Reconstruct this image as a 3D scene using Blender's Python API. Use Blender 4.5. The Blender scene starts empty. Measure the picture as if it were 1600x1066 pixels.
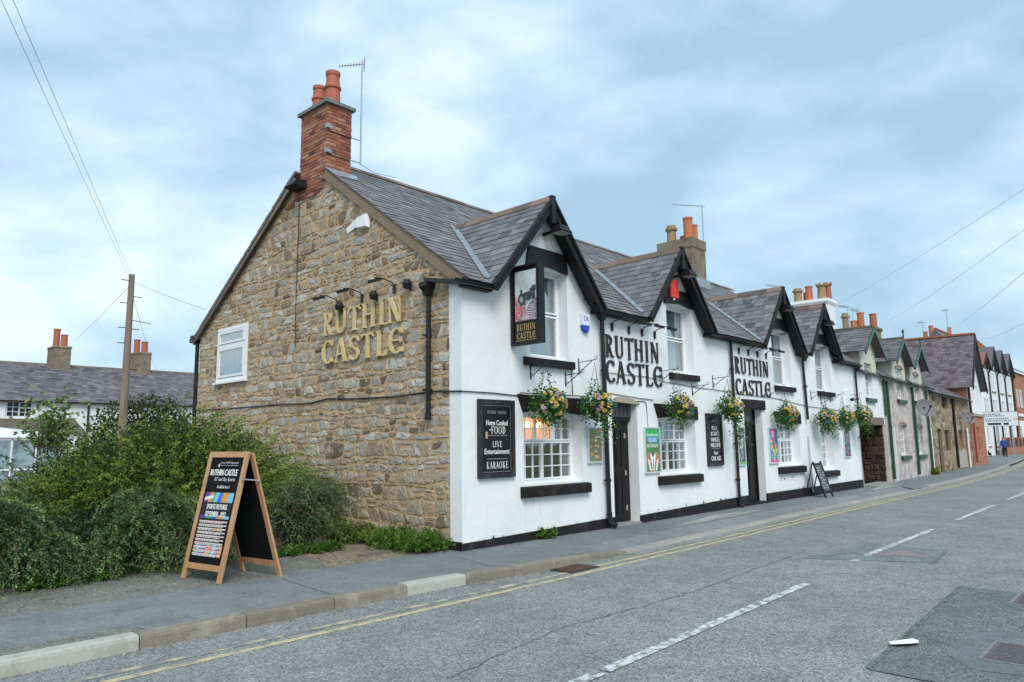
import bpy, math, random
import numpy as np
from mathutils import Vector, Matrix
random.seed(7); rng = np.random.default_rng(7)
SC = bpy.context.scene
COL = SC.collection
PI = math.pi
rad = math.radians

# ------------------------------------------------------------------ camera
CAMP = Vector((-7.5647, -8.2947, 1.6))
F_PX, YAW, PITCH, ROLL = 1128.9, .824271, .14228, -.012958
fw = Vector((math.sin(YAW)*math.cos(PITCH), math.cos(YAW)*math.cos(PITCH), math.sin(PITCH)))
r0 = Vector((math.cos(YAW), -math.sin(YAW), 0)); u0 = r0.cross(fw)
r2 = r0*math.cos(ROLL)+u0*math.sin(ROLL); u2 = -r0*math.sin(ROLL)+u0*math.cos(ROLL)
cam = bpy.data.cameras.new('camera'); co = bpy.data.objects.new('camera', cam); COL.objects.link(co)
co.matrix_world = Matrix(((r2.x, u2.x, -fw.x, CAMP.x), (r2.y, u2.y, -fw.y, CAMP.y), (r2.z, u2.z, -fw.z, CAMP.z), (0, 0, 0, 1)))
cam.sensor_width = 36; cam.lens = F_PX/1600*36; cam.clip_start = .05; cam.clip_end = 3000
SC.camera = co
SC.render.resolution_x = 1024; SC.render.resolution_y = 682

# ------------------------------------------------------------------ world, sun, exposure
SUN_EL, SUN_AZ = 46, 214          # azimuth of the light's source, clockwise from +Y
W = bpy.data.worlds.new('World'); SC.world = W; W.use_nodes = True
nt = W.node_tree; N = nt.nodes; Lk = nt.links
for n in list(N): N.remove(n)
out = N.new('ShaderNodeOutputWorld'); bg = N.new('ShaderNodeBackground'); bg.inputs['Strength'].default_value = .1
sky = N.new('ShaderNodeTexSky'); sky.sky_type = 'NISHITA'; sky.sun_disc = False
sky.sun_elevation = rad(SUN_EL); sky.sun_rotation = rad(SUN_AZ); sky.air_density = 1.2; sky.dust_density = 2.5
tc = N.new('ShaderNodeTexCoord'); mp = N.new('ShaderNodeMapping'); mp.inputs['Scale'].default_value = (1.0, 1.0, 2.0); mp.inputs['Rotation'].default_value = (.25, .1, .9)
mp.inputs['Location'].default_value = (.35, .2, .1)
ns = N.new('ShaderNodeTexNoise'); ns.inputs['Scale'].default_value = 1.9; ns.inputs['Detail'].default_value = 7; ns.inputs['Roughness'].default_value = .47; ns.inputs['Distortion'].default_value = .35
rp = N.new('ShaderNodeValToRGB'); e = rp.color_ramp.elements
e[0].position = .41; e[0].color = (.355, .535, .685, 1); e[1].position = .59; e[1].color = (.76, .895, .975, 1)
m1 = rp.color_ramp.elements.new(.5); m1.color = (.50, .695, .84, 1)
sc = N.new('ShaderNodeVectorMath'); sc.operation = 'SCALE'; sc.inputs['Scale'].default_value = 7.2
mx = N.new('ShaderNodeMix'); mx.data_type = 'RGBA'; mx.inputs[0].default_value = .88
Lk.new(tc.outputs['Generated'], mp.inputs['Vector']); Lk.new(mp.outputs[0], ns.inputs['Vector']); 
n2_ = N.new('ShaderNodeTexNoise'); n2_.inputs['Scale'].default_value = 4.6; n2_.inputs['Detail'].default_value = 8; n2_.inputs['Roughness'].default_value = .5; n2_.inputs['Distortion'].default_value = .2
Lk.new(mp.outputs[0], n2_.inputs['Vector']); mm = N.new('ShaderNodeMix'); mm.data_type = 'FLOAT'; mm.inputs[0].default_value = .42; Lk.new(ns.outputs['Fac'], mm.inputs[2]); Lk.new(n2_.outputs['Fac'], mm.inputs[3]); Lk.new(mm.outputs[0], rp.inputs[0])
Lk.new(rp.outputs[0], sc.inputs[0]); Lk.new(sky.outputs[0], mx.inputs[6]); Lk.new(sc.outputs[0], mx.inputs[7])
Lk.new(mx.outputs[2], bg.inputs['Color']); Lk.new(bg.outputs[0], out.inputs[0])
sd = bpy.data.lights.new('sun', 'SUN'); so = bpy.data.objects.new('sun', sd); COL.objects.link(so)
sd.energy = 1.5; sd.angle = rad(28); sd.color = (1, .97, .93)
sdir = Vector((math.sin(rad(SUN_AZ))*math.cos(rad(SUN_EL)), math.cos(rad(SUN_AZ))*math.cos(rad(SUN_EL)), math.sin(rad(SUN_EL))))
so.rotation_euler = sdir.to_track_quat('Z', 'Y').to_euler()
SC.view_settings.view_transform = 'Standard'; SC.view_settings.look = 'None'
SC.view_settings.exposure = .78; SC.view_settings.gamma = 1; SC.view_settings.use_curve_mapping = False

# ------------------------------------------------------------------ materials
MATS = {}
def hexa(c): return (c[0], c[1], c[2], 1)
def M(name, col, rough=.8, tone=0., ramp=None, n=None, n2=None, bump=None, metal=0., spec=.4, emit=None, streak=None):
    """col base; tone = +- brightness per face 'tone'; ramp = list of colours picked by tone;
    n=(scale, col2, lo, hi) noise mix; n2 another; bump=(scale, strength, dist)"""
    if name in MATS: return MATS[name]
    m = bpy.data.materials.new(name); m.use_nodes = True; t = m.node_tree; nn = t.nodes; l = t.links
    b = nn['Principled BSDF']; b.inputs['Roughness'].default_value = rough; b.inputs['Metallic'].default_value = metal
    b.inputs['Specular IOR Level'].default_value = spec
    c = nn.new('ShaderNodeRGB'); c.outputs[0].default_value = hexa(col); cur = c.outputs[0]
    tc = nn.new('ShaderNodeTexCoord').outputs['Object']
    if ramp or tone:
        at = nn.new('ShaderNodeAttribute'); at.attribute_name = 'tone'
    if ramp:
        r = nn.new('ShaderNodeValToRGB'); r.color_ramp.interpolation = 'LINEAR'; el = r.color_ramp.elements
        while len(el) < len(ramp): el.new(.5)
        for i, k in enumerate(ramp): el[i].position = i/(len(ramp)-1); el[i].color = hexa(k)
        l.new(at.outputs['Fac'], r.inputs[0]); cur = r.outputs[0]
    for q in (n, n2):
        if not q: continue
        s, c2, lo, hi = q
        v = tc
        if isinstance(s, tuple):
            mpn = nn.new('ShaderNodeMapping'); mpn.inputs['Scale'].default_value = s; l.new(tc, mpn.inputs[0]); v = mpn.outputs[0]; s = 1
        no = nn.new('ShaderNodeTexNoise'); no.inputs['Scale'].default_value = s; no.inputs['Detail'].default_value = 6; no.inputs['Roughness'].default_value = .6
        l.new(v, no.inputs['Vector'])
        mr = nn.new('ShaderNodeMapRange'); mr.inputs[1].default_value = lo; mr.inputs[2].default_value = hi; l.new(no.outputs['Fac'], mr.inputs[0])
        mi = nn.new('ShaderNodeMix'); mi.data_type = 'RGBA'; l.new(mr.outputs[0], mi.inputs[0]); l.new(cur, mi.inputs[6]); mi.inputs[7].default_value = hexa(c2); cur = mi.outputs[2]
    if tone:
        mr = nn.new('ShaderNodeMapRange'); mr.inputs[3].default_value = 1-tone; mr.inputs[4].default_value = 1+tone; l.new(at.outputs['Fac'], mr.inputs[0])
        vm = nn.new('ShaderNodeVectorMath'); vm.operation = 'SCALE'; l.new(cur, vm.inputs[0]); l.new(mr.outputs[0], vm.inputs['Scale']); cur = vm.outputs[0]
    l.new(cur, b.inputs['Base Color'])
    if bump:
        bs = bump if isinstance(bump, list) else [bump]; prev = None
        for s, st, d in bs:
            no = nn.new('ShaderNodeTexNoise'); no.inputs['Scale'].default_value = s; no.inputs['Detail'].default_value = 5; l.new(tc, no.inputs['Vector'])
            bu = nn.new('ShaderNodeBump'); bu.inputs['Strength'].default_value = st; bu.inputs['Distance'].default_value = d; l.new(no.outputs['Fac'], bu.inputs['Height'])
            if prev: l.new(prev, bu.inputs['Normal'])
            prev = bu.outputs[0]
        l.new(prev, b.inputs['Normal'])
    if emit:
        b.inputs['Emission Color'].default_value = hexa(emit[0]); b.inputs['Emission Strength'].default_value = emit[1]
    MATS[name] = m; return m
def glass_mat(name, tint=(.85, .93, .95), refl=.14):
    m = bpy.data.materials.new(name); m.use_nodes = True; t = m.node_tree; nn = t.nodes; l = t.links
    nn.remove(nn['Principled BSDF']); o = nn['Material Output']
    tr = nn.new('ShaderNodeBsdfTransparent'); tr.inputs[0].default_value = hexa(tint)
    gl = nn.new('ShaderNodeBsdfGlossy'); gl.inputs['Roughness'].default_value = .03
    lw = nn.new('ShaderNodeLayerWeight'); lw.inputs[0].default_value = .35
    mr = nn.new('ShaderNodeMapRange'); mr.inputs[3].default_value = refl; mr.inputs[4].default_value = .95; l.new(lw.outputs['Facing'], mr.inputs[0])
    no = nn.new('ShaderNodeTexNoise'); no.inputs['Scale'].default_value = 1.7; bu = nn.new('ShaderNodeBump'); bu.inputs['Strength'].default_value = .25; bu.inputs['Distance'].default_value = .01
    l.new(nn.new('ShaderNodeTexCoord').outputs['Object'], no.inputs[0]); l.new(no.outputs['Fac'], bu.inputs['Height']); l.new(bu.outputs[0], gl.inputs['Normal'])
    mi = nn.new('ShaderNodeMixShader'); l.new(mr.outputs[0], mi.inputs[0]); l.new(tr.outputs[0], mi.inputs[1]); l.new(gl.outputs[0], mi.inputs[2]); l.new(mi.outputs[0], o.inputs[0])
    MATS[name] = m; return m
def brick_mat(name, c1, c2, mortar, w, h, axis='YZ', bump=.6, tone=.0, msize=.012, offset=.5):
    """masonry too far away to tell apart; local coords, axis picks the face plane"""
    if name in MATS: return MATS[name]
    m = bpy.data.materials.new(name); m.use_nodes = True; t = m.node_tree; nn = t.nodes; l = t.links; b = nn['Principled BSDF']; b.inputs['Roughness'].default_value = .85
    tc = nn.new('ShaderNodeTexCoord'); sx = nn.new('ShaderNodeSeparateXYZ'); cx = nn.new('ShaderNodeCombineXYZ'); l.new(tc.outputs['Object'], sx.inputs[0])
    ad = nn.new('ShaderNodeMath'); ad.operation = 'ADD'; l.new(sx.outputs[0], ad.inputs[0]); l.new(sx.outputs[1], ad.inputs[1])
    l.new(ad.outputs[0], cx.inputs[0]); l.new(sx.outputs[2], cx.inputs[1])
    br = nn.new('ShaderNodeTexBrick'); br.inputs['Scale'].default_value = 1; br.inputs['Brick Width'].default_value = w; br.inputs['Row Height'].default_value = h
    br.inputs['Mortar Size'].default_value = msize; br.inputs['Color1'].default_value = hexa(c1); br.inputs['Color2'].default_value = hexa(c2); br.inputs['Mortar'].default_value = hexa(mortar); br.offset = offset
    l.new(cx.outputs[0], br.inputs[0])
    no = nn.new('ShaderNodeTexNoise'); no.inputs['Scale'].default_value = 3; no.inputs['Detail'].default_value = 6; l.new(tc.outputs['Object'], no.inputs[0])
    mr = nn.new('ShaderNodeMapRange'); mr.inputs[1].default_value = .3; mr.inputs[2].default_value = .7; mr.inputs[3].default_value = .65; mr.inputs[4].default_value = 1.25; l.new(no.outputs['Fac'], mr.inputs[0])
    vm = nn.new('ShaderNodeVectorMath'); vm.operation = 'SCALE'; l.new(br.outputs[0], vm.inputs[0]); l.new(mr.outputs[0], vm.inputs['Scale']); l.new(vm.outputs[0], b.inputs['Base Color'])
    bu = nn.new('ShaderNodeBump'); bu.invert = True; bu.inputs['Strength'].default_value = bump; bu.inputs['Distance'].default_value = .01; l.new(br.outputs['Fac'], bu.inputs['Height']); l.new(bu.outputs[0], b.inputs['Normal'])
    MATS[name] = m; return m

WHITE = M('white_paint', (.80, .81, .81), .75, n=(1.3, (.70, .73, .72), .5, .78), n2=((11, 11, .8), (.58, .60, .56), .60, .82), bump=[(5, .35, .03), (45, .25, .005)])
PLINTH = M('black_plinth', (.016, .013, .015), .75, n=(4, (.05, .044, .045), .5, .8), spec=.25, bump=(14, .5, .01))
BLACK = M('black_paint', (.010, .009, .010), .5, n=(6, (.03, .026, .026), .5, .8), spec=.3, bump=(30, .2, .003))
SILLM = M('sill_paint', (.014, .010, .010), .65, n=(7, (.06, .05, .046), .52, .8), spec=.25, bump=(20, .4, .006))
BARGE = M('barge_timber', (.013, .012, .012), .6, n=((22, 22, 3), (.10, .09, .075), .58, .85), spec=.3, bump=((18, .3, .004)))
PIPE = M('pipe_black', (.010, .009, .010), .4, n=(8, (.06, .055, .05), .6, .85))
IRON = M('iron', (.02, .02, .022), .45, n=(9, (.09, .05, .03), .62, .8))
UPVC = M('white_frame', (.82, .83, .84), .35, spec=.5)
GLASS = glass_mat('pane_glass')
ROOM = M('room_dark', (.035, .032, .03), .9, n=(2, (.10, .08, .06), .5, .75))
CURT = M('net_curtain', (.40, .46, .48), .9, n=((26, 26, .4), (.22, .27, .29), .35, .65), bump=(8, .3, .02))
GLOW = M('room_glow', (.5, .3, .14), .8, n=(3.5, (.25, .12, .05), .4, .7), emit=((1, .42, .14), .55))
MORTAR = M('lime_mortar', (.53, .365, .215), .95, n=(3, (.44, .295, .175), .4, .7), n2=(.8, (.34, .25, .165), .55, .85), bump=[(38, .8, .012), (9, .5, .02)])
STONE = M('rubble_stone', (.4, .4, .4), .88, ramp=[(.13, .095, .065), (.29, .21, .14), (.45, .335, .21), (.40, .32, .225), (.31, .27, .215), (.43, .37, .29), (.33, .32, .295), (.45, .43, .385), (.55, .52, .46)],
          n=(7, (.56, .50, .41), .54, .70), n2=(17, (.16, .13, .10), .53, .70), bump=[(26, .8, .02), (75, .5, .006)])
STONE_F = M('rubble_stone_far', (.4, .4, .4), .9, ramp=[(.13, .09, .06), (.24, .16, .10), (.33, .25, .16), (.30, .25, .20), (.42, .36, .28)], n=(14, (.12, .09, .06), .6, .9), bump=(26, .6, .02))
STONE_D = M('dark_shaded_stone', (.1, .1, .1), .9, ramp=[(.03, .02, .014), (.06, .04, .026), (.10, .07, .047)], n=(10, (.04, .03, .02), .55, .85), bump=(26, .6, .02))  # dark stone, darkened further to put the passage's shade into the colour
SLATE = M('slate', (.2, .2, .2), .55, ramp=[(.065, .065, .074), (.115, .11, .12), (.15, .138, .145), (.185, .172, .178), (.25, .24, .242)], n=(5, (.30, .285, .265), .55, .8), n2=(2.0, (.17, .12, .09), .56, .8), bump=(35, .35, .005), spec=.5)
SLATE_F = M('slate_far', (.2, .2, .2), .6, ramp=[(.06, .058, .065), (.11, .10, .11), (.16, .145, .155), (.21, .195, .20)], n=(5, (.24, .22, .20), .6, .85), n2=(.9, (.07, .055, .05), .55, .8), bump=(30, .3, .005))
RIDGE = M('ridge_clay', (.185, .125, .10), .85, tone=.3, n=(7, (.13, .11, .09), .45, .75), n2=(20, (.27, .25, .20), .65, .85), bump=(30, .4, .006))
RIDGE_O = M('ridge_orange', (.42, .13, .06), .85, tone=.2, n=(9, (.2, .1, .07), .5, .8))
LEAD = M('lead', (.36, .40, .44), .4, n=(9, (.20, .225, .25), .4, .75), bump=(25, .3, .004), metal=.35)
BRICK = M('red_brick', (.3, .1, .06), .85, ramp=[(.10, .045, .034), (.24, .08, .052), (.33, .115, .072), (.40, .165, .105), (.42, .25, .165)], n=(22, (.17, .085, .065), .5, .75), bump=(55, .6, .006))
BMORT = M('brick_mortar', (.26, .20, .16), .95, bump=(60, .5, .005))
POT = M('terracotta', (.43, .125, .075), .7, tone=.12, n=(10, (.30, .10, .07), .45, .75), n2=(22, (.42, .36, .28), .68, .85), bump=(40, .25, .004))
POT_O = M('pot_orange', (.50, .17, .07), .75, n=(10, (.3, .14, .08), .5, .8))
POT_B = M('pot_buff', (.37, .25, .13), .8, n=(9, (.16, .12, .08), .45, .75), bump=(30, .3, .006))
CAPM = M('cap_stone', (.19, .22, .21), .85, n=(9, (.10, .12, .10), .4, .75), bump=(30, .5, .008))
CEM = M('cement_render', (.25, .205, .15), .9, n=(2.6, (.13, .105, .075), .38, .7), n2=((5, 5, .8), (.36, .32, .26), .6, .85), bump=(22, .6, .012))
VERGE = M('verge_mortar', (.27, .195, .13), .9, n=(6, (.20, .15, .11), .4, .7), bump=(30, .5, .008))
FASCIA = M('fascia_brown', (.27, .20, .16), .8, n=(5, (.17, .13, .11), .4, .7))
GOLD = M('gold_letter', (.66, .50, .22), .42, n=(7, (.72, .62, .38), .4, .75), metal=.12)
LETT = M('dark_letter', (.020, .015, .012), .45, n=(9, (.10, .08, .06), .55, .8))
BLACKG = M('board_black', (.006, .006, .007), .35, n=(3, (.015, .013, .015), .5, .7), spec=.35)
BOARDF = M('board_frame', (.020, .019, .021), .45, n=(6, (.07, .07, .07), .5, .8))
TXTW = M('lettering_cream', (.75, .74, .68), .6)
TXTG = M('lettering_gold', (.50, .38, .16), .6)
WOOD = M('varnished_pine', (.50, .285, .145), .45, n=((30, 30, 4), (.36, .175, .08), .45, .7), n2=(3, (.56, .35, .20), .5, .8), bump=(25, .2, .003), spec=.5)
CHALK = M('chalkboard', (.006, .006, .007), .8, n=(4, (.012, .012, .014), .45, .8), spec=.15)
PLASTW = M('white_plastic', (.78, .80, .82), .35)
BLUEP = M('blue_plastic', (.03, .06, .45), .4)
RED = M('red_bell', (.75, .045, .03), .4)
GALV = M('galvanised', (.42, .44, .46), .45, metal=.6, n=(20, (.22, .17, .15), .6, .85))
WIRE = M('wire_black', (.025, .025, .03), .6)
GREENP = M('green_paint', (.009, .062, .032), .4, n=(9, (.02, .045, .03), .5, .8))
POLE = M('pole_timber', (.27, .205, .16), .85, n=((25, 25, 1.5), (.17, .11, .08), .4, .7), bump=((30, .5, .006)))
REDDOOR = M('red_door', (.42, .02, .03), .4)
PALE = M('pale_plaster', (.62, .58, .50), .85, n=(3, (.5, .47, .4), .45, .75))
FARWHITE = M('far_white', (.78, .79, .79), .8, n=(2, (.68, .70, .70), .5, .8))
BRICK_F = brick_mat('far_red_brick', (.52, .17, .06), (.36, .105, .05), (.30, .2, .14), .22, .075, bump=.3)
PALE_ST = brick_mat('pale_block', (.54, .48, .45), (.47, .41, .38), (.56, .51, .48), .36, .2, bump=.8, msize=.014)

# ------------------------------------------------------------------ object helpers
def tag(o, label=None, cat=None, group=None, kind=None):
    if label: o['label'] = label
    if cat: o['category'] = cat
    if group: o['group'] = group
    if kind: o['kind'] = kind
    return o
def thing(name, label, cat, loc=(0, 0, 0), rz=0., group=None):
    o = bpy.data.objects.new(name, None); COL.objects.link(o); o.location = loc; o.rotation_euler = (0, 0, rz); o.empty_display_size = .1
    return tag(o, label, cat, group)
class MB:
    def __init__(s): s.v = []; s.f = []; s.t = []; s.m = []
    def add(s, vs, fs, tone=.5, mi=0):
        k = len(s.v); s.v.extend(vs); s.f.extend([tuple(i+k for i in f) for f in fs]); s.t.extend([tone]*len(fs)); s.m.extend([mi]*len(fs)); return s
    def box(s, x0, x1, y0, y1, z0, z1, tone=.5, mi=0):
        if x0 > x1: x0, x1 = x1, x0
        if y0 > y1: y0, y1 = y1, y0
        if z0 > z1: z0, z1 = z1, z0
        return s.add([(x0, y0, z0), (x1, y0, z0), (x1, y1, z0), (x0, y1, z0), (x0, y0, z1), (x1, y0, z1), (x1, y1, z1), (x0, y1, z1)],
              [(0, 3, 2, 1), (4, 5, 6, 7), (0, 1, 5, 4), (1, 2, 6, 5), (2, 3, 7, 6), (3, 0, 4, 7)], tone, mi)
    def obox(s, c, ax, ay, az, tone=.5, mi=0):      # half-extent vectors
        c = Vector(c); ax = Vector(ax); ay = Vector(ay); az = Vector(az)
        P = [c+ax*i+ay*j+az*k for k in (-1, 1) for (i, j) in ((-1, -1), (1, -1), (1, 1), (-1, 1))]
        return s.add([tuple(p) for p in P], [(0, 3, 2, 1), (4, 5, 6, 7), (0, 1, 5, 4), (1, 2, 6, 5), (2, 3, 7, 6), (3, 0, 4, 7)], tone, mi)
    def bar(s, a, b, w, h, up=(0, 0, 1), tone=.5, mi=0):
        a = Vector(a); b = Vector(b); d = (b-a); u = Vector(up); x = d.normalized(); y = u.cross(x)
        if y.length < 1e-5: y = Vector((1, 0, 0)).cross(x)
        y.normalize(); z = x.cross(y)
        return s.obox((a+b)/2, d/2, y*w/2, z*h/2, tone, mi)
    def tube(s, pts, r, n=8, cap=True, tone=.5, mi=0):
        pts = [Vector(p) for p in pts]; m = len(pts); rr = r if isinstance(r, (list, tuple)) else [r]*m; vs = []; ref = None
        for i, p in enumerate(pts):
            d = (pts[min(i+1, m-1)]-pts[max(i-1, 0)]).normalized()
            if ref is None: ref = Vector((0, 0, 1)) if abs(d.z) < .9 else Vector((1, 0, 0))
            a = d.cross(ref).normalized(); b = d.cross(a).normalized(); ref = -b if False else ref
            for k in range(n):
                an = 2*PI*k/n; q = p+(a*math.cos(an)+b*math.sin(an))*rr[i]; vs.append(tuple(q))
        fs = [(i*n+k, i*n+(k+1) % n, (i+1)*n+(k+1) % n, (i+1)*n+k) for i in range(m-1) for k in range(n)]
        if cap: fs += [tuple(range(n))[::-1], tuple(range((m-1)*n, m*n))]
        return s.add(vs, fs, tone, mi)
    def lathe(s, prof, c=(0, 0, 0), n=20, tone=.5, mi=0):
        vs = [(c[0]+r*math.cos(2*PI*k/n), c[1]+r*math.sin(2*PI*k/n), c[2]+z) for r, z in prof for k in range(n)]; m = len(prof)
        fs = [(i*n+k, i*n+(k+1) % n, (i+1)*n+(k+1) % n, (i+1)*n+k) for i in range(m-1) for k in range(n)]
        return s.add(vs, fs, tone, mi)
    def prism(s, poly, o, ex, ey, ez, d0, d1, tone=.5, mi=0):  # 2D polygon, plane axes ex,ey, extruded along ez from d0 to d1
        o = Vector(o); ex = Vector(ex); ey = Vector(ey); ez = Vector(ez); n = len(poly)
        vs = [tuple(o+ex*x+ey*y+ez*d) for d in (d0, d1) for x, y in poly]
        fs = [tuple(range(n))[::-1], tuple(range(n, 2*n))]+[(i, (i+1) % n, n+(i+1) % n, n+i) for i in range(n)]
        return s.add(vs, fs, tone, mi)
    def build(s, name, mat, parent=None, smooth=False, kind=None, label=None, loc=None):
        if not s.f: return None
        me = bpy.data.meshes.new(name); me.from_pydata([tuple(v) for v in s.v], [], s.f); 
        for mm in (mat if isinstance(mat, (list, tuple)) else [mat]): me.materials.append(mm)
        a = me.attributes.new('tone', 'FLOAT', 'FACE'); a.data.foreach_set('value', s.t)
        if any(s.m): me.polygons.foreach_set('material_index', s.m)
        if smooth: me.polygons.foreach_set('use_smooth', [True]*len(me.polygons))
        o = bpy.data.objects.new(name, me); COL.objects.link(o)
        if parent: o.parent = parent
        if loc: o.location = loc
        if kind: o['kind'] = kind
        if label: o['label'] = label
        return o
def copy_tree(o, parent=None):
    c = o.copy(); COL.objects.link(c); c.parent = parent
    for ch in o.children: copy_tree(ch, c)
    return c
def emit_pieces(name, stuffname, pieces, mat, parent, limit=300, wloc=Vector((0, 0, 0)), thr=0.):
    """pieces: (verts, faces, tone). The ones that show largest become parts, the rest one joined part."""
    sc_ = []
    for i, (v, f, t) in enumerate(pieces):
        a = np.array(v[:]); c = a.mean(0); ext = a.max(0)-a.min(0); d = np.linalg.norm(c+np.array(wloc)-np.array(CAMP)); sc_.append((np.linalg.norm(ext)/d, i))
    sc_.sort(reverse=True); keep = set(i for s, i in sc_[:limit] if s > thr); rest = MB()
    for i, (v, f, t) in enumerate(pieces):
        if i in keep:
            b = MB(); b.add([tuple(q) for q in v], f, t); b.build(name, mat, parent)
        else: rest.add([tuple(q) for q in v], f, t)
    if rest.f: rest.build(stuffname, mat, parent, kind='stuff')
BOXF = [(0, 3, 2, 1), (4, 5, 6, 7), (0, 1, 5, 4), (1, 2, 6, 5), (2, 3, 7, 6), (3, 0, 4, 7)]
def clip(poly, a, b, c):     # keep a*x+b*y<=c
    o = []
    for i in range(len(poly)):
        p = poly[i]; q = poly[(i+1) % len(poly)]; dp = a*p[0]+b*p[1]-c; dq = a*q[0]+b*q[1]-c
        if dp <= 0: o.append(p)
        if dp*dq < 0: t = dp/(dp-dq); o.append((p[0]+(q[0]-p[0])*t, p[1]+(q[1]-p[1])*t))
    return o
def area(p): return .5*sum(p[i][0]*p[(i+1) % len(p)][1]-p[(i+1) % len(p)][0]*p[i][1] for i in range(len(p)))

# rubble masonry: jittered anisotropic voronoi cells clipped to convex wall polygons
def rubble(region, holes, o, eu, ev, en, cw=.34, ch=.2, proud=(.012, .035), joint=.012, rnd=random.Random(3), tonef=None, detail=True):
    eu = Vector(eu); ev = Vector(ev); en = Vector(en); o = Vector(o)
    xs = [p[0] for p in region]; ys = [p[1] for p in region]; x0, x1, y0, y1 = min(xs), max(xs), min(ys), max(ys)
    K = cw/ch; seeds = []; y = y0-ch
    while y < y1+ch:
        h = ch*rnd.uniform(.7, 1.35); x = x0-cw*rnd.uniform(.2, 1.2)
        while x < x1+cw:
            w = cw*rnd.uniform(.5, 1.6)
            if w > cw*1.15 or rnd.random() < .7: seeds.append((x+w/2+rnd.uniform(-.15, .15)*w, y+h/2+rnd.uniform(-.22, .22)*h))
            else: seeds += [(x+w/2, y+h*.22), (x+w/2+rnd.uniform(-.1, .1)*w, y+h*.78)]
            x += w
        y += h
    S = np.array(seeds); SS = S*np.array([1, K]); pieces = []
    for i, (sx, sy) in enumerate(seeds):
        if sx < x0-.05 or sx > x1+.05 or sy < y0-.05 or sy > y1+.05: continue
        d = ((SS-SS[i])**2).sum(1); nb = np.argsort(d)[1:17]
        R = cw*1.25; poly = [(sx-R, sy-R/K), (sx+R, sy-R/K), (sx+R, sy+R/K), (sx-R, sy+R/K)]
        for j in nb:
            tx, ty = seeds[j]; a = (tx-sx); b = (ty-sy)*K*K; mx_ = (tx+sx)/2; my = (ty+sy)/2; poly = clip(poly, a, b, a*mx_+b*my)
            if len(poly) < 3: break
        if len(poly) < 3: continue
        n = len(region)
        for k in range(n):
            p = region[k]; q = region[(k+1) % n]; a = q[1]-p[1]; b = -(q[0]-p[0]); poly = clip(poly, a, b, a*p[0]+b*p[1])
            if len(poly) < 3: break
        if len(poly) < 3 or abs(area(poly)) < .0025: continue
        cx = sum(p[0] for p in poly)/len(poly); cy = sum(p[1] for p in poly)/len(poly)
        bad = False
        for h in holes:
            if h[0] < cx < h[1] and h[2] < cy < h[3]: bad = True; break
            xs_ = [p[0] for p in poly]; ys_ = [p[1] for p in poly]
            if max(xs_) > h[0] and min(xs_) < h[1] and max(ys_) > h[2] and min(ys_) < h[3]:
                if cx <= h[0]: poly = clip(poly, 1, 0, h[0])
                elif cx >= h[1]: poly = clip(poly, -1, 0, -h[1])
                elif cy <= h[2]: poly = clip(poly, 0, 1, h[2])
                else: poly = clip(poly, 0, -1, -h[3])
        if bad or len(poly) < 3: continue
        # shrink towards centroid, subdivide, round and jitter
        pts = []
        m = len(poly); jt = joint*rnd.uniform(.7, 1.9)
        for k in range(m):
            p = poly[k]; q = poly[(k+1) % m]
            if detail: pts += [(p[0]*.86+q[0]*.14, p[1]*.86+q[1]*.14), (p[0]*.5+q[0]*.5, p[1]*.5+q[1]*.5), (p[0]*.14+q[0]*.86, p[1]*.14+q[1]*.86)]
            else: pts += [(p[0]*.85+q[0]*.15, p[1]*.85+q[1]*.15), (p[0]*.15+q[0]*.85, p[1]*.15+q[1]*.85)]
        P = []
        for p in pts:
            dx = p[0]-cx; dy = p[1]-cy; L = math.hypot(dx, dy) or 1; k = max(.35, 1-jt/L)*(1+rnd.uniform(-.05, .035) if detail else 1); P.append((cx+dx*k, cy+dy*k))
        n = len(P); pr = rnd.uniform(*proud); tilt = (rnd.uniform(-.04, .04), rnd.uniform(-.06, .06))
        vs = []
        for lvl, (k, dn) in enumerate(((1.0, -.012), (.985, pr*.55), (.86, pr))):
            for p in P:
                x = cx+(p[0]-cx)*k; y_ = cy+(p[1]-cy)*k; dd = dn+(tilt[0]*(x-cx)+tilt[1]*(y_-cy) if lvl else 0)+(rnd.uniform(-.003, .003) if lvl and detail else 0)
                vs.append(o+eu*x+ev*y_+en*dd)
        vs.append(o+eu*cx+ev*cy+en*(pr+rnd.uniform(0, .008)))
        fs = []
        for lvl in (0, 1):
            fs += [(lvl*n+k, lvl*n+(k+1) % n, (lvl+1)*n+(k+1) % n, (lvl+1)*n+k) for k in range(n)]
        fs += [(2*n+k, 2*n+(k+1) % n, 3*n) for k in range(n)]
        t = tonef(cx, cy, rnd) if tonef else rnd.random()
        pieces.append(([tuple(v) for v in vs], fs, t))
    return pieces
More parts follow.
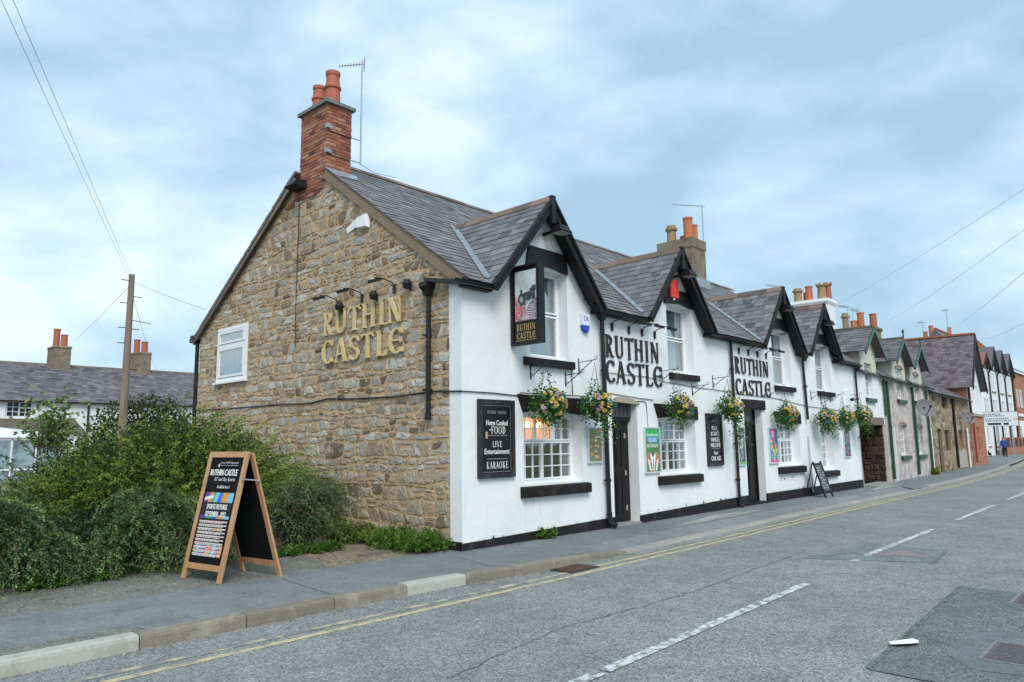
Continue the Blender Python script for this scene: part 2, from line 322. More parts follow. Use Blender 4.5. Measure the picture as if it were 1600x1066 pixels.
def coursed(region, holes, o, eu, ev, en, cw=.34, ch=.2, proud=(.003, .012), joint=.011, rnd=random.Random(3), tonef=None):
    eu = Vector(eu); ev = Vector(ev); en = Vector(en); o = Vector(o); xs = [p[0] for p in region]; ys = [p[1] for p in region]; x0, x1, y0, y1 = min(xs), max(xs), min(ys), max(ys)
    def wave(amp):
        ks = [(rnd.uniform(.6, 1.4), rnd.uniform(0, 6.3), amp*.55), (rnd.uniform(2.2, 4), rnd.uniform(0, 6.3), amp*.45), (rnd.uniform(7, 12), rnd.uniform(0, 6.3), amp*.28)]
        return lambda x: sum(a*math.sin(k*x+p) for k, p, a in ks)
    lines = []; y = y0-.02
    while y < y1+ch*2: lines.append((y, wave(ch*.34))); y += ch*rnd.choice((.62, .8, 1, 1.05, 1.25, 1.5))
    pieces = []
    def add(poly):
        n = len(region)
        for k in range(n):
            p = region[k]; q = region[(k+1) % n]; a = q[1]-p[1]; b = -(q[0]-p[0]); poly = clip(poly, a, b, a*p[0]+b*p[1])
            if len(poly) < 3: return
        cx = sum(p[0] for p in poly)/len(poly); cy = sum(p[1] for p in poly)/len(poly)
        for h in holes:
            X = [p[0] for p in poly]; Y = [p[1] for p in poly]
            if max(X) > h[0] and min(X) < h[1] and max(Y) > h[2] and min(Y) < h[3]:
                if h[0] < cx < h[1] and h[2] < cy < h[3]: return
                if cx <= h[0]: poly = clip(poly, 1, 0, h[0])
                elif cx >= h[1]: poly = clip(poly, -1, 0, -h[1])
                elif cy <= h[2]: poly = clip(poly, 0, 1, h[2])
                else: poly = clip(poly, 0, -1, -h[3])
                if len(poly) < 3: return
        if abs(area(poly)) < .003: return
        X = [p[0] for p in poly]; Y = [p[1] for p in poly]; w_ = max(X)-min(X); h_ = max(Y)-min(Y); cx = sum(X)/len(X); cy = sum(Y)/len(Y); jt = joint*rnd.uniform(.5, 1.9); P = []; m = len(poly)
        sub = []
        for k in range(m):
            p, q = poly[k], poly[(k+1) % m]; L = math.hypot(q[0]-p[0], q[1]-p[1]); c_ = min(.3, rnd.uniform(.02, .05)/max(L, .01)); sub.append((p[0]+(q[0]-p[0])*c_, p[1]+(q[1]-p[1])*c_)); sub.append((p[0]+(q[0]-p[0])*(1-c_), p[1]+(q[1]-p[1])*(1-c_)))
        for p in sub:
            dx, dy = p[0]-cx, p[1]-cy; P.append((cx+dx*max(.4, 1-2*jt/max(w_, .05))+rnd.uniform(-.008, .008), cy+dy*max(.4, 1-2*jt/max(h_, .05))+rnd.uniform(-.007, .007)))
        n = len(P); pr = rnd.uniform(*proud); tl = (rnd.uniform(-.05, .05), rnd.uniform(-.07, .07)); vs = []
        for lvl, (k, dn) in enumerate(((1.0, -.010), (.95, pr*.6), (.74, pr))):
            for p in P:
                x = cx+(p[0]-cx)*k; y_ = cy+(p[1]-cy)*k; vs.append(o+eu*x+ev*y_+en*(dn+((tl[0]*(x-cx)+tl[1]*(y_-cy))+rnd.uniform(-.004, .005) if lvl else 0)))
        vs.append(o+eu*cx+ev*cy+en*(pr+rnd.uniform(-.002, .010)))
        fs = [(l*n+k, l*n+(k+1) % n, (l+1)*n+(k+1) % n, (l+1)*n+k) for l in (0, 1) for k in range(n)]+[(2*n+k, 2*n+(k+1) % n, 3*n) for k in range(n)]
        pieces.append(([tuple(v) for v in vs], fs, tonef(cx, cy, rnd) if tonef else rnd.random()))
    for i in range(len(lines)-1):
        (ya, fa), (yb, fb) = lines[i], lines[i+1]; hh = yb-ya; x = x0-rnd.uniform(0, cw); sl = rnd.uniform(-.3, .3)*hh
        while x < x1:
            w = max(.09, min(cw*2, rnd.lognormvariate(math.log(cw*.85), .45))); s2 = rnd.uniform(-.35, .35)*hh; X0, X1 = x, x+w
            B = lambda xx: ya+fa(xx); T = lambda xx: yb+fb(xx)
            bot = [(X0-sl, B(X0-sl)), ((X0+X1)/2, B((X0+X1)/2)), (X1-s2, B(X1-s2))]; top = [(X1+s2, T(X1+s2)), ((X0+X1)/2, T((X0+X1)/2)), (X0+sl, T(X0+sl))]
            u = rnd.random()
            if u < .20 and hh > .14:      # two thin stones stacked
                f = rnd.uniform(.35, .65); m0 = (bot[0][0]*(1-f)+top[2][0]*f, bot[0][1]*(1-f)+top[2][1]*f); m1_ = (bot[2][0]*(1-f)+top[0][0]*f, bot[2][1]*(1-f)+top[0][1]*f); add(bot+[m1_, m0]); add([m0, m1_]+top)
            elif u < .30 and w > .3:      # chip beside a big stone
                f = rnd.uniform(.6, .8); mb = (X0+w*f, B(X0+w*f)); mt = (X0+w*f, T(X0+w*f)); add([bot[0], mb, mt, top[2]]); add([mb, bot[2], top[0], mt])
            else: add(bot+top)
            x = X1; sl = s2
    return pieces
# slates on a slope: origin o at the eave, eu along the eave, es up the slope (unit), en normal; keep(u,s) tests the centre
def slates(o, eu, es, en, ulen, slen, w=.28, g=.19, keep=None, region=None, rnd=random.Random(5), th=.007, lift=.012, tl=(0, 1)):
    o = Vector(o); eu = Vector(eu); es = Vector(es); en = Vector(en); P = []; r = 0; s = -.04
    while s < slen-.04:
        gg = g*rnd.uniform(.97, 1.03); x = -w*(.5 if r % 2 else 1)*rnd.uniform(.9, 1)
        while x < ulen:
            ww = w*rnd.uniform(.88, 1.12); a0 = max(x, 0)+.003; a1 = min(x+ww, ulen)-.003; x += ww
            if a1-a0 < .04: continue
            b0 = s+rnd.uniform(-.008, .008); b1 = min(s+gg*1.35, slen); c = ((a0+a1)/2, s+gg/2)
            if keep and not keep(*c): continue
            poly = [(a0, b0), (a1, b0), (a1, b1), (a0, b1)]
            if region:
                for (A, B, C_) in region: poly = clip(poly, A, B, C_)
                if len(poly) < 3 or abs(area(poly)) < .002: continue
            lf = lift+rnd.uniform(-.002, .004); sk = rnd.uniform(-.002, .002)
            n = len(poly); vs = []
            for dd in (0, th):
                for p in poly:
                    f = 1-(p[1]-b0)/(b1-b0+1e-6); vs.append(tuple(o+eu*p[0]+es*p[1]+en*(dd+lf*f+sk*(p[0]-c[0])/w)))
            fs = [tuple(range(n))[::-1], tuple(range(n, 2*n))]+[(i, (i+1) % n, n+(i+1) % n, n+i) for i in range(n)]
            t = min(1, max(0, rnd.gauss(.45, .22))); t = tl[0]+(tl[1]-tl[0])*t
            P.append((vs, fs, t))
        s += gg; r += 1
    return P
def bricks_box(x0, x1, y0, y1, z0, z1, bl=.225, bh=.075, j=.01, rnd=random.Random(9), faces='WSEN', proud=.008):
    """brick faces round a stack; each brick a shallow block"""
    P = []; r = 0; z = z0
    def one(a0, a1, c, ax, sgn, zz, t):
        d0, d1 = (c-.02*sgn, c+proud*sgn*rnd.uniform(.4, 1.3)); d0, d1 = min(d0, d1), max(d0, d1)
        b = MB(); 
        if ax == 'x': b.box(a0, a1, d0, d1, zz+j/2, zz+bh-j/2)
        else: b.box(d0, d1, a0, a1, zz+j/2, zz+bh-j/2)
        P.append((b.v, b.f, t))
    while z < z1-.03:
        for (c, ax, sgn, lo, hi) in ((x0, 'y', -1, y0, y1), (y0, 'x', -1, x0, x1), (x1, 'y', 1, y0, y1), (y1, 'x', 1, x0, x1)):
            a = lo+(-bl/2 if (r+(ax == 'x')) % 2 else 0)
            while a < hi-.02:
                a0 = max(a+j/2, lo-proud if a <= lo else lo); a1 = min(a+bl-j/2, hi); a += bl
                if a1-a0 > .03: one(a0, a1, c, ax, sgn, z, min(1, max(0, rnd.gauss(.55, .25))))
        z += bh; r += 1
    return P
# wall in the XZ plane with rectangular holes, front at y=yf, thickness depth th behind; region limited by convex clip list
def wall_xz(b, x0, x1, z0, z1, holes, yf=0., th=.3, rev=None, clips=None, step=None):
    X = sorted(set([x0, x1]+[h[0] for h in holes]+[h[1] for h in holes])); Z = sorted(set([z0, z1]+[h[2] for h in holes]+[h[3] for h in holes]))
    X = [x for x in X if x0 <= x <= x1]; Z = [z for z in Z if z0 <= z <= z1]
    for i in range(len(X)-1):
        for k in range(len(Z)-1):
            cx = (X[i]+X[i+1])/2; cz = (Z[k]+Z[k+1])/2
            if any(h[0] < cx < h[1] and h[2] < cz < h[3] for h in holes): continue
            poly = [(X[i], Z[k]), (X[i+1], Z[k]), (X[i+1], Z[k+1]), (X[i], Z[k+1])]
            for c in (clips or []): poly = clip(poly, *c) if len(poly) > 2 else poly
            if len(poly) < 3: continue
            n = len(poly)
            b.add([(p[0], yf, p[1]) for p in poly], [tuple(range(n))])
    for h in holes:
        d = yf+(h[4] if len(h) > 4 else th); hz1 = min(h[3], z1); hz0 = max(h[2], z0)
        if hz1 <= hz0: continue
        b.add([(h[0], yf, hz0), (h[0], d, hz0), (h[0], d, hz1), (h[0], yf, hz1)], [(0, 1, 2, 3)])
        b.add([(h[1], yf, hz0), (h[1], d, hz0), (h[1], d, hz1), (h[1], yf, hz1)], [(3, 2, 1, 0)])
        if h[3] <= z1: b.add([(h[0], yf, h[3]), (h[1], yf, h[3]), (h[1], d, h[3]), (h[0], d, h[3])], [(0, 1, 2, 3)])
        if h[2] >= z0 and h[2] > .02: b.add([(h[0], yf, h[2]), (h[1], yf, h[2]), (h[1], d, h[2]), (h[0], d, h[2])], [(3, 2, 1, 0)])

# ------------------------------------------------------------------ lettering
def text_polys(s, size=1., cond=1.):
    cu = bpy.data.curves.new('t', 'FONT'); cu.body = s; cu.size = 1; cu.resolution_u = 2
    ob = bpy.data.objects.new('t', cu); COL.objects.link(ob); dg = bpy.context.evaluated_depsgraph_get(); ev = ob.evaluated_get(dg); me = ev.to_mesh()
    V = [(v.co.x*size*cond, v.co.y*size) for v in me.vertices]; Fs = [tuple(p.vertices) for p in me.polygons]
    ev.to_mesh_clear(); bpy.data.objects.remove(ob); bpy.data.curves.remove(cu); return V, Fs
def flat_text(b, s, h, cx, cy, o, ex, ey, en, d=.002, width=None, tone=.5, mi=0, bold=0):
    V, Fs = text_polys(s)
    if not V: return
    a = np.array(V); mn = a.min(0); mxx = a.max(0); sy = h/.7; w = (mxx[0]-mn[0]); sx = (width/w) if width else sy
    o = Vector(o); ex = Vector(ex); ey = Vector(ey); en = Vector(en)
    offs = [(0, 0, 0)] if not bold else [(0, 0, 0), (bold, 0, .0003), (-bold, 0, .0006), (0, bold*.7, .0009)]
    for ox, oy, od in offs:
        vs = [tuple(o+ex*(cx+ox+(x-(mn[0]+mxx[0])/2)*sx)+ey*(cy+oy+(y-.35)*sy)+en*(d+od)) for x, y in V]
        b.add(vs, Fs, tone, mi)
def arcst(cx, cy, rx, ry, a0, a1, w0, wm, n=12):
    out = []
    for i in range(n):
        q = []
        for t, sgn in ((i/n, 1), ((i+1)/n, 1), ((i+1)/n, -1), (i/n, -1)):
            a = rad(a0+(a1-a0)*t); w = w0+(wm-w0)*abs(math.cos(a)); q.append((cx+(rx+sgn*w/2)*math.cos(a), cy+(ry+sgn*w/2)*math.sin(a)))
        out.append(q)
    return out
def stem(x0, y0, x1, y1, w, s0=0, s1=0, wt=None):
    wt = wt or w; q = [[(x0-w/2, y0), (x0+w/2, y0), (x1+wt/2, y1), (x1-wt/2, y1)]]
    h = .05
    if s0: q.append([(x0-w/2-s0, y0), (x0+w/2+s0, y0), (x0+w/2, y0+h*1.5), (x0-w/2, y0+h*1.5)])
    if s1: q.append([(x1-wt/2, y1-h*1.5), (x1+wt/2, y1-h*1.5), (x1+wt/2+s1, y1), (x1-wt/2-s1, y1)])
    return q
T_ = .125; t_ = .05
def glyph(c):
    S = .06
    if c == 'R': return .56, stem(.16, 0, .16, 1, T_, S, S)+arcst(.18, .745, .24, .225, -90, 90, t_, T_)+stem(.46, 0, .27, .5, T_, 0, 0, .12)+[[(.385, 0), (.62, 0), (.60, .05), (.45, .1)]]
    if c == 'U': return .66, stem(.15, .3, .15, 1, T_, 0, S)+stem(.53, .26, .53, 1, t_*1.3, 0, S)+arcst(.34, .30, .19, .27, 180, 360, t_*1.2, T_*.8)
    if c == 'T': return .56, stem(.29, 0, .29, .98, T_, S, 0)+[[(.0, .915), (.58, .915), (.58, .99), (.0, .99)], [(.0, .82), (.05, .84), (.1, .93), (.0, .99)], [(.58, .99), (.48, .93), (.53, .84), (.58, .82)], [(.56, .93), (.62, 1.04), (.58, 1.03), (.5, .97)]]
    if c == 'H': return .70, stem(.15, 0, .15, 1, T_, S, S)+stem(.55, 0, .55, 1, T_, S, S)+[[(.2, .50), (.5, .50), (.5, .57), (.2, .57)]]
    if c == 'I': return .34, stem(.17, 0, .17, 1, T_, S, S)
    if c == 'N': return .72, stem(.13, 0, .13, 1, t_, S, 0)+stem(.57, 0, .57, 1, t_, 0, S)+[[(.48, 0), (.60, 0), (.22, 1), (.04, 1)]]
    if c == 'C': return .56, arcst(.33, .5, .25, .47, 50, 310, t_*1.2, T_*1.1)+[[(.43, .80), (.56, .74), (.54, .98), (.45, .93)], [(.43, .2), (.46, .06), (.58, .06), (.54, .24)]]
    if c == 'A': return .64, stem(.08, 0, .31, 1, t_*1.1, .05, 0)+stem(.54, 0, .31, 1, T_*1.05, .05, 0)+[[(.17, .30), (.45, .30), (.43, .37), (.19, .37)]]
    if c == 'S': return .50, arcst(.26, .745, .19, .215, 30, 270, t_*1.5, T_*.85)+arcst(.25, .255, .2, .22, -150, 90, t_*1.5, T_*.95)+[[(.39, .78), (.48, .75), (.47, .98), (.41, .93)], [(.03, .04), (.1, .07), (.13, .2), (.03, .26)]]
    if c == 'L': return .50, stem(.16, 0, .16, 1, T_, S, S)+[[(.16, 0), (.5, 0), (.5, .07), (.16, .07)], [(.42, .05), (.5, 0), (.53, .2), (.48, .2)]]
    if c == 'E': return .60, arcst(.35, .5, .27, .47, 55, 305, t_*1.2, T_*1.1)+[[(.12, .485), (.52, .485), (.52, .55), (.12, .55)], [(.47, .42), (.55, .42), (.55, .62), (.47, .62)], [(.45, .80), (.60, .76), (.58, 1.0), (.48, .93)], [(.45, .2), (.5, .06), (.62, .04), (.60, .24)]]
    if c == 'e': return .52, stem(.16, 0, .16, 1, T_, S, S)+[[(.16, .93), (.5, .93), (.5, 1), (.16, 1)], [(.42, .95), (.48, .8), (.53, .8), (.5, 1)], [(.2, .49), (.42, .49), (.42, .56), (.2, .56)], [(.16, 0), (.5, 0), (.5, .07), (.16, .07)], [(.42, .05), (.5, 0), (.53, .2), (.48, .2)]]
    if c == 'F': return .50, stem(.16, 0, .16, 1, T_, S, S)+[[(.16, .93), (.5, .93), (.5, 1), (.16, 1)], [(.42, .95), (.48, .8), (.53, .8), (.5, 1)], [(.2, .49), (.42, .49), (.42, .56), (.2, .56)]]
    if c == 'O': return .68, arcst(.34, .5, .27, .47, 0, 360, t_*1.2, T_, 20)
    if c == 'D': return .64, stem(.16, 0, .16, 1, T_, S, S)+arcst(.2, .5, .33, .465, -90, 90, t_*1.2, T_)
    if c == 'K': return .62, stem(.16, 0, .16, 1, T_, S, S)+stem(.52, 0, .24, .55, T_, .04, 0)+stem(.22, .42, .5, 1, t_*1.1, 0, .05)
    if c == 'V': return .60, stem(.3, 0, .08, 1, T_*.9, 0, .05)+stem(.32, 0, .52, 1, t_, 0, .05)
    return .3, []
def serif_word(word, width, height, x0, y0):
    """list of (letter, polygons) scaled to fit width x height"""
    adv = 0; L = []
    for c in word:
        w, g = glyph(c); L.append((c, adv, g)); adv += w+.085
    sx = width/(adv-.085); out = []
    for c, a, g in L: out.append((c, [[(x0+(a+x)*sx, y0+y*height) for x, y in q] for q in g]))
    return out
def fix(poly): return poly if area(poly) > 0 else poly[::-1]
def serif_flat(b, word, width, height, cx, cy, o, ex, ey, en, d=.002):
    k = 0
    for c, g in serif_word(word, width, height, cx-width/2, cy-height/2):
        for q in g:
            b.add([tuple(Vector(o)+Vector(ex)*x+Vector(ey)*y+Vector(en)*(d+.00003*(k % 9))) for x, y in fix(q)], [tuple(range(len(q)))]); k += 1
def letter_sign(label, loc, ex, en, rows, mat, group, depth=.05, off=.02):
    t = thing('raised_lettering', label, 'lettering', loc, 0, group)
    for word, width, height, y0 in rows:
        for c, g in serif_word(word, width, height, 0, y0):
            b = MB(); k = 0
            for q in g:
                b.prism(fix(q), (0, 0, 0), ex, (0, 0, 1), en, off+.0004*k, off+depth+.0006*(k % 11)); k += 1
            b.build('letter', mat, t)
    return t

# ------------------------------------------------------------------ ground, road, pavement
def curve(x): return float(np.interp(x, [-60, 0, 5, 10, 20, 25, 31, 39, 52, 66, 80, 120, 200], [0, 0, .06, .2, .28, .36, .58, 1.08, 2.1, 3.4, 4.9, 9.5, 20]))
XS = [-40, -30, -20, -14, -10, -8]+[-6+i for i in range(0, 9)]+[2.19]+[3+i for i in range(0, 18)]+[21.0, 21.5, 22, 23]+[26, 28, 31, 35, 39, 45, 52, 58, 66, 73, 80, 100, 120, 160, 200]
def strip(b, ya, yb, z, xs=XS, mi=0, x0=None, x1=None):
    xs = [x for x in xs if (x0 is None or x > x0) and (x1 is None or x < x1)]
    if x0 is not None: xs = [x0]+xs
    if x1 is not None: xs = xs+[x1]
    for i in range(len(xs)-1):
        A, B = xs[i], xs[i+1]; a0 = ya(A) if callable(ya) else ya+curve(A); a1 = ya(B) if callable(ya) else ya+curve(B)
        c0 = yb(A) if callable(yb) else yb+curve(A); c1 = yb(B) if callable(yb) else yb+curve(B)
        b.add([(A, a0, z), (B, a1, z), (B, c1, z), (A, c0, z)], [(0, 1, 2, 3)], .5, mi)
def asphalt(name, base, dark, light, patch, scale=70, rough=.85, wear=True):
    m = bpy.data.materials.new(name); m.use_nodes = True; t = m.node_tree; nn = t.nodes; l = t.links; b = nn['Principled BSDF']; b.inputs['Roughness'].default_value = rough; b.inputs['Specular IOR Level'].default_value = .3
    tc = nn.new('ShaderNodeTexCoord').outputs['Object']
    vo = nn.new('ShaderNodeTexVoronoi'); vo.inputs['Scale'].default_value = scale; l.new(tc, vo.inputs['Vector'])
    r = nn.new('ShaderNodeValToRGB'); el = r.color_ramp.elements; el[0].position = .0; el[0].color = hexa(dark); el[1].position = 1; el[1].color = hexa(light); x = el.new(.5); x.color = hexa(base)
    sep = nn.new('ShaderNodeSeparateColor'); l.new(vo.outputs['Color'], sep.inputs[0]); l.new(sep.outputs[0], r.inputs[0]); cur = r.outputs[0]
    for s, lo, hi, k in ((.35, .4, .65, .12), (2.5, .42, .7, .14), (9, .5, .75, .16)):
        no = nn.new('ShaderNodeTexNoise'); no.inputs['Scale'].default_value = s; no.inputs['Detail'].default_value = 5; l.new(tc, no.inputs['Vector'])
        mr = nn.new('ShaderNodeMapRange'); mr.inputs[1].default_value = lo; mr.inputs[2].default_value = hi; mr.inputs[3].default_value = 1+k*.5; mr.inputs[4].default_value = 1-k; l.new(no.outputs['Fac'], mr.inputs[0])
        vm = nn.new('ShaderNodeVectorMath'); vm.operation = 'SCALE'; l.new(cur, vm.inputs[0]); l.new(mr.outputs[0], vm.inputs['Scale']); cur = vm.outputs[0]
    l.new(cur, b.inputs['Base Color'])
    bu = nn.new('ShaderNodeBump'); bu.inputs['Strength'].default_value = .5; bu.inputs['Distance'].default_value = .006; l.new(vo.outputs['Distance'], bu.inputs['Height']); l.new(bu.outputs[0], b.inputs['Normal'])
    MATS[name] = m; return m
ROADM = asphalt('road_asphalt', (.198, .203, .195), (.105, .11, .108), (.33, .332, .318), 0, 75)
PATCHM = asphalt('patch_asphalt', (.125, .14, .132), (.06, .068, .066), (.22, .235, .22), 0, 85)
PAVEM = asphalt('pavement_tarmac', (.170, .182, .184), (.125, .135, .138), (.22, .232, .232), 0, 110, .8)
OLDP = asphalt('old_tarmac', (.16, .165, .145), (.10, .105, .09), (.24, .235, .20), 0, 60)
DIRT = asphalt('dirt', (.20, .165, .115), (.10, .08, .055), (.33, .28, .21), 0, 40)
PALEP = asphalt('pale_concrete', (.30, .30, .275), (.24, .24, .22), (.35, .35, .32), 0, 90)
def worn(name, col, under, lo, hi, scale=14):
    m = M(name, col, .7, n=(scale, under, lo, hi), n2=(60, (under[0]*1.2, under[1]*1.2, under[2]*1.2), .56, .66)); return m
YEL = worn('yellow_line_paint', (.54, .44, .26), (.24, .235, .21), .46, .64, 9)
YEL2 = worn('yellow_line_worn', (.50, .42, .28), (.205, .207, .198), .42, .53, 5)
WHT = worn('white_line_paint', (.62, .63, .63), (.215, .22, .212), .44, .58, 10)
TAR = M('tar_joint', (.07, .075, .078), .6, n=(9, (.17, .18, .18), .42, .6))

g = MB(); g.add([(-600, -600, -.16), (900, -600, -.16), (900, 900, -.16), (-600, 900, -.16)], [(0, 1, 2, 3)])
tag(g.build('ground', M('field_ground', (.10, .115, .05), .95, n=(.3, (.16, .14, .08), .4, .7), bump=(6, .5, .05))), kind='structure')
b = MB(); b.add([(-40, .4, -.012), (20, .4, -.012), (20, 60, -.012), (-40, 60, -.012)], [(0, 1, 2, 3)]); tag(b.build('garden_soil', DIRT), kind='structure')
KY = lambda x: float(np.interp(x, [-40, -3, -2, -1, 0, .6, 2, 200], [-1.44, -1.44, -1.47, -1.52, -1.62, -1.68, -1.68, -1.68]))+curve(x)   # kerb front face
road = MB(); strip(road, -7.7, lambda x: KY(x)+.02, -.12); road_o = tag(road.build('road', ROADM), kind='structure')
pv = MB(); strip(pv, lambda x: KY(x)+(.12 if x < 1.5 else .54 if x < 20.9 else .18), lambda x: .32 if x < .2 else max(.04, .045*(x-19)+.04 if x > 19 else .04)+(3 if x > 47 else 0), 0)
PE = lambda x: KY(x)+(.12 if x < 1.5 else .54 if x < 20.9 else .18)
for i in range(len(XS)-1):
    A, B = XS[i], XS[i+1]; pv.add([(A, PE(A), 0), (B, PE(B), 0), (B, PE(B)-.04, -.13), (A, PE(A)-.04, -.13)], [(0, 3, 2, 1)])
pv.add([(20, KY(20)+.05, -.075), (21.02, KY(21)+.03, -.03), (21.0, PE(21.), .001), (20, PE(20.), .001)], [(0, 1, 2, 3)])
pave = tag(pv.build('pavement', PAVEM), kind='structure')
b = MB(); strip(b, lambda x: .30, lambda x: 1.9, -.006, x0=-30, x1=.2); tag(b.build('old_verge', OLDP), kind='structure')
b = MB(); b.add([(-1.9, .32, -.003), (.2, .32, -.003), (.2, 9, -.003), (-.8, 9, -.003), (-1.3, 2.4, -.003)], [(0, 1, 2, 3, 4)]); tag(b.build('gravel_path', DIRT), kind='structure')
b = MB(); strip(b, -9.6, -7.82, -.004); tag(b.build('opposite_pavement', PAVEM), kind='structure')
b = MB(); b.add([(46, 1.5, -.004), (140, 1.5, -.004), (140, 8, -.004), (46, 8, -.004)], [(0, 1, 2, 3)]); 
tag(b.build('far_pavement', PAVEM), kind='structure')
# kerb stones
GRAN = M('kerb_granite', (.235, .205, .16), .85, tone=.14, n=(60, (.14, .12, .10), .5, .7), n2=(6, (.36, .33, .27), .5, .8), bump=[(50, .7, .008)])
CONC = M('kerb_concrete', (.42, .42, .37), .85, n=(5, (.30, .27, .2), .5, .8), n2=(50, (.30, .30, .27), .55, .7), bump=(40, .4, .005))
kerb = tag(bpy.data.objects.new('kerb', None), kind='structure'); COL.objects.link(kerb)
edges = [-12.2, -11.2, -10.2, -9.2, -8.2, -7.2, -6.1, -4.96, -3.98, -2.99, -2.03, -1.13, -.32, .46, 1.28, 2.2]
def kstone(a, c, h0, h1, mat, w=.16, top=None):
    a += .006; c -= .006; ya, yc = KY(a), KY(c); r = .022; prof = lambda y, h: [(y, -.2), (y, -.12), (y+.004, h-r*1.6), (y+r*.5, h-r*.4), (y+r*1.5, h), (y+w, h), (y+w, -.2)]
    P0 = prof(ya, h0); P1 = prof(yc, h1); n = len(P0); b = MB()
    b.add([(a, y, z) for y, z in P0]+[(c, y, z) for y, z in P1], [(i, i+1, n+i+1, n+i) for i in range(n-1)]+[tuple(range(n))[::-1], tuple(range(n, 2*n))], random.random()); b.build('kerb_stone', mat, kerb)
for i in range(len(edges)-1):
    c = i in (6, 10); h0 = .004 if edges[i] < 1 else -.01; h1 = .004 if edges[i+1] < 1.2 else (-.01 if edges[i+1] < 2 else -.075)
    kstone(edges[i], edges[i+1], h0, h1, CONC if c else GRAN, .18 if c else .16)
x = 2.2
KP = M('kerb_pale', (.33, .31, .28), .85, tone=.1, n=(40, (.22, .20, .18), .5, .75), bump=(50, .4, .005))
while x < 46:
    kstone(x, x+.92, -.085 if x < 21 else -.03, -.085 if x < 21 else -.03, KP, .26 if x < 21 else .2); x += .92
bb = MB(); x = 46
b = MB(); strip(b, lambda x: KY(x), lambda x: KY(x)+.3, -.02, x0=46, x1=199)
strip(b, lambda x: KY(x)+.0, lambda x: KY(x)-.01, -.02, x0=46, x1=199); b.build('kerb_run', KP, kerb)
# sloping back-fill between the dropped kerb and the pavement
b = MB(); xs = [2.2+i*.92 for i in range(22)]
for i in range(21):
    A, B = xs[i], xs[i+1]; b.add([(A, KY(A)+.24, -.084), (B, KY(B)+.24, -.084), (B, KY(B)+.56, .004), (A, KY(A)+.56, .004)], [(0, 1, 2, 3)])
b.add([(.95, KY(.95)+.10, .001), (1.28, KY(1.28)+.10, -.006), (2.2, KY(2.2)+.12, -.083), (2.2, KY(2.2)+.58, .004), (2.0, KY(2.0)+.58, .004)], [(0, 1, 4), (1, 2, 3), (1, 3, 4)])
b.build('dropped_kerb_ramp', asphalt('ramp_tarmac', (.19, .20, .198), (.16, .17, .168), (.225, .235, .23), 0, 110), pave)
b = MB(); strip(b, lambda x: KY(x)-.22, lambda x: KY(x)+.001, -.116, x0=2.2, x1=22); b.build('channel_strip', asphalt('channel', (.24, .245, .24), (.2, .2, .2), (.28, .285, .28), 0, 70), road_o)
for name, y, wd, mat, a, c, br in (('yellow_line', -2.18, .09, YEL, -9, 60, 0), ('yellow_line', -1.98, .085, YEL2, -9, 1.0, 1), ('yellow_line', -1.98, .08, YEL, 1.0, 60, 0)):
    b = MB(); strip(b, y-wd/2, y+wd/2, -.1165, x0=a, x1=c); b.build(name, mat, road_o)
for (a, c) in ((-12, -9), (-6.6, -2.9), (-2.85, 1.5), (3.55, 3.75), (4.2, 8.4), (10.4, 14.9), (17.1, 21), (23.5, 27.5), (30, 34), (37, 41), (44, 48), (51, 55)):
    if a == -6.6: a = -5.3
    b = MB(); y = lambda x: -4.78+.02*(x+5) if x < 10 else -4.45-.05
    yy = lambda x: float(np.interp(x, [-12, -3, 1.5, 4, 8.4, 15, 19, 30], [-4.95, -4.85, -4.71, -4.57, -4.51, -4.42, -4.34, -4.3]))+(curve(x)-curve(19) if x > 19 else 0)
    strip(b, lambda x: yy(x)-.055, lambda x: yy(x)+.055, -.112, x0=a, x1=c); b.build('centre_line_dash', WHT, road_o)
# repair patches, tar joints and cracks
def sheet(name, pts, z, mat, parent=None): 
    b = MB(); b.add([(x, y, z) for x, y in pts], [tuple(range(len(pts)))]); return b.build(name, mat, parent)
def tarline(pts, w, z=-.1115, name='tar_joint', wob=.01, mat=None):
    b = MB(); P = []
    for i in range(len(pts)-1):
        a, c = pts[i], pts[i+1]; n = max(2, int(math.hypot(c[0]-a[0], c[1]-a[1])/.12))
        for k in range(n): P.append((a[0]+(c[0]-a[0])*k/n+random.uniform(-wob, wob), a[1]+(c[1]-a[1])*k/n+random.uniform(-wob, wob)))
    P.append(pts[-1])
    for i in range(len(P)-1):
        a, c = P[i], P[i+1]; dx, dy = c[0]-a[0], c[1]-a[1]; L = math.hypot(dx, dy) or 1; ww = w*random.uniform(.6, 1.3)/2; nx, ny = -dy/L*ww, dx/L*ww
        b.add([(a[0]-nx, a[1]-ny, z), (c[0]-nx, c[1]-ny, z), (c[0]+nx, c[1]+ny, z), (a[0]+nx, a[1]+ny, z)], [(0, 1, 2, 3)])
    b.build(name, mat or TAR, road_o)
sheet('repair_patch', [(-1.55, -7.69), (-1.5, -6.30), (2.44, -6.13), (2.46, -7.65)], -.115, PATCHM, road_o)
tarline([(-1.52, -6.34), (2.44, -6.15)], .045); tarline([(-1.52, -6.34), (-1.56, -7.6)], .03); tarline([(2.44, -6.15), (2.5, -7.2)], .02)
for (cx, cy, rx, ry) in ((-.3, -7.05, .75, .42), (1.95, -6.95, .5, .3)):
    sheet('repair_patch', [(cx+rx*math.cos(a*PI/10)*random.uniform(.93, 1.06), cy+ry*math.sin(a*PI/10)*random.uniform(.93, 1.06)) for a in range(20)], -.1125, asphalt('inner_patch', (.135, .145, .15), (.10, .11, .115), (.18, .19, .195), 0, 90), road_o)
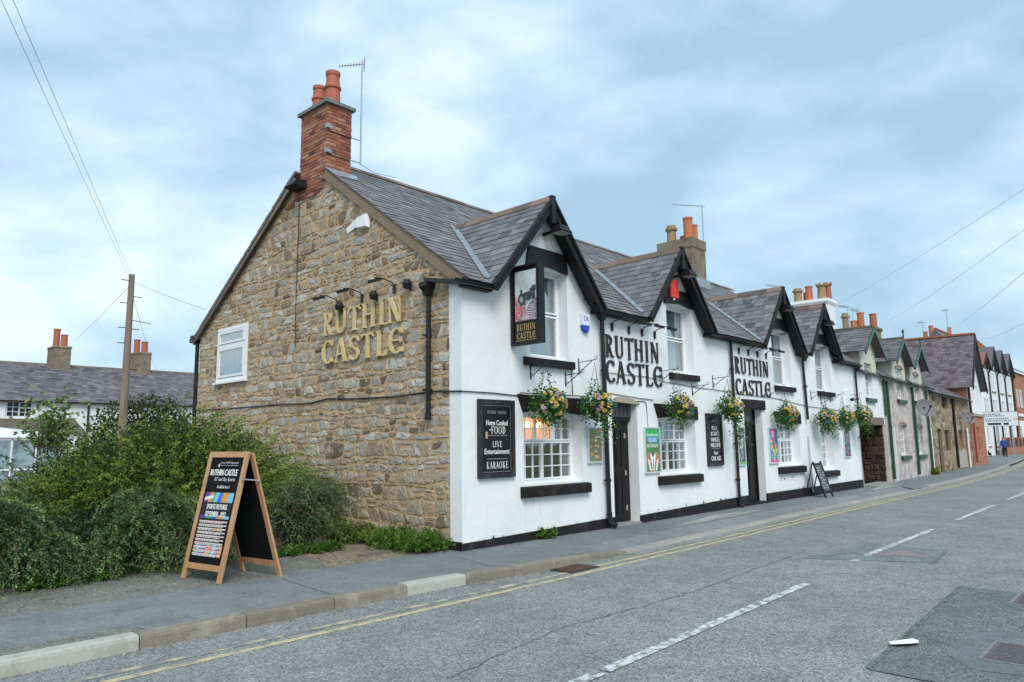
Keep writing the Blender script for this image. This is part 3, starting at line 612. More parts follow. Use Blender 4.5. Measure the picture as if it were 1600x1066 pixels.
sheet('repair_patch', [(4.1, -5.5), (5.5, -5.35), (5.6, -4.2), (4.3, -4.05), (3.4, -3.9)][::1], -.1155, asphalt('green_patch', (.155, .178, .168), (.09, .10, .095), (.25, .275, .26), 0, 85), road_o)
tarline([(-3.75, -4.08), (-2.17, -3.78), (-.04, -3.9), (4, -3.7)], .011, wob=.022)
tarline([(4.1, -5.5), (5.5, -5.35)], .03); tarline([(4.12, -5.0), (4.4, -4.3), (3.7, -4.1)], .02)
tarline([(-2.76, .05), (-2.90, -1.24)], .010, z=.004, wob=.004); tarline([(-.2, -.4), (-.5, -1.3)], .010, z=.004, wob=.004)
tarline([(-5.6, -1.1), (-4.9, -1.15), (-4.85, -1.25)], .015, z=.004)
sheet('repair_patch', [(-5.9, -1.25), (-4.9, -1.25), (-4.9, -.98), (-6.4, -1.0)], .003, OLDP, pave)
for pts in (((4.9, -.85), (6.2, -.93), (8.7, -.60), (7.5, -.42)), ((6.35, -.95), (7.9, -.88), (9.3, -.74), (8.75, -.62))): sheet('repair_slab', pts, .004, PALEP, pave)
sheet('repair_slab', ((17.2, -.68), (19.3, -.78), (22.0, -.5), (19.9, -.28)), .004, PALEP, pave)

# ------------------------------------------------------------------ THE PUB
GX = 0.0; HX = 18.95       # gable plane, far end
G_Y = lambda y: -8.29+(y+8.29)*1.0; 
# the gable plane stands at x=GX=.22 (the white render returns round the corner)
GP = .22; SH = 1.029
gy = lambda y: -8.2947+(y+8.2947)*SH
gz = lambda z: 1.6+(z-1.6)*SH
pub = thing('public_house', 'long two-storey pub with a rubble stone gable end and white painted front', 'pub')
EZ = 4.27; RS = .718; RY = 4.6; RZ = EZ+RS*(RY+.12)
BY = 9.38; BZ = 4.42
WX1 = 18.9
DORM = [(2.2, 1.45, 6.03, 1.19), (6.8, 1.35, 5.98, 1.22), (12.42, 1.35, 5.92, 1.22), (15.58, 1.25, 5.86, 1.24)]   # centre, half width, apex z of the slates, slope
UPW = [(1.86, 2.94, 3.12, 4.78), (6.5, 7.66, 3.15, 4.72), (12.1, 13.35, 3.15, 4.74), (15.3, 16.55, 3.14, 4.62)]
LOW = [(1.66, 3.30, .92, 2.16), (5.97, 7.56, .92, 2.14), (12.1, 13.68, .92, 2.12), (15.35, 16.4, .70, 2.0)]
DOORS = [(4.27, 5.17, 0., 2.44), (10.12, 11.2, .02, 2.45)]
holes = [(a, b_, c, d, .26) for a, b_, c, d in UPW+LOW+DOORS]
w = MB(); wall_xz(w, GP, WX1, 0, EZ-.05, holes)
for (cx, hw, az, sl) in DORM:
    hs = [h for h in holes if h[3] > 3 and abs((h[0]+h[1])/2-cx) < 1.2]
    at = az-.10
    wall_xz(w, cx-hw, cx+hw, EZ-.05, at, hs, clips=[(sl, 1, at+sl*cx), (-sl, 1, at-sl*cx)])
w.add([(GP, 0, 0), (GP, 0, EZ-.05), (GP, .30, EZ+.17), (GP, .26, 0)], [(0, 3, 2, 1)])       # painted return on the gable
w.add([(WX1, 0, 0), (WX1, .3, 0), (WX1, .3, EZ-.05), (WX1, 0, EZ-.05)], [(0, 1, 2, 3)])
w.build('painted_wall', WHITE, pub)
# gable
gx = GP
gw = MB(); YF = gy(8.97); ZF = gz(4.37)
prof = [(.26, 0), (YF, 0), (YF, ZF-.03), (RY, RZ-.12), (.0+.02, EZ+.02), (.26, EZ+.02)]
gw.add([(gx+.004, y, z) for y, z in prof]+[(gx+.4, y, z) for y, z in prof], [(0, 1, 2, 3, 4, 5)[::-1]]+[(i, (i+1) % 6, 6+(i+1) % 6, 6+i) for i in range(6)])
gable = gw.build('gable_wall', MORTAR, pub)
GW = (gy(6.59), gy(7.98), gz(3.09), gz(4.33))
def stone_tone(y, z, r):
    t = r.random()
    if z < 1.2 and t > .45: t *= r.uniform(.3, .9)
    return t
CH1 = (gy(3.64), gy(4.60))
rp_ = coursed([(.27, .0), (YF-.0, .0), (YF, ZF-.1), (RY, RZ-.2), (.27, EZ+.12)], [(GW[0]-.02, GW[1]+.02, GW[2]-.06, GW[3]+.02), (CH1[0]-.05, CH1[1]+.05, 6.80, 9)], (gx, 0, 0), (0, 1, 0), (0, 0, 1), (-1, 0, 0), .255, .163,
             joint=.0165, tonef=stone_tone, rnd=random.Random(11))
emit_pieces('stone', 'stones', rp_, STONE, gable, 300)
# gable back, end and rear walls so the house is closed
b = MB(); b.box(gx+.4, WX1, YF-.3, YF, 0, ZF-.1); b.box(WX1-.25, WX1-.01, .3, YF-.3, 0, 4.2); b.build('rear_wall', M('rear_render', (.6, .6, .58), .9), pub)
# verges
def verge_line(y0, z0, y1, z1, wdt, name, mat, x0, x1):
    d = Vector((0, y1-y0, z1-z0)).normalized(); nrm = Vector((0, -d.z, d.y)); nrm = nrm if nrm.z < 0 else -nrm
    b = MB(); P = [(y0, z0), (y1, z1), (y1+nrm.y*wdt, z1+nrm.z*wdt), (y0+nrm.y*wdt, z0+nrm.z*wdt)]
    b.add([(x0, y, z) for y, z in P]+[(x1, y, z) for y, z in P], BOXF); return b.build(name, mat, pub)
verge_line(-.1, EZ+.01, 3.955, EZ+.01+(RZ-.085-EZ)*(4.055/(RY+0)), .19, 'verge_band', VERGE, gx-.045, gx+.02)
ZK = RZ-.10-(RZ-.10-ZF+.16)*((gy(4.66)-RY-.05)/(YF+.2-RY-.05))
verge_line(YF+.2, ZF-.16, gy(4.66)+.02, ZK, .14, 'verge_board', FASCIA, gx-.13, gx-.10)
b = MB(); b.add([(gx-.10, YF+.2, ZF-.17), (gx-.10, gy(4.66)+.02, ZK-.03), (gx+.0, gy(4.66)+.02, ZK-.03), (gx+.0, YF+.2, ZF-.17)], [(0, 1, 2, 3)]); b.build('verge_soffit', FASCIA, pub)
# main roof decks
esF = Vector((0, 1, RS)).normalized(); enF = Vector((0, -RS, 1)).normalized(); SLF = (RY+.2)/esF.y
dz = (RZ-BZ+.12)/(BY+.25-RY); esB = Vector((0, -1, dz)).normalized(); enB = Vector((0, dz, 1)).normalized(); SLB = (BY+.3-RY)/abs(esB.y)
def inside_dorm(x, y, m=.0):
    for (cx, hw, az, sl) in DORM:
        if az-sl*abs(x-cx) > EZ+RS*(y+.12)+m: return True
    return False
eave_o = Vector((gx-.06, -.2, EZ-RS*.08))
U = WX1-gx+.12
deck = MB()
# deck cut round the dormers: fine grid
nx, ny = 150, 40
for i in range(nx):
    for k in range(ny):
        xa = eave_o.x+U*i/nx; xb = eave_o.x+U*(i+1)/nx; sa = SLF*k/ny; sb = SLF*(k+1)/ny
        if inside_dorm((xa+xb)/2, eave_o.y+esF.y*(sa+sb)/2, .12) or (xa < gx+.5 and eave_o.y+esF.y*sb > CH1[0]): continue
        deck.add([tuple(Vector((q, eave_o.y, eave_o.z))+esF*s_-enF*.015) for q, s_ in ((xa, sa), (xb, sa), (xb, sb), (xa, sb))], [(0, 1, 2, 3)])
roof_f = deck.build('front_roof', SLATE, pub)
P = slates(eave_o, (1, 0, 0), esF, enF, U, SLF-.06, .26, .185, keep=lambda u, s_: not (u < .68 and eave_o.y+esF.y*(s_+.1) > CH1[0]) and not inside_dorm(eave_o.x+u, eave_o.y+esF.y*s_, .14), rnd=random.Random(21), tl=(0, 1))
roof_pieces = [('m', p) for p in P]
b = MB(); bo = Vector((gx-.12, BY+.3, RZ-dz*(BY+.3-RY)))
b.obox(bo+Vector((.72+(U-.72)/2, 0, 0))+esB*SLB/2-enB*.05, ((U-.72)/2+.03, 0, 0), esB*SLB/2, enB*.03); LB = SLB-(CH1[1]-RY)/abs(esB.y); b.obox(bo+Vector((.34, 0, 0))+esB*LB/2-enB*.05, (.37, 0, 0), esB*LB/2, enB*.03); roof_b = b.build('rear_roof', SLATE, pub)
emit_pieces('slate', 'slates', slates(bo+Vector((-.02, 0, 0)), (1, 0, 0), esB, enB, 2.0, SLB, .26, .185, rnd=random.Random(4), keep=lambda u, s_: u > .75 or s_ < LB-.12), SLATE, roof_b, 0)
b = MB(); b.obox(Vector((gx-.12, (eave_o.y+RY)/2, 0)), (0, 0, 0), (0, 0, 0), (0, 0, 0))
# dormers
dorm_objs = []; allsl = [(p, roof_f) for _, p in roof_pieces]
for di, (cx, hw, az, sl) in enumerate(DORM):
    yb = (az-EZ)/RS-.12+.25
    dm = MB()
    for sg in (-1, 1):
        A = Vector((cx, -.26, az)); Bp = Vector((cx, yb, az)); L_ = hw+.06
        C_ = Vector((cx+sg*L_, yb, az-sl*L_)); D_ = Vector((cx+sg*L_, -.26, az-sl*L_)); nv = Vector((sg*sl, 0, 1)).normalized()
        q = [A-nv*.02, Bp-nv*.02, C_-nv*.02, D_-nv*.02]; q2 = [p-nv*.03 for p in q]
        dm.add([tuple(p) for p in q+q2], [(0, 1, 2, 3), (7, 6, 5, 4), (0, 3, 7, 4), (3, 2, 6, 7)])
    do = dm.build('dormer_roof', SLATE, pub)
    for sg in (-1, 1):
        L_ = (hw+.07)*math.hypot(1, sl); es = Vector((-sg, 0, sl)).normalized(); en = Vector((sg*sl, 0, 1)).normalized(); o_ = Vector((cx+sg*(hw+.07), -.28, az-sl*(hw+.07)))
        def kp(u, s_, o_=o_, es=es): 
            q = o_+es*s_+Vector((0, u, 0)); return q.z > EZ+RS*(q.y+.12)-.10
        for p in slates(o_, (0, 1, 0), es, en, yb+.28, L_-.03, .25, .175, keep=kp, rnd=random.Random(30+di*2+sg)): allsl.append((p, do))
    # ridge tiles
    y = -.29
    while y < yb-.25:
        l_ = .44; b = MB(); t = random.random(); pts = []
        for yy in (y, min(y+l_, yb)-.008):
            for (dx, dzz) in ((-.13, -.13*sl+.045), (-.02, .03), (.02, .03), (.13, -.13*sl+.045), (.12, -.13*sl+.02), (0, .005), (-.12, -.13*sl+.02)): pts.append((cx+dx, yy, az+dzz))
        b.add(pts, [(i, (i+1) % 7, 7+(i+1) % 7, 7+i) for i in range(7)]+[tuple(range(7))[::-1], tuple(range(7, 14))], t); b.build('ridge_tile', RIDGE, do); y += l_
    # valley leads
    for sg in (-1, 1):
        b = MB(); d0 = 0.0; P0 = Vector((cx, (az-EZ)/RS-.12, az)); dd = hw+.02; P1 = Vector((cx+sg*dd, (az-sl*dd-EZ)/RS-.12, az-sl*dd))
        n1 = Vector((sg*sl, 0, 1)).normalized(); ax = (P1-P0).normalized(); a1 = (ax.cross(enF)).normalized(); a2 = (ax.cross(n1)).normalized()
        if a1.x*sg < 0: a1 = -a1
        if a2.x*sg > 0: a2 = -a2
        up = Vector((0, 0, .040)); w_ = .085
        b.add([tuple(P0+up), tuple(P1+up), tuple(P1+a1*w_+up), tuple(P0+a1*w_+up), tuple(P1+a2*w_*.5+up*1.1), tuple(P0+a2*w_*.5+up*1.1)], [(0, 1, 2, 3), (0, 5, 4, 1)]); b.build('valley_lead', LEAD, pub)
    # barge boards, finial post, dark lintel
    yb0 = -.30
    for sg in (-1, 1):
        dirv = Vector((sg, 0, -sl)).normalized(); nn_ = Vector((-sg*sl, 0, -1)).normalized(); L2 = (hw+.10)*math.hypot(1, sl); a = Vector((cx, yb0, az-.005)); W_ = .155
        b = MB(); q = [a, a+dirv*L2, a+dirv*L2+nn_*W_*.95, a+nn_*W_]
        q[3] = Vector((cx, yb0, az-.005-W_*math.hypot(1, sl)))
        if sg < 0: q = [q[0], q[3], q[2], q[1]]
        b.add([tuple(p) for p in q]+[tuple(p+Vector((0, .04, 0))) for p in q], [(0, 1, 2, 3)[::1], (7, 6, 5, 4), (0, 4, 5, 1), (1, 5, 6, 2), (2, 6, 7, 3), (3, 7, 4, 0)]); b.build('barge_board', BARGE, pub)
        b = MB(); aa = a+Vector((0, -.018, -.02)); b.bar(aa+dirv*.02, aa+dirv*L2, .05, .05, up=(0, 1, 0)); b.build('barge_moulding', BARGE, pub)
        b = MB(); s0 = a+nn_*.10; b.add([tuple(p) for p in (s0+Vector((0, .04, 0)), s0+dirv*L2+Vector((0, .04, 0)), s0+dirv*L2+Vector((0, .26, 0)), s0+Vector((0, .26, 0)))], [(0, 1, 2, 3)]); b.build('soffit', BLACK, pub)
    b = MB(); b.box(cx-.055, cx+.055, -.34, -.262, az-.50, az+.02); b.build('king_post', BARGE, pub)
    u = UPW[di]; b = MB(); b.prism([(u[0]-.10, u[3]-.03), (u[0]+(u[1]-u[0])*.5, u[3]+.03), (u[1]-.0, u[3]-.03), (u[1]-.05, u[3]+.34), (u[0]-.02, u[3]+.34)], (0, 0, 0), (1, 0, 0), (0, 0, 1), (0, -1, 0), -.02, .045); b.build('lintel', BLACK, pub)
# roof slates: nearest 300 of the whole pub individually
scored = []
for i, (p, par) in enumerate(allsl):
    a = np.array(p[0]); c = a.mean(0); d = np.linalg.norm(c-np.array(CAMP)); scored.append((d, i))
scored.sort(); keep = set(i for _, i in scored[:300]); rest = {}
for i, (p, par) in enumerate(allsl):
    if i in keep: MB().add(p[0], p[1], p[2]).build('slate', SLATE, par)
    else: rest.setdefault(par.name, (par, MB()))[1].add(p[0], p[1], p[2])
for par, mb in rest.values(): mb.build('slates', SLATE, par, kind='stuff')
# main ridge tiles
x = gx+.72
while x < WX1+.1:
    b = MB(); t = random.random(); pts = []; j = random.uniform(-.006, .006)
    for xx in (x, x+.445):
        for (dy, dzz) in ((-.17, -.085), (-.09, .0), (0, .045), (.09, .0), (.17, -.085), (.15, -.10), (0, .01), (-.15, -.10)): pts.append((xx, RY+dy, RZ+dzz+j+.01))
    b.add(pts, [(i, (i+1) % 8, 8+(i+1) % 8, 8+i) for i in range(8)]+[tuple(range(8))[::-1], tuple(range(8, 16))], t); b.build('ridge_tile', RIDGE, roof_f); x += .45
b = MB(); b.box(gx+.02, gx+.55, CH1[0]-.35, CH1[0]-.02, 0, .01)
fl = MB(); q = [Vector((gx-.07, y, EZ+RS*(y+.12)+.03)) for y in (CH1[0]-.42, CH1[0]-.02)]; fl.add([tuple(q[0]), tuple(q[0]+Vector((.62, .1, .075))), tuple(q[1]+Vector((.78, 0, 0))), tuple(q[1])], [(0, 1, 2, 3)]); fl.build('chimney_flashing', LEAD, pub)
# gutters and rainwater pipes
def gutter(x0, x1, y, z, mat=PIPE, parent=pub, r=.058):
    b = MB(); pts = []; n = 7
    for xx in (x0, x1):
        for k in range(n):
            a = PI+PI*k/(n-1); pts.append((xx, y+r*math.cos(a), z+r*math.sin(a)))
        for k in range(n):
            a = 2*PI-PI*k/(n-1); pts.append((xx, y+(r-.012)*math.cos(a), z+.004+(r-.012)*math.sin(a)))
    m = 2*n; b.add(pts, [(i, (i+1) % m, m+(i+1) % m, m+i) for i in range(m)]+[tuple(range(m))[::-1], tuple(range(m, 2*m))]); b.build('gutter', mat, parent)
for a, c in ((gx-.36, .80), (3.66, 5.45), (8.15, 11.06), (13.75, 14.33), (16.8, WX1+.15)): gutter(a, c, -.20, EZ-.10)
for a, c in ((gx-.06, .80), (3.66, 5.45), (8.15, 11.06), (13.75, 14.33), (16.8, WX1+.08)):
    b = MB(); b.box(a, c, -.14, -.001, EZ-.17, EZ-.11); b.build('fascia', BLACK, pub)
def pipe(name, pts, r=.042, hop=None, shoe=None, mat=PIPE, parent=pub, br=()):
    b = MB(); b.tube(pts, r, 10)
    if hop: hx, hy, hz = hop; b.add([(hx+sx*a, hy+sy*a*.8, hz+dz_) for a, dz_ in ((.055, -.17), (.07, -.10), (.115, -.03), (.115, .05)) for sx, sy in ((-1, -1), (1, -1), (1, 1), (-1, 1))], [(4*i+k, 4*i+(k+1) % 4, 4*i+4+(k+1) % 4, 4*i+4+k) for i in range(3) for k in range(4)]+[(12, 13, 14, 15)])
    for z in br: p = pts[-1]; b.tube([(p[0], p[1], z-.03), (p[0], p[1], z+.03)], r*1.3, 10); b.box(p[0]-.10, p[0]+.10, p[1]+r*.4, p[1]+r*.9, z-.012, z+.012)
    o = b.build(name, mat, parent)
    if shoe: s_ = MB(); s_.tube(shoe, r*1.25, 10); s_.build('pipe_shoe', mat, parent)
    return o
pipe('drainpipe', [(3.92, -.085, 4.05), (3.97, -.085, .2)], .045, (3.90, -.10, 4.16), [(3.97, -.085, .30), (3.97, -.09, .12), (3.99, -.22, .05)], br=(3.0, 1.9, .9))
pipe('drainpipe', [(9.45, -.075, 4.1), (9.45, -.075, .1)], .038, None, [(9.45, -.075, .2), (9.45, -.08, .08), (9.47, -.17, .04)], br=(3.4, 1.55, .68))
pipe('drainpipe', [(14.02, -.2, 4.12), (14.1, -.075, 3.98), (14.2, -.075, 2.22)], .04, (14.05, -.15, 4.12), br=(3.2,))
pipe('waste_pipe', [(14.22, -.05, 1.75), (14.25, -.05, .15)], .022, None, [(14.25, -.06, .32), (14.25, -.07, .1)], mat=M('pipe_pale', (.55, .52, .48), .6))
pipe('drainpipe', [(WX1-.12, -.2, 4.12), (WX1-.12, -.08, 3.95), (WX1-.12, -.08, .1)], .04, (WX1-.08, -.16, 4.14), br=(3.0, 1.7))
# gable-side rainwater pipes
b = MB(); px, py = gx-.075, gy(.46); pipe('drainpipe', [(px, py, gz(4.15)), (px, py, gz(2.02))], .043, (px-.02, py, gz(4.16)), [(px, py, gz(2.12)), (px-.01, py, gz(2.0))], br=(3.4, 2.5))
b = MB(); b.bar((gx-.09, -.2, EZ-.13), (gx-.1, gy(.5), gz(4.2)+.06), .10, .07); b.build('gutter_return', PIPE, pub)
pipe('drainpipe', [(gx-.02, YF+.10, ZF-.25), (gx-.02, YF+.07, .3)], .05, (gx-.05, YF+.12, ZF-.12))
b = MB(); b.tube([(gx-.1, YF+.35, ZF-.17), (gx+3, YF+.35, ZF-.17)], .06, 8); b.build('gutter', PIPE, pub)
# kneeler, plinths, sills
def plinth(x0, x1, h0, h1, parent=pub, y=-.022):
    b = MB(); b.add([(x0, y, 0), (x1, y, 0), (x1, y, h1), (x0, y, h0), (x0, .02, 0), (x1, .02, 0), (x1, .02, h1), (x0, .02, h0)], [(0, 1, 2, 3), (3, 2, 6, 7), (0, 3, 7, 4), (1, 5, 6, 2)]); b.build('plinth', PLINTH, parent)
plinth(gx-.02, 4.27, .11, .19); plinth(5.17, 10.12, .15, .26); plinth(11.2, WX1, .24, .27)
b = MB(); b.box(gx-.02, gx+.02, -.0, .28, 0, .13); b.build('plinth', PLINTH, pub)
def sill(x0, x1, z0, z1, y=-.10, mat=SILLM, parent=pub): 
    b = MB(); b.add([(x0, y, z0), (x1, y, z0), (x1, y, z1-.015), (x0, y, z1-.015), (x0, .05, z0), (x1, .05, z0), (x1, .05, z1+.012), (x0, .05, z1+.012)], [(0, 1, 2, 3), (3, 2, 6, 7), (0, 3, 7, 4), (1, 5, 6, 2), (0, 4, 5, 1)]); return b.build('sill', mat, parent)
STN = M('rain_stain', (.60, .61, .57), .85, n=((30, 30, 1.2), (.79, .80, .80), .42, .58))
for a, c, z in [(u[0]-.1, u[1]+.05, u[2]-.16) for u in UPW]+[(l[0]-.1, l[1]+.1, l[2]-.21) for l in LOW]:
    b = MB(); x = a
    while x < c:
        w_ = random.uniform(.012, .035); h_ = random.uniform(.04, .30) if random.random() < .45 else random.uniform(.01, .05); b.add([(x, -.0015, z-.001), (x+w_, -.0015, z-.001), (x+w_*.6, -.0015, z-h_), (x+w_*.4, -.0015, z-h_)], [(0, 3, 2, 1)]); x += w_+random.uniform(.0, .09)
    b.build('rain_stain', STN, pub, kind='stuff')
b = MB()
for k in range(16): x, z = 12.15+random.random()*1.4, .62-abs(random.gauss(0, .12)); r_ = random.uniform(.008, .03); b.add([(x+r_*math.cos(q*1.05)*random.uniform(.6, 1.2), -.0018, z+r_*1.2*math.sin(q*1.05)) for q in range(6)], [tuple(range(6))])
b.build('flaked_paint', CEM, pub, kind='stuff')
b = MB(); x = GP
while x < WX1:
    if not any(d_[0]-.1 < x < d_[1]+.1 for d_ in DOORS):
        z = .12+.15*min(1, x/10); r_ = random.uniform(.015, .07); b.add([(x, -.0016, z-.02), (x+r_*2, -.0016, z-.02), (x+r_*1.5, -.0016, z+r_*random.uniform(.3, 1)), (x+r_*.5, -.0016, z+r_*random.uniform(.3, 1.1))], [(0, 1, 2, 3)])
    x += random.uniform(.03, .22)
b.build('splash_dirt', STN, pub, kind='stuff')
# windows
def window(parent, x0, x1, z0, z1, y, fr, panes, curtain=None, mat=UPVC, room=True, ft=.055, wname='window', glow=None, barw=.018):
    """fr = list of (fx0, fx1, fz0, fz1, cols, rows) sashes in unit coordinates"""
    b = MB(); b.box(x0, x0+ft, y, y+.06, z0, z1); b.box(x1-ft, x1, y, y+.06, z0, z1); b.box(x0+ft, x1-ft, y, y+.06, z0, z0+ft); b.box(x0+ft, x1-ft, y, y+.06, z1-ft, z1); wo = b.build(wname, mat, parent)
    ix0, ix1, iz0, iz1 = x0+ft, x1-ft, z0+ft, z1-ft
    for (a, c, d, e_, nc, nr) in fr:
        X0 = ix0+(ix1-ix0)*a; X1 = ix0+(ix1-ix0)*c; Z0 = iz0+(iz1-iz0)*d; Z1 = iz0+(iz1-iz0)*e_; st = .034
        s_ = MB(); s_.box(X0+.003, X0+st, y-.012, y+.045, Z0+.003, Z1-.003); s_.box(X1-st, X1-.003, y-.012, y+.045, Z0+.003, Z1-.003); s_.box(X0+st, X1-st, y-.012, y+.045, Z0+.003, Z0+st); s_.box(X0+st, X1-st, y-.012, y+.045, Z1-st, Z1-.003)
        for i in range(1, nc): q = X0+st+(X1-X0-2*st)*i/nc; s_.box(q-barw/2, q+barw/2, y-.004, y+.03, Z0+st, Z1-st)
        for i in range(1, nr): q = Z0+st+(Z1-Z0-2*st)*i/nr; s_.box(X0+st, X1-st, y-.003, y+.031, q-barw/2, q+barw/2)
        s_.build('sash', mat, wo)
        if panes:
            for i in range(nc):
                for k in range(nr):
                    g_ = MB(); gx0 = X0+st+(X1-X0-2*st)*i/nc; gx1 = X0+st+(X1-X0-2*st)*(i+1)/nc; gz0 = Z0+st+(Z1-Z0-2*st)*k/nr; gz1 = Z0+st+(Z1-Z0-2*st)*(k+1)/nr
                    g_.add([(gx0, y+.015, gz0), (gx1, y+.015, gz0), (gx1, y+.015, gz1), (gx0, y+.015, gz1)], [(0, 1, 2, 3)]); g_.build('pane', GLASS, wo)
        else:
            g_ = MB(); g_.add([(X0+st, y+.015, Z0+st), (X1-st, y+.015, Z0+st), (X1-st, y+.015, Z1-st), (X0+st, y+.015, Z1-st)], [(0, 1, 2, 3)]); g_.build('pane', GLASS, wo)
    if room:
        r_ = MB(); d = y+.9; ys = y+.062
        r_.add([(x0, ys, z0), (x1, ys, z0), (x1, ys, z1), (x0, ys, z1), (x0, d, z0), (x1, d, z0), (x1, d, z1), (x0, d, z1)], [(4, 5, 6, 7), (0, 1, 5, 4), (3, 7, 6, 2), (0, 4, 7, 3), (1, 2, 6, 5)]); r_.build('room', ROOM, wo)
    if curtain:
        for (a, c, d, e_) in curtain:
            cb = MB(); n = max(6, int((c-a)*(x1-x0)/.03)); pts = []
            for zz in (z0+(z1-z0)*d, z0+(z1-z0)*e_):
                for i in range(n+1): pts.append((x0+(x1-x0)*(a+(c-a)*i/n), y+.12+.012*math.sin(i*1.9+random.random()), zz))
            cb.add(pts, [(i, i+1, n+2+i, n+1+i) for i in range(n)]); cb.build('curtain', CURT, wo)
    return wo
W1 = .24
tri = [(0, .333, .603, 1, 2, 2), (.333, .666, .603, 1, 2, 2), (.666, 1, .603, 1, 2, 2), (0, .45, 0, .6, 3, 3), (.45, 1, 0, .6, 3, 3)]
lw_ = []
for i, (a, c, d, e_) in enumerate(LOW):
    lay = tri if i < 3 else [(0, .5, .603, 1, 2, 2), (.5, 1, .603, 1, 2, 2), (0, .5, 0, .6, 2, 3), (.5, 1, 0, .6, 2, 3)]
    wo = window(pub, a, c, d, e_, W1, lay, True, curtain=None if i < 1 else [(.55, 1, 0, 1)] if i > 1 else [(.82, 1, 0, .62)]); lw_.append(wo)
    sill(a-.10, c+.12, d-.21, d-.03)
    b = MB()
    if i < 3: b.prism([(a-.16, e_+.29), (a-.02, e_-.02), (a+.2, e_+.0), ((a+c)/2, e_+.02), (c-.05, e_-.03), (c+.10, e_-.03), (c+.10, e_+.27)][::-1], (0, 0, 0), (1, 0, 0), (0, 0, 1), (0, -1, 0), -.02, .04); b.build('lintel', SILLM, pub)
    if i == 0:
        b = MB(); b.box(a+.02, a+1.16, W1+.16, W1+.17, e_-.50, e_-.02); b.build('glow_panel', GLOW, wo)  # emissive panel behind the panes, the room's lamplight painted as its own glow
        for k in range(3):
            b = MB(); b.lathe([(.0, .0), (.045, .02), (.05, .09), (.03, .12)], (a+.2+.3*k, W1+.12, e_-.28), 10); b.build('wall_lamp', M('lamp_glow', (1, .6, .3), .5, emit=((1, .55, .22), 5)), wo)
for i, (a, c, d, e_) in enumerate(UPW):
    window(pub, a, c, d, e_, .22, [(0, 1, .53, 1, 1, 1), (0, 1, 0, .51, 1, 1)], False, curtain=[(0, 1, 0, 1)] if i > 0 else [(.0, 1, 0, .98)])
    sill(a-.18 if i == 0 else a, c+.08, d-.16, d-.01)
# gable window (faces -X)
gwin = MB(); y0_, y1_, z0_, z1_ = GW
def gframe(b, a, c, d, e_, t, x): b.box(x, x+.05, a, a+t, d, e_); b.box(x, x+.05, c-t, c, d, e_); b.box(x, x+.05, a+t, c-t, d, d+t); b.box(x, x+.05, a+t, c-t, e_-t, e_)
gframe(gwin, y0_, y1_, z0_, z1_, .085, gx-.03); zt = z0_+(z1_-z0_)*.62; gwin.box(gx-.03, gx+.02, y0_+.085, y1_-.085, zt, zt+.09); go = gwin.build('window', UPVC, pub)
b = MB(); gframe(b, y0_+.1, y1_-.1, z0_+.1, zt-.01, .05, gx-.045); b.build('sash', UPVC, go); b = MB(); gframe(b, y0_+.1, y1_-.1, zt+.1, z1_-.1, .05, gx-.045); b.build('sash', UPVC, go)
for (a, c) in ((z0_+.14, zt-.05), (zt+.14, z1_-.14)):
    b = MB(); b.add([(gx-.018, y0_+.14, a), (gx-.018, y1_-.14, a), (gx-.018, y1_-.14, c), (gx-.018, y0_+.14, c)], [(0, 3, 2, 1)]); b.build('pane', GLASS, go)
b = MB(); pts = []
for zz in (z0_+.05, z1_-.05):
    for i in range(31): pts.append((gx-.008+.004*math.sin(i*1.7), y0_+.08+(y1_-y0_-.16)*i/30, zz))
b.add(pts, [(i, i+1, 32+i, 31+i) for i in range(30)]); b.build('curtain', CURT, go)
b = MB(); b.box(gx-.09, gx-.0, y0_-.06, y1_+.06, z0_-.05, z0_-.003); b.build('sill', UPVC, go)
# doors
def panel_door(parent, x0, x1, z0, z1, y, mat, panels, thick=.05, handle=True):
    b = MB(); b.box(x0, x1, y, y+thick, z0, z1)
    o = b.build('door', mat, parent)
    for (a, c, d, e_) in panels:
        A, C2, D, E_ = x0+(x1-x0)*a, x0+(x1-x0)*c, z0+(z1-z0)*d, z0+(z1-z0)*e_; m = MB()
        m.box(A, A+.02, y-.012, y, D, E_); m.box(C2-.02, C2, y-.012, y, D, E_); m.box(A+.02, C2-.02, y-.012, y, D, D+.02); m.box(A+.02, C2-.02, y-.012, y, E_-.02, E_); m.box(A+.05, C2-.05, y-.008, y, D+.05, E_-.05); m.build('door_panel', mat, o)
    return o
DRM = M('door_black', (.006, .005, .005), .42, n=((14, 14, 1.5), (.022, .014, .01), .5, .8), spec=.3)
d1 = panel_door(pub, 4.31, 5.00, .02, 2.04, .24, DRM, [(.12, .46, .55, .92), (.54, .88, .55, .92), (.12, .46, .08, .46), (.54, .88, .08, .46)])
for z in (.3, 1.0, 1.75):
    b = MB(); b.box(5.00, 5.05, .222, .236, z-.05, z+.05); b.build('hinge', M('brass_hinge', (.5, .42, .33), .35, metal=.5), d1)
b = MB(); b.box(5.0, 5.17, .238, .30, 0, 2.06); b.box(4.27, 4.31, .2, .3, 0, 2.06); b.box(4.27, 5.17, .17, .3, 2.05, 2.13); b.build('door_frame', DRM, pub)
b = MB(); b.box(4.27, 5.17, .15, .2, 2.13, 2.44); 
for k in range(6): b.box(4.33+k*.14, 4.345+k*.14, .138, .15, 2.15, 2.40)
b.build('door_head_panel', M('head_grey', (.06, .055, .06), .5, n=((12, 12, 1), (.12, .11, .12), .45, .7)), pub)
b = MB(); b.box(4.22, 5.2, -.02, .3, -.03, .03); b.build('door_step', PALEP, pub)
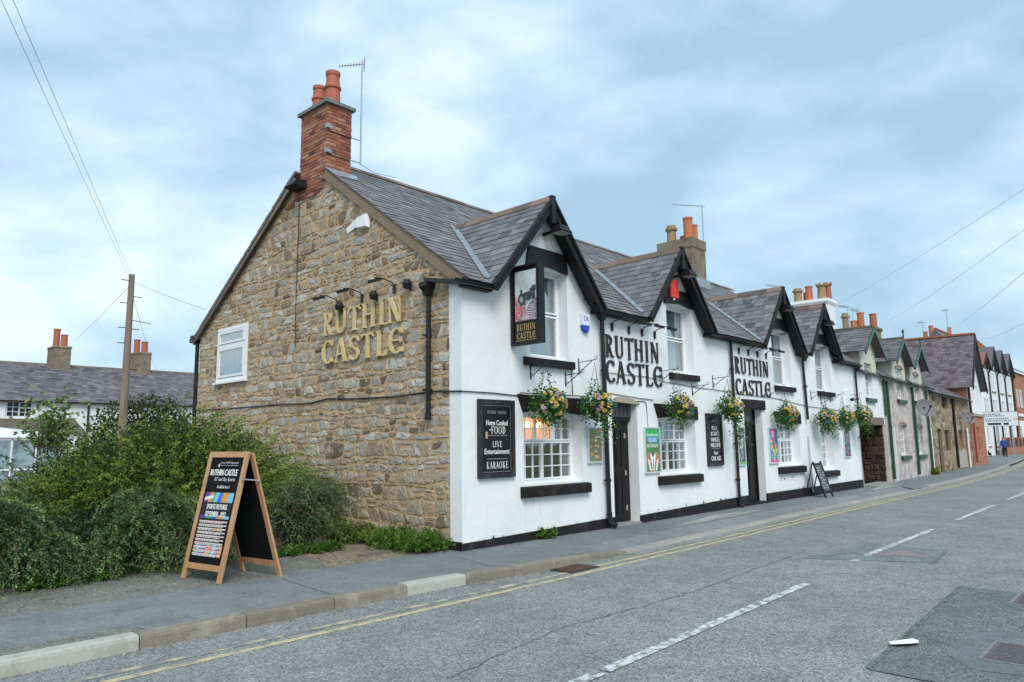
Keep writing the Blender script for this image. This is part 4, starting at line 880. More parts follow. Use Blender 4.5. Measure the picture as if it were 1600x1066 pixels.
b = MB(); q = [(4.22, 2.42), (5.24, 2.38), (5.24, 2.41), (4.98, 2.49), (4.7, 2.53), (4.42, 2.51), (4.22, 2.45)]; b.prism(q, (0, 0, 0), (1, 0, 0), (0, 0, 1), (0, -1, 0), -.01, .035); b.build('door_arch', M('arch_buff', (.35, .32, .26), .8), pub)
d2 = panel_door(pub, 10.16, 11.16, .02, 2.06, .24, DRM, [(.1, .46, .52, .92), (.54, .9, .52, .92), (.1, .46, .07, .44), (.54, .9, .07, .44)])
b = MB(); b.box(10.12, 10.16, .2, .3, 0, 2.45); b.box(11.16, 11.2, .2, .3, 0, 2.45); b.box(10.16, 11.16, .19, .3, 2.06, 2.14); b.build('door_frame', DRM, pub)
b = MB(); b.add([(10.16, .25, 2.14), (11.16, .25, 2.14), (11.16, .25, 2.45), (10.16, .25, 2.45)], [(0, 1, 2, 3)]); b.build('fanlight', M('dark_glass', (.10, .11, .12), .12, spec=.8), pub)
b = MB(); b.prism([(10.0, 2.68), (10.1, 2.43), (11.35, 2.43), (11.35, 2.68)][::-1], (0, 0, 0), (1, 0, 0), (0, 0, 1), (0, -1, 0), -.02, .05); b.build('lintel', SILLM, pub)
b = MB(); b.box(10.1, 11.22, -.04, .24, -.03, .05); b.build('door_step', SILLM, pub)

# chimneys
def pot(parent, x, y, z, h, r, mat, kind=0):
    b = MB()
    if kind == 0: b.lathe([(r*1.12, 0), (r*1.06, h*.3), (r*.98, h*.50), (r*1.18, h*.52), (r*1.18, h*.58), (r*1.02, h*.62), (r*.90, h*.86), (r*1.02, h*.9), (r*1.04, h), (r*.82, h), (r*.75, h*.6), (.0, h*.6)], (x, y, z), 22, random.random())
    elif kind == 1: b.lathe([(r, 0), (r*.94, h*.9), (r*1.05, h*.93), (r*1.05, h), (r*.85, h), (r*.8, h*.5), (0, h*.5)], (x, y, z), 18)
    elif kind == 2: b.lathe([(r, 0), (r*.95, h*.72), (r*1.25, h*.76), (r*1.25, h*.86), (r*1.0, h*.88), (r*.95, h), (r*.75, h), (r*.7, h*.5), (0, h*.5)], (x, y, z), 18)
    else:
        b.lathe([(r*1.2, 0), (r, h*.1), (r*.85, h*.78), (r*1.15, h*.84), (r*1.2, h*.9), (r*.8, h*.9), (0, h*.5)], (x, y, z), 8)
        for k in range(6): a = k*PI/3; b.obox((x+r*math.cos(a), y+r*math.sin(a), z+h*.95), (.03, 0, 0), (0, .03, 0), (0, 0, .05*h))
    b.build('chimney_pot', mat, parent, smooth=False)
cx0, cx1 = gx-.012, gx+.57; cy0, cy1 = CH1; ctz = gz(8.44)
b = MB(); b.box(cx0+.012, cx1-.012, cy0+.012, cy1-.012, 6.7, ctz); ch1 = b.build('chimney', BMORT, pub)
bp = bricks_box(cx0, cx1, cy0, cy1, 7.05, ctz-.02, rnd=random.Random(2))
# bricks that fill the gable apex below the stack
for r in range(4):
    z = 7.05-.075*(r+1); a = cy0+r*.05+(.06 if r % 2 else 0)
    while a < cy1+.05-max(0, r-5)*.16:
        t = MB(); t.box(gx-.022, gx+.01, a, a+.215, z+.005, z+.07); bp.append((t.v, t.f, random.random())); a += .225
for r in range(2):   # brick edge down the rear verge
    z = 6.75-.075*r; yv = RY+(RZ-.35-z)/dz*1.0
    t = MB(); t.box(gx-.022, gx+.01, yv-.26-(.1 if r % 2 else 0), yv-.02, z+.005, z+.07); bp.append((t.v, t.f, random.random()))
emit_pieces('brick', 'bricks', bp, BRICK, ch1, 300)
b = MB(); b.box(cx0-.07, cx1+.07, cy0-.07, cy1+.07, ctz-.01, ctz+.06); b.box(cx0+.06, cx1-.06, cy0+.06, cy1-.06, ctz+.06, ctz+.10); b.build('chimney_cap', CAPM, ch1)
pot(ch1, (cx0+cx1)/2, cy0+.28, ctz+.08, .78, .15, POT, 0); pot(ch1, (cx0+cx1)/2, cy0+.80, ctz+.08, .64, .135, POT, 0)
for z in (8.13, 7.6): b = MB(); b.obox((cx0+.01, cy0+.0, z), (.03, 0, 0), (0, .05, 0), (0, 0, .045)); b.obox((cx0+.05, cy0-.01, z), (.06, 0, 0), (0, .012, 0), (0, 0, .045)); b.build('bracket_plate', LEAD, ch1)
for z in (8.05, 7.55): b = MB(); b.tube([(cx0, cy0-.016, z-.02), (cx1-.1, cy0-.02, z-.02), (1.0, 3.93, z-.02)], .008, 6); b.build('lashing_wire', IRON, ch1)
# second chimney (cement rendered)
c2 = (14.55, 15.5, 3.62, 4.96, 8.66)
b = MB(); b.add([(x, y, z) for z, gx_ in ((6.5, 0), (c2[4]-.35, 0), (c2[4]-.33, .03), (c2[4], .03)) for x, y in ((c2[0]-gx_, c2[2]-gx_), (c2[1]+gx_, c2[2]-gx_), (c2[1]+gx_, c2[3]+gx_), (c2[0]-gx_, c2[3]+gx_))], [(4*i+k, 4*i+(k+1) % 4, 4*i+4+(k+1) % 4, 4*i+4+k) for i in range(3) for k in range(4)]+[(12, 13, 14, 15)]); ch2 = b.build('chimney', CEM, pub)
pot(ch2, 14.95, 4.62, 8.62, .72, .17, POT_B, 2); pot(ch2, 15.15, 4.25, 8.62, .3, .13, POT_O, 1); pot(ch2, 14.9, 3.92, 8.62, .86, .17, POT_O, 1); pot(ch2, 15.25, 3.88, 8.62, .66, .13, POT_O, 1)
b = MB(); b.box(14.50, 15.55, 3.5, 3.60, RZ-.75, RZ-.45); b.build('chimney_flashing', LEAD, ch2)
# cable clipped across the walls
b = MB(); P = [(gx-.02, gy(y), gz(z)) for y, z in ((8.9, 2.5), (6.74, 2.47), (5.2, 2.46), (4.0, 2.43), (3.4, 2.49), (2.44, 2.44), (1.4, 2.42), (.4, 2.45), (.03, 2.43))]+[(gx-.015, -.012, 2.44)]
b.tube(P, .014, 6); b.build('wall_cable', WIRE, pub)
b = MB(); b.tube([(gx-.015, -.018, 2.44), (.9, -.018, 2.44), (1.5, -.018, 2.42), (1.56, -.045, 2.47), (3.4, -.045, 2.48), (3.5, -.018, 2.42)], .010, 6); b.tube([(4.1, -.018, 2.58), (5.2, -.018, 2.52), (5.8, -.018, 2.5)], .008, 6)
b.tube([(4.15, -.018, 2.98), (5.6, -.018, 2.98), (6.25, -.018, 2.92), (7.75, -.018, 2.86), (9.4, -.018, 2.84)], .007, 6); b.tube([(9.5, -.018, 2.8), (12, -.018, 2.78), (14.4, -.018, 2.62), (16.5, -.018, 2.58), (18.8, -.018, 2.5)], .008, 6); b.build('wall_cable', WIRE, pub)
b = MB(); b.tube([(5.05, -.015, 2.45), (5.45, -.015, 2.46), (5.52, -.015, 2.4), (5.56, -.015, 1.75), (5.5, -.015, 1.70), (5.46, -.015, 1.76)], .008, 6); b.build('wall_cable', WIRE, pub)
b = MB(); b.tube([(3.02, -.02, 2.5), (3.0, -.02, 2.93), (3.06, -.02, 2.97)], .008, 6); b.build('wall_cable', WIRE, pub)
LTW = M('light_wire', (.5, .48, .42), .6)
for (cx, hw, az, sl) in DORM:
    for sg in (-1, 1):
        b = MB(); b.tube([(cx+.1, -.04, az-.55), (cx+sg*hw*.45, -.03, az-.55-.28*sl-.2), (cx+sg*hw*.8, -.03, az-hw*.8*sl-.3), (cx+sg*(hw+.08), -.05, EZ-.12)], .008, 5); b.build('lamp_cable', LTW, pub)

# ------------------------------------------------------------------ raised lettering
letter_sign('gold raised RUTHIN CASTLE letters on the rubble stone gable', (gx, gy(3.58), 0), (0, -1, 0), (-1, 0, 0), [('RUTHIN', 2.50, .46, gz(3.68)), ('CASTLE', 2.50, .455, gz(3.14))], GOLD, 'raised pub name letters', .035, .02)
letter_sign('dark raised RUTHIN CASTLE letters between the first two white gables', (4.08, 0, 0), (1, 0, 0), (0, -1, 0), [('RUTHIN', 2.03, .45, 3.30), ('CASTLE', 2.08, .45, 2.79)], LETT, 'raised pub name letters', .022, .010)
letter_sign('dark raised RUTHIN CASTLE letters on the white wall above the far black door', (9.70, 0, 0), (1, 0, 0), (0, -1, 0), [('RUTHIN', 2.06, .43, 3.33), ('CASTLE', 2.08, .41, 2.79)], LETT, 'raised pub name letters', .022, .010)
# ------------------------------------------------------------------ lights and small fittings
def floodlight(label, x, y, z, s=1.):
    t = thing('floodlight', label, 'floodlight', (x, y, z), 0, 'floodlights under the gable peaks')
    b = MB(); b.add([(-.17*s, -.28*s, -.05), (.17*s, -.28*s, -.05), (.17*s, -.02, -.07), (-.17*s, -.02, -.07), (-.11*s, -.22*s, .07), (.11*s, -.22*s, .07), (.11*s, -.02, .05), (-.11*s, -.02, .05)], BOXF); b.build('housing', BLACK, t)
    b = MB(); b.box(-.14*s, .14*s, -.26*s, -.05, -.075, -.068); b.build('lens', M('lamp_lens', (.35, .37, .36), .2), t)
    b = MB(); b.bar((0, -.03, 0), (-.05, .23, -.03), .05, .05); b.build('arm', PIPE, t); return t
for (cx, hw, az, sl), nm in zip(DORM, ('black floodlight under the peak of the nearest white gable, above the hanging sign', 'black floodlight under the second gable peak, above the red bell box', 'black floodlight under the third gable peak from the stone wall', 'black floodlight under the farthest pub gable peak')):
    floodlight(nm, cx+.12, -.24, az-.60)
t = thing('floodlight', 'dark floodlight at the foot of the brick chimney on the stone gable', 'floodlight', (gx, gy(4.5), gz(6.9)))
b = MB(); b.add([(-.34, -.20, -.06), (-.34, .20, -.06), (-.03, .20, -.10), (-.03, -.20, -.10), (-.26, -.16, .06), (-.26, .16, .06), (-.03, .16, .10), (-.03, -.16, .10)], BOXF); b.build('housing', BLACK, t)
b = MB(); b.tube([(-.02, .12, -.08), (-.015, .1, -.3), (-.015, .12, -2.4), (-.015, .1, -3.4)], .010, 5); b.build('cable', WIRE, t)
# picture lights
def picture_lamp(label, loc, ex, en, group, hd=.2):
    t = thing('sign_lamp', label, 'sign lamp', loc, 0, group); ex = Vector(ex); en = Vector(en); up = Vector((0, 0, 1))
    b = MB(); b.tube([(0, 0, 0), en*.03, en*.05+up*.10, en*.28+up*.15, en*.42+up*.13], .011, 6); b.build('arm', IRON, t)
    b = MB(); b.obox(en*.44+up*.08, ex*.13, (en+up*-.35).normalized()*.05, (up+en*.35).normalized()*.028); b.build('lamp_head', IRON, t)
    b = MB(); b.obox(en*.015, ex*.03, up*.08, en*.012); b.build('wall_plate', IRON, t); return t
for y, z, nm in ((3.10, 4.22, 'left'), (2.35, 4.24, 'middle'), (1.42, 4.27, 'right')):
    picture_lamp('%s black arm lamp above the gold letters on the stone gable' % {'left': 'leftmost', 'middle': 'middle', 'right': 'rightmost'}[nm], (gx-.01, gy(y), gz(z)), (0, 1, 0), (-1, 0, 0), 'arm lamps over the gable letters')
for i, x in enumerate((4.35, 4.95, 5.45, 5.95)): picture_lamp('%s of the four arm lamps over the dark letters nearest the hanging sign' % ('first', 'second', 'third', 'fourth')[i], (x, -.01, 3.92), (1, 0, 0), (0, -1, 0), 'arm lamps over the front letters')
for i, x in enumerate((10.0, 10.55, 11.1, 11.65)): picture_lamp('%s of the four arm lamps over the dark letters above the far door' % ('first', 'second', 'third', 'fourth')[i], (x, -.01, 3.92), (1, 0, 0), (0, -1, 0), 'arm lamps over the front letters')
for i, y in enumerate((2.95, 1.9, .98)):
    t = thing('small_spotlight', '%s small round black spotlight above the gold letters on the gable' % ('left', 'middle', 'right')[i], 'spotlight', (gx, gy(y), gz(4.12+.05*i)), 0, 'small spotlights over the gable letters')
    b = MB(); b.lathe([(0, -.09), (.07, -.07), (.085, 0), (.05, .08), (0, .09)], (-.10, 0, .05), 12); b.build('head', BLACK, t); b = MB(); b.tube([(-.005, 0, -.05), (-.06, 0, 0)], .015, 6); b.build('arm', BLACK, t)
# alarm boxes
t = thing('alarm_box', 'white alarm box with a pale cable cover high on the stone gable', 'alarm box', (gx, gy(2.35), gz(5.66))); b = MB(); b.add([(-.10, -.17, -.12), (-.10, .12, -.10), (0, .14, -.12), (0, -.19, -.14), (-.09, -.13, .12), (-.09, .13, .10), (0, .14, .13), (0, -.16, .14)], BOXF); b.build('casing', PLASTW, t)
b = MB(); b.prism([(.14, -.02), (.5, -.12), (.55, -.02), (.2, .13)], (0, 0, 0), (0, 1, 0), (0, 0, 1), (-1, 0, 0), 0, .03); b.build('cable_cover', PLASTW, t)
t = thing('round_vent', 'small round grey vent on the stone gable above the alarm box', 'vent', (gx, gy(2.2), gz(6.0))); b = MB(); b.tube([(0, 0, 0), (-.035, 0, 0)], .075, 14); b.build('cover', LEAD, t)
t = thing('alarm_box', 'white and blue alarm box on the white wall right of the nearest upper window', 'alarm box', (3.42, 0, 3.9)); b = MB(); b.prism([(-.13, .17), (-.08, -.12), (.06, -.18), (.13, .02), (.13, .17)][::-1], (0, 0, 0), (1, 0, 0), (0, 0, 1), (0, -1, 0), 0, .07); b.build('casing', PLASTW, t)
b = MB(); b.prism([(-.10, -.06), (-.08, -.14), (.06, -.20), (.11, -.06)][::-1], (0, 0, 0), (1, 0, 0), (0, 0, 1), (0, -1, 0), .0, .078); b.build('base', BLUEP, t); b = MB(); flat_text(b, 'DK', .09, .02, .07, (0, -.0712, 0), (1, 0, 0), (0, 0, 1), (0, -1, 0)); b.build('logo', BLUEP, t)
t = thing('bell_box', 'red bell box under the second gable peak', 'bell box', (6.78, 0, 5.06)); b = MB(); b.add([(-.17, -.09, -.20), (.17, -.09, -.20), (.15, 0, -.22), (-.15, 0, -.22), (-.17, -.09, .20), (.17, -.09, .20), (.15, 0, .22), (-.15, 0, .22)], BOXF); b.build('casing', RED, t); b = MB(); b.lathe([(.035, -.22), (.03, -.26), (0, -.265)], (0, -.05, 0), 10); b.build('strobe', PLASTW, t)
t = thing('junction_box', 'small pale meter box on the white wall near the last hanging basket', 'junction box', (17.9, 0, 3.0)); b = MB(); b.box(-.12, .12, -.08, 0, -.25, .25); b.build('casing', PLASTW, t); b = MB(); b.lathe([(0, -.06), (.07, -.03), (.07, .03), (0, .06)], (.18, -.13, -.05), 10); b.build('lamp', BLACK, t)

# ------------------------------------------------------------------ hanging pub sign
t = thing('hanging_sign', 'projecting double-sided pub sign with a steam locomotive picture above the first lower window', 'pub sign', (1.42, 0, 3.94))
SY0, SY1, SZ = -.64, -.06, .64
b = MB(); b.box(-.045, .045, SY0, SY1, -SZ, SZ); b.build('board', BLACKG, t)
for nm, q in (('frame_rail', (SY0-.03, SY1+.03, SZ, SZ+.04)), ('frame_rail', (SY0-.03, SY1+.03, -SZ-.04, -SZ)), ('frame_stile', (SY0-.03, SY0+.02, -SZ, SZ)), ('frame_stile', (SY1-.02, SY1+.03, -SZ, SZ))):
    b = MB(); b.box(-.075, .075, q[0], q[1], q[2], q[3]); b.build(nm, BLACK, t)
for z in (.45, -.05, -.5): b = MB(); b.box(-.03, .03, SY1+.03, 0, z-.035, z+.035); b.build('bracket', IRON, t)
# picture: plain generic steam locomotive
PA = M('picture_paper', (.62, .68, .72), .6, n=(5, (.48, .52, .56), .4, .7)); 
def pic(polys, mat, d, nm='picture_layer'):
    b = MB(); k = 0
    for q in polys:
        b.add([(-.046-d-.00005*k, y, z) for y, z in q], [tuple(range(len(q)))]); k += 1
    b.build(nm, mat, t)
yl, yr = SY1-.05, SY0+.05
def pm(u, v): return (yl+(yr-yl)*u, -.28+(.86)*v)       # picture space 0..1
def P_(l): return [pm(*q) for q in l]
pic([P_([(0, 0), (1, 0), (1, 1), (0, 1)])], PA, .001, 'picture')
pic([P_([(0, 0), (.75, 0), (.35, .35), (0, .5)])], M('pic_red', (.55, .12, .15), .6, n=(30, (.7, .6, .6), .5, .6)), .0015)
pic([P_([(.28, 0), (1, 0), (1, .42), (.75, .40)]), P_([(.05, .0), (.2, .0), (.62, .36), (.55, .36)])], M('pic_track', (.22, .15, .20), .6, n=(24, (.55, .5, .5), .5, .6)), .002)
pic([P_([(.3+.07*k, .02+.045*k), (.95-.02*k, .02+.045*k), (.93-.02*k, .035+.045*k), (.32+.07*k, .035+.045*k)]) for k in range(7)], M('pic_sleeper', (.6, .55, .58), .6), .0025)
circ = lambda cx, cy, r, ry=None: P_([(cx+r*math.cos(a*PI/8), cy+(ry or r*.67)*math.sin(a*PI/8)) for a in range(16)])
pic([circ(.3, .43, .17), P_([(.3, .54), (.95, .60), (.95, .42), (.3, .33)]), P_([(.22, .30), (.5, .30), (.5, .36), (.22, .36)]), P_([(.26, .54), (.34, .54), (.36, .62), (.24, .62)]), P_([(.7, .55), (.98, .57), (.98, .68), (.7, .66)])], M('pic_engine', (.05, .05, .06), .5, n=(30, (.3, .3, .32), .55, .65)), .003)
pic([circ(.3, .43, .09), circ(.18, .33, .05), circ(.55, .36, .06), circ(.75, .38, .06)], M('pic_grey', (.35, .36, .38), .5), .0035)
pic([circ(.33, .72, .15), circ(.25, .80, .14), circ(.42, .87, .14), circ(.6, .66, .2, .05)], M('pic_smoke', (.42, .46, .50), .7, n=(14, (.65, .7, .73), .4, .65)), .0032)
b = MB(); serif_flat(b, 'RUTHIN', .42, .11, 0, -.39, (-.0475, (yl+yr)/2, 0), (0, -1, 0), (0, 0, 1), (-1, 0, 0)); serif_flat(b, 'CASTLE', .42, .11, 0, -.53, (-.0475, (yl+yr)/2, 0), (0, -1, 0), (0, 0, 1), (-1, 0, 0)); b.box(-.05, -.0455, yr, yl, -.615, -.608); b.build('lettering', TXTG, t, kind='stuff')

# ------------------------------------------------------------------ boards and posters on the front
def board(label, x0, x1, z0, z1, th=.06, fw_=.075, cat='sign board', name='sign_board'):
    t = thing(name, label, cat, ((x0+x1)/2, 0, (z0+z1)/2)); hw, hh = (x1-x0)/2, (z1-z0)/2
    b = MB(); b.box(-hw+fw_, hw-fw_, -th+.02, 0, -hh+fw_, hh-fw_); b.build('panel', BLACKG, t)
    for q in ((-hw, -hw+fw_, -hh, hh), (hw-fw_, hw, -hh, hh), (-hw+fw_, hw-fw_, -hh, -hh+fw_), (-hw+fw_, hw-fw_, hh-fw_, hh)): b = MB(); b.box(q[0], q[1], -th, 0, q[2], q[3]); b.build('frame_bar', BOARDF, t)
    return t, hw-fw_, hh-fw_, -th+.019
EX, EYv, EN = (1, 0, 0), (0, 0, 1), (0, -1, 0)
t, hw, hh, yy = board('large black chalk-style board listing food, entertainment and karaoke left of the first lower window', .55, 1.39, 1.07, 2.33)
b = MB(); O_ = (0, yy, 0)
serif_flat(b, 'RUTHIN', .20, .05, -.12, hh-.13, O_, EX, EYv, EN); serif_flat(b, 'CASTLE', .19, .05, .12, hh-.13, O_, EX, EYv, EN); b.build('lettering', M('lettering_grey', (.38, .38, .35), .6), t, kind='stuff')
b = MB(); flat_text(b, 'Home Cooked', .085, 0, hh-.30, O_, EX, EYv, EN, width=.50, bold=.003); serif_flat(b, 'FOOD', .34, .12, .03, hh-.42, O_, EX, EYv, EN); b.add([(-.18, yy-.003, hh-.43), (-.155, yy-.003, hh-.43), (-.155, yy-.003, hh-.405), (-.18, yy-.003, hh-.405)], [(0, 1, 2, 3)])
serif_flat(b, 'LIVe', .22, .095, 0, -.09, O_, EX, EYv, EN); flat_text(b, 'Entertainment', .085, 0, -.205, O_, EX, EYv, EN, width=.58, bold=.003); serif_flat(b, 'KARAOKe', .50, .11, 0, -hh+.13, O_, EX, EYv, EN); b.build('lettering', TXTW, t, kind='stuff')
b = MB()
for z in (.045, -.33): b.box(-.24, .24, yy-.004, yy-.001, z, z+.008)
for q in ((-hw+.02, hw-.02, hh-.025, hh-.02), (-hw+.02, hw-.02, -hh+.02, -hh+.025), (hw-.024, hw-.02, -hh+.02, hh-.02)): b.box(q[0], q[1], yy-.003, yy-.001, q[2], q[3])
b.build('rule_line', M('rule_grey', (.35, .35, .34), .6), t, kind='stuff')
b = MB(); b.box(-.27, -.22, yy-.006, yy-.001, .0, .11); b.build('emblem', M('beer_amber', (.55, .3, .12), .5), t)
t, hw, hh, yy = board('narrow black board reading pool and darts, families welcome, cask ales', 8.05, 8.80, 1.04, 2.27); O_ = (0, yy, 0)
b = MB(); serif_flat(b, 'RUTHIN', .2, .04, 0, hh-.10, O_, EX, EYv, EN); b.build('lettering', TXTG, t, kind='stuff')
b = MB(); flat_text(b, 'POOL', .10, 0, hh-.27, O_, EX, EYv, EN, width=.28, bold=.004); flat_text(b, '& DARTS', .10, 0, hh-.40, O_, EX, EYv, EN, width=.42, bold=.004)
flat_text(b, 'FAMILIES', .10, 0, .0, O_, EX, EYv, EN, width=.42, bold=.004); flat_text(b, 'WELCOME', .10, 0, -.13, O_, EX, EYv, EN, width=.48, bold=.004); flat_text(b, 'Real', .08, 0, -.31, O_, EX, EYv, EN, width=.17, bold=.004); flat_text(b, 'CASK ALES', .10, 0, -.44, O_, EX, EYv, EN, width=.48, bold=.004); b.build('lettering', TXTW, t, kind='stuff')
b = MB()
for z in (.10, -.215): b.box(-.2, .2, yy-.004, yy-.001, z, z+.008)
b.build('rule_line', M('rule_grey', (.35, .35, .34), .6), t, kind='stuff')
def poster(label, x0, x1, z0, z1, frame, bgc, layers, cat='poster'):
    t = thing('framed_poster', label, cat, ((x0+x1)/2, 0, (z0+z1)/2)); hw, hh = (x1-x0)/2, (z1-z0)/2; f_ = .035
    b = MB(); b.box(-hw, hw, -.03, 0, -hh, hh); b.build('backing', frame, t)
    for q in ((-hw, -hw+f_, -hh, hh), (hw-f_, hw, -hh, hh), (-hw+f_, hw-f_, -hh, -hh+f_), (-hw+f_, hw-f_, hh-f_, hh)): b = MB(); b.box(q[0], q[1], -.045, -.0305, q[2], q[3]); b.build('frame_bar', frame, t)
    hw -= f_; hh -= f_
    b = MB(); b.add([(-hw, -.032, -hh), (hw, -.032, -hh), (hw, -.032, hh), (-hw, -.032, hh)], [(0, 1, 2, 3)]); b.build('print', bgc, t)
    for i, (col, rects) in enumerate(layers):
        b = MB()
        for q in rects:
            if len(q) == 2 and isinstance(q[0], str):
                s_, (cx, cy, h, wd) = q; flat_text(b, s_, h*hh*2, cx*hw, cy*hh, (0, -.032-.0006*(i+1), 0), EX, EYv, EN, 0, wd*hw*2, bold=.002)
            else:
                n = len(q); b.add([(x*hw, -.032-.0006*(i+1), z*hh) for x, z in q], [tuple(range(n))])
        b.build('print_layer', M('print_%d_%d_%d' % tuple(int(c*99) for c in col), col, .5), t, kind='stuff')
    return t
R_ = lambda a, b_, c, d: [(a, c), (b_, c), (b_, d), (a, d)]
rr = random.Random(8)
ALU = M('poster_frame_silver', (.62, .66, .70), .35, metal=.2)
blob = lambda cx, cy, r, asp=.5: [(cx+r*math.cos(k*PI/4+.3)*rr.uniform(.8, 1.2), cy+asp*r*math.sin(k*PI/4+.3)*rr.uniform(.8, 1.2)) for k in range(8)]
poster('framed menu with small food pictures between the first lower window and the drainpipe', 3.42, 3.88, 1.23, 1.92, ALU, M('menu_bg', (.22, .26, .14), .5, n=(9, (.35, .2, .1), .4, .6)),
       [((.12, .3, .12), [blob(.3, .75, .3), blob(-.4, .8, .3)]), ((.7, .38, .12), [blob(-.4, .3, .22), blob(.5, -.1, .2), blob(-.5, -.55, .25), blob(.4, -.75, .25), blob(-.6, -.1, .2)]), ((.72, .74, .66), [R_(-.05, .3, z, z+.13) for z in (.2, -.12, -.44, -.76)]), ((.75, .72, .6), [R_(0, .85, .4, .5)])], 'menu')
poster('green and white quiz poster in a silver frame left of the second lower window', 5.36, 5.98, .97, 1.93, ALU, M('quiz_bg', (.06, .30, .08), .5, n=(6, (.12, .16, .08), .4, .6)),
       [((.05, .45, .12), [R_(-1, 1, .55, 1)]), ((.12, .32, .62), [R_(-.75, .75, .35, .62)]), ((.8, .83, .86), [('Greyhound', (0, .72, .07, .8)), ('QUIZ', (0, .47, .075, .55)), ('SATURDAY', (0, .2, .08, .8))]), ((.45, .2, .1), [blob(-.6, -.45, .4, .8), blob(.6, -.45, .4, .8), blob(0, -.85, .4)]), ((.85, .87, .88), [[(-.45, -.1), (0, -.35), (.45, -.1), (.1, -.95), (-.1, -.95)], [(-.75, -.4), (-.5, -.5), (-.3, -.95), (-.5, -.95)], [(.75, -.4), (.5, -.95), (.3, -.95), (.5, -.5)]]), ((.3, .1, .06), [R_(-.06, .06, -.9, -.4)])])
poster('dark green action poster partly behind trailing leaves, left of the far black door', 9.62, 10.02, 1.0, 1.98, M('poster_frame_green', (.45, .6, .52), .5), M('dark_print', (.05, .075, .08), .4, n=(9, (.12, .16, .17), .5, .6)),
       [((.5, .6, .62), [R_(-.6, .7, .72, .78), R_(-.5, .7, .62, .66), [(-.7, .3), (.6, .45), (.7, .2), (-.2, .1)], [(-.6, 0), (.5, .15), (.5, -.1), (-.5, -.2)]]), ((.3, .36, .4), [blob(.1, -.45, .4, .9), blob(-.3, -.6, .3, .9)]), ((.2, .4, .15), [R_(-1, 1, -1, -.85)])])
poster('bright pink and turquoise party poster between the far black door and the third lower window', 11.45, 12.03, 1.0, 1.97, ALU, M('party_bg', (.04, .35, .45), .5, n=(7, (.2, .12, .4), .5, .6)),
       [((.75, .08, .35), [[(-.7, .95), (.7, .95), (.25, .2), (-.25, .2)], R_(-1, 1, -1, -.85)]), ((.9, .55, .7), [[(-.4, .85), (.4, .85), (.15, .45), (-.15, .45)]]), ((.9, .4, .05), [blob(.5, .0, .3, .5), blob(.2, -.5, .35, .4), blob(-.5, -.1, .3, .6), blob(.0, -.8, .3)]), ((.85, .75, .1), [blob(-.55, .25, .25, .4), blob(-.1, -.3, .2), blob(.6, -.3, .25)]), ((.05, .55, .65), [blob(-.7, .5, .25, .6), blob(.8, -.65, .2), blob(-.6, -.6, .25)]), ((.5, .08, .5), [blob(.7, .5, .2), blob(-.3, -.9, .2)])])
poster('narrow dark floral poster on the white wall beside the stone passage', 17.25, 17.85, 1.04, 1.98, ALU, M('floral_bg', (.08, .10, .13), .5),
       [((.3, .12, .2), [blob(-.3, .5, .4, .4), blob(.4, .1, .35, .4), blob(-.2, -.4, .4, .4), blob(.3, -.8, .3)]), ((.15, .3, .3), [blob(.4, .6, .3), blob(-.4, 0, .3), blob(.4, -.4, .3)]), ((.5, .45, .45), [blob(0, .2, .15), blob(-.2, -.65, .15), blob(.3, .35, .12)])])

# ------------------------------------------------------------------ foliage tools
def leaf_mesh(name, pts, dirs, size, mat, parent=None, aspect=.55, tone=None, kind=None, seed=1):
    """pts (n,3) leaf bases, dirs (n,3) pointing direction, size (n,) -> one mesh of folded diamond leaves"""
    r = np.random.default_rng(seed); n = len(pts); d = dirs/np.maximum(1e-6, np.linalg.norm(dirs, axis=1))[:, None]
    a = r.normal(size=(n, 3)); s = np.cross(d, a); s /= np.maximum(1e-6, np.linalg.norm(s, axis=1))[:, None]; nrm = np.cross(s, d)
    L = size[:, None]; W_ = L*aspect*.5
    v = np.empty((n, 4, 3)); v[:, 0] = pts; v[:, 1] = pts+d*L*.5+s*W_+nrm*L*.08; v[:, 2] = pts+d*L; v[:, 3] = pts+d*L*.5-s*W_+nrm*L*.08
    me = bpy.data.meshes.new(name); me.vertices.add(n*4); me.vertices.foreach_set('co', v.reshape(-1)); me.loops.add(n*4); me.loops.foreach_set('vertex_index', np.arange(n*4, dtype=np.int32))
    me.polygons.add(n); me.polygons.foreach_set('loop_start', np.arange(0, n*4, 4, dtype=np.int32)); me.polygons.foreach_set('loop_total', np.full(n, 4, dtype=np.int32)); me.update(calc_edges=True)
    tn = tone if tone is not None else r.random(n); at = me.attributes.new('tone', 'FLOAT', 'FACE'); at.data.foreach_set('value', tn.astype(np.float32)); me.materials.append(mat)
    o = bpy.data.objects.new(name, me); COL.objects.link(o)
    if parent: o.parent = parent
    if kind: o['kind'] = kind
    return o
def leafmat(name, ramp, trans=.25):
    m = bpy.data.materials.new(name); m.use_nodes = True; t = m.node_tree; nn = t.nodes; l = t.links; b = nn['Principled BSDF']; b.inputs['Roughness'].default_value = .5; b.inputs['Specular IOR Level'].default_value = .35
    at = nn.new('ShaderNodeAttribute'); at.attribute_name = 'tone'; r = nn.new('ShaderNodeValToRGB'); el = r.color_ramp.elements
    while len(el) < len(ramp): el.new(.5)
    for i, k in enumerate(ramp): el[i].position = i/(len(ramp)-1); el[i].color = hexa(k)
    l.new(at.outputs['Fac'], r.inputs[0]); l.new(r.outputs[0], b.inputs['Base Color'])
    tr = nn.new('ShaderNodeBsdfTranslucent'); l.new(r.outputs[0], tr.inputs[0]); mi = nn.new('ShaderNodeMixShader'); mi.inputs[0].default_value = trans; l.new(b.outputs[0], mi.inputs[1]); l.new(tr.outputs[0], mi.inputs[2]); l.new(mi.outputs[0], nn['Material Output'].inputs[0])
    MATS[name] = m; return m
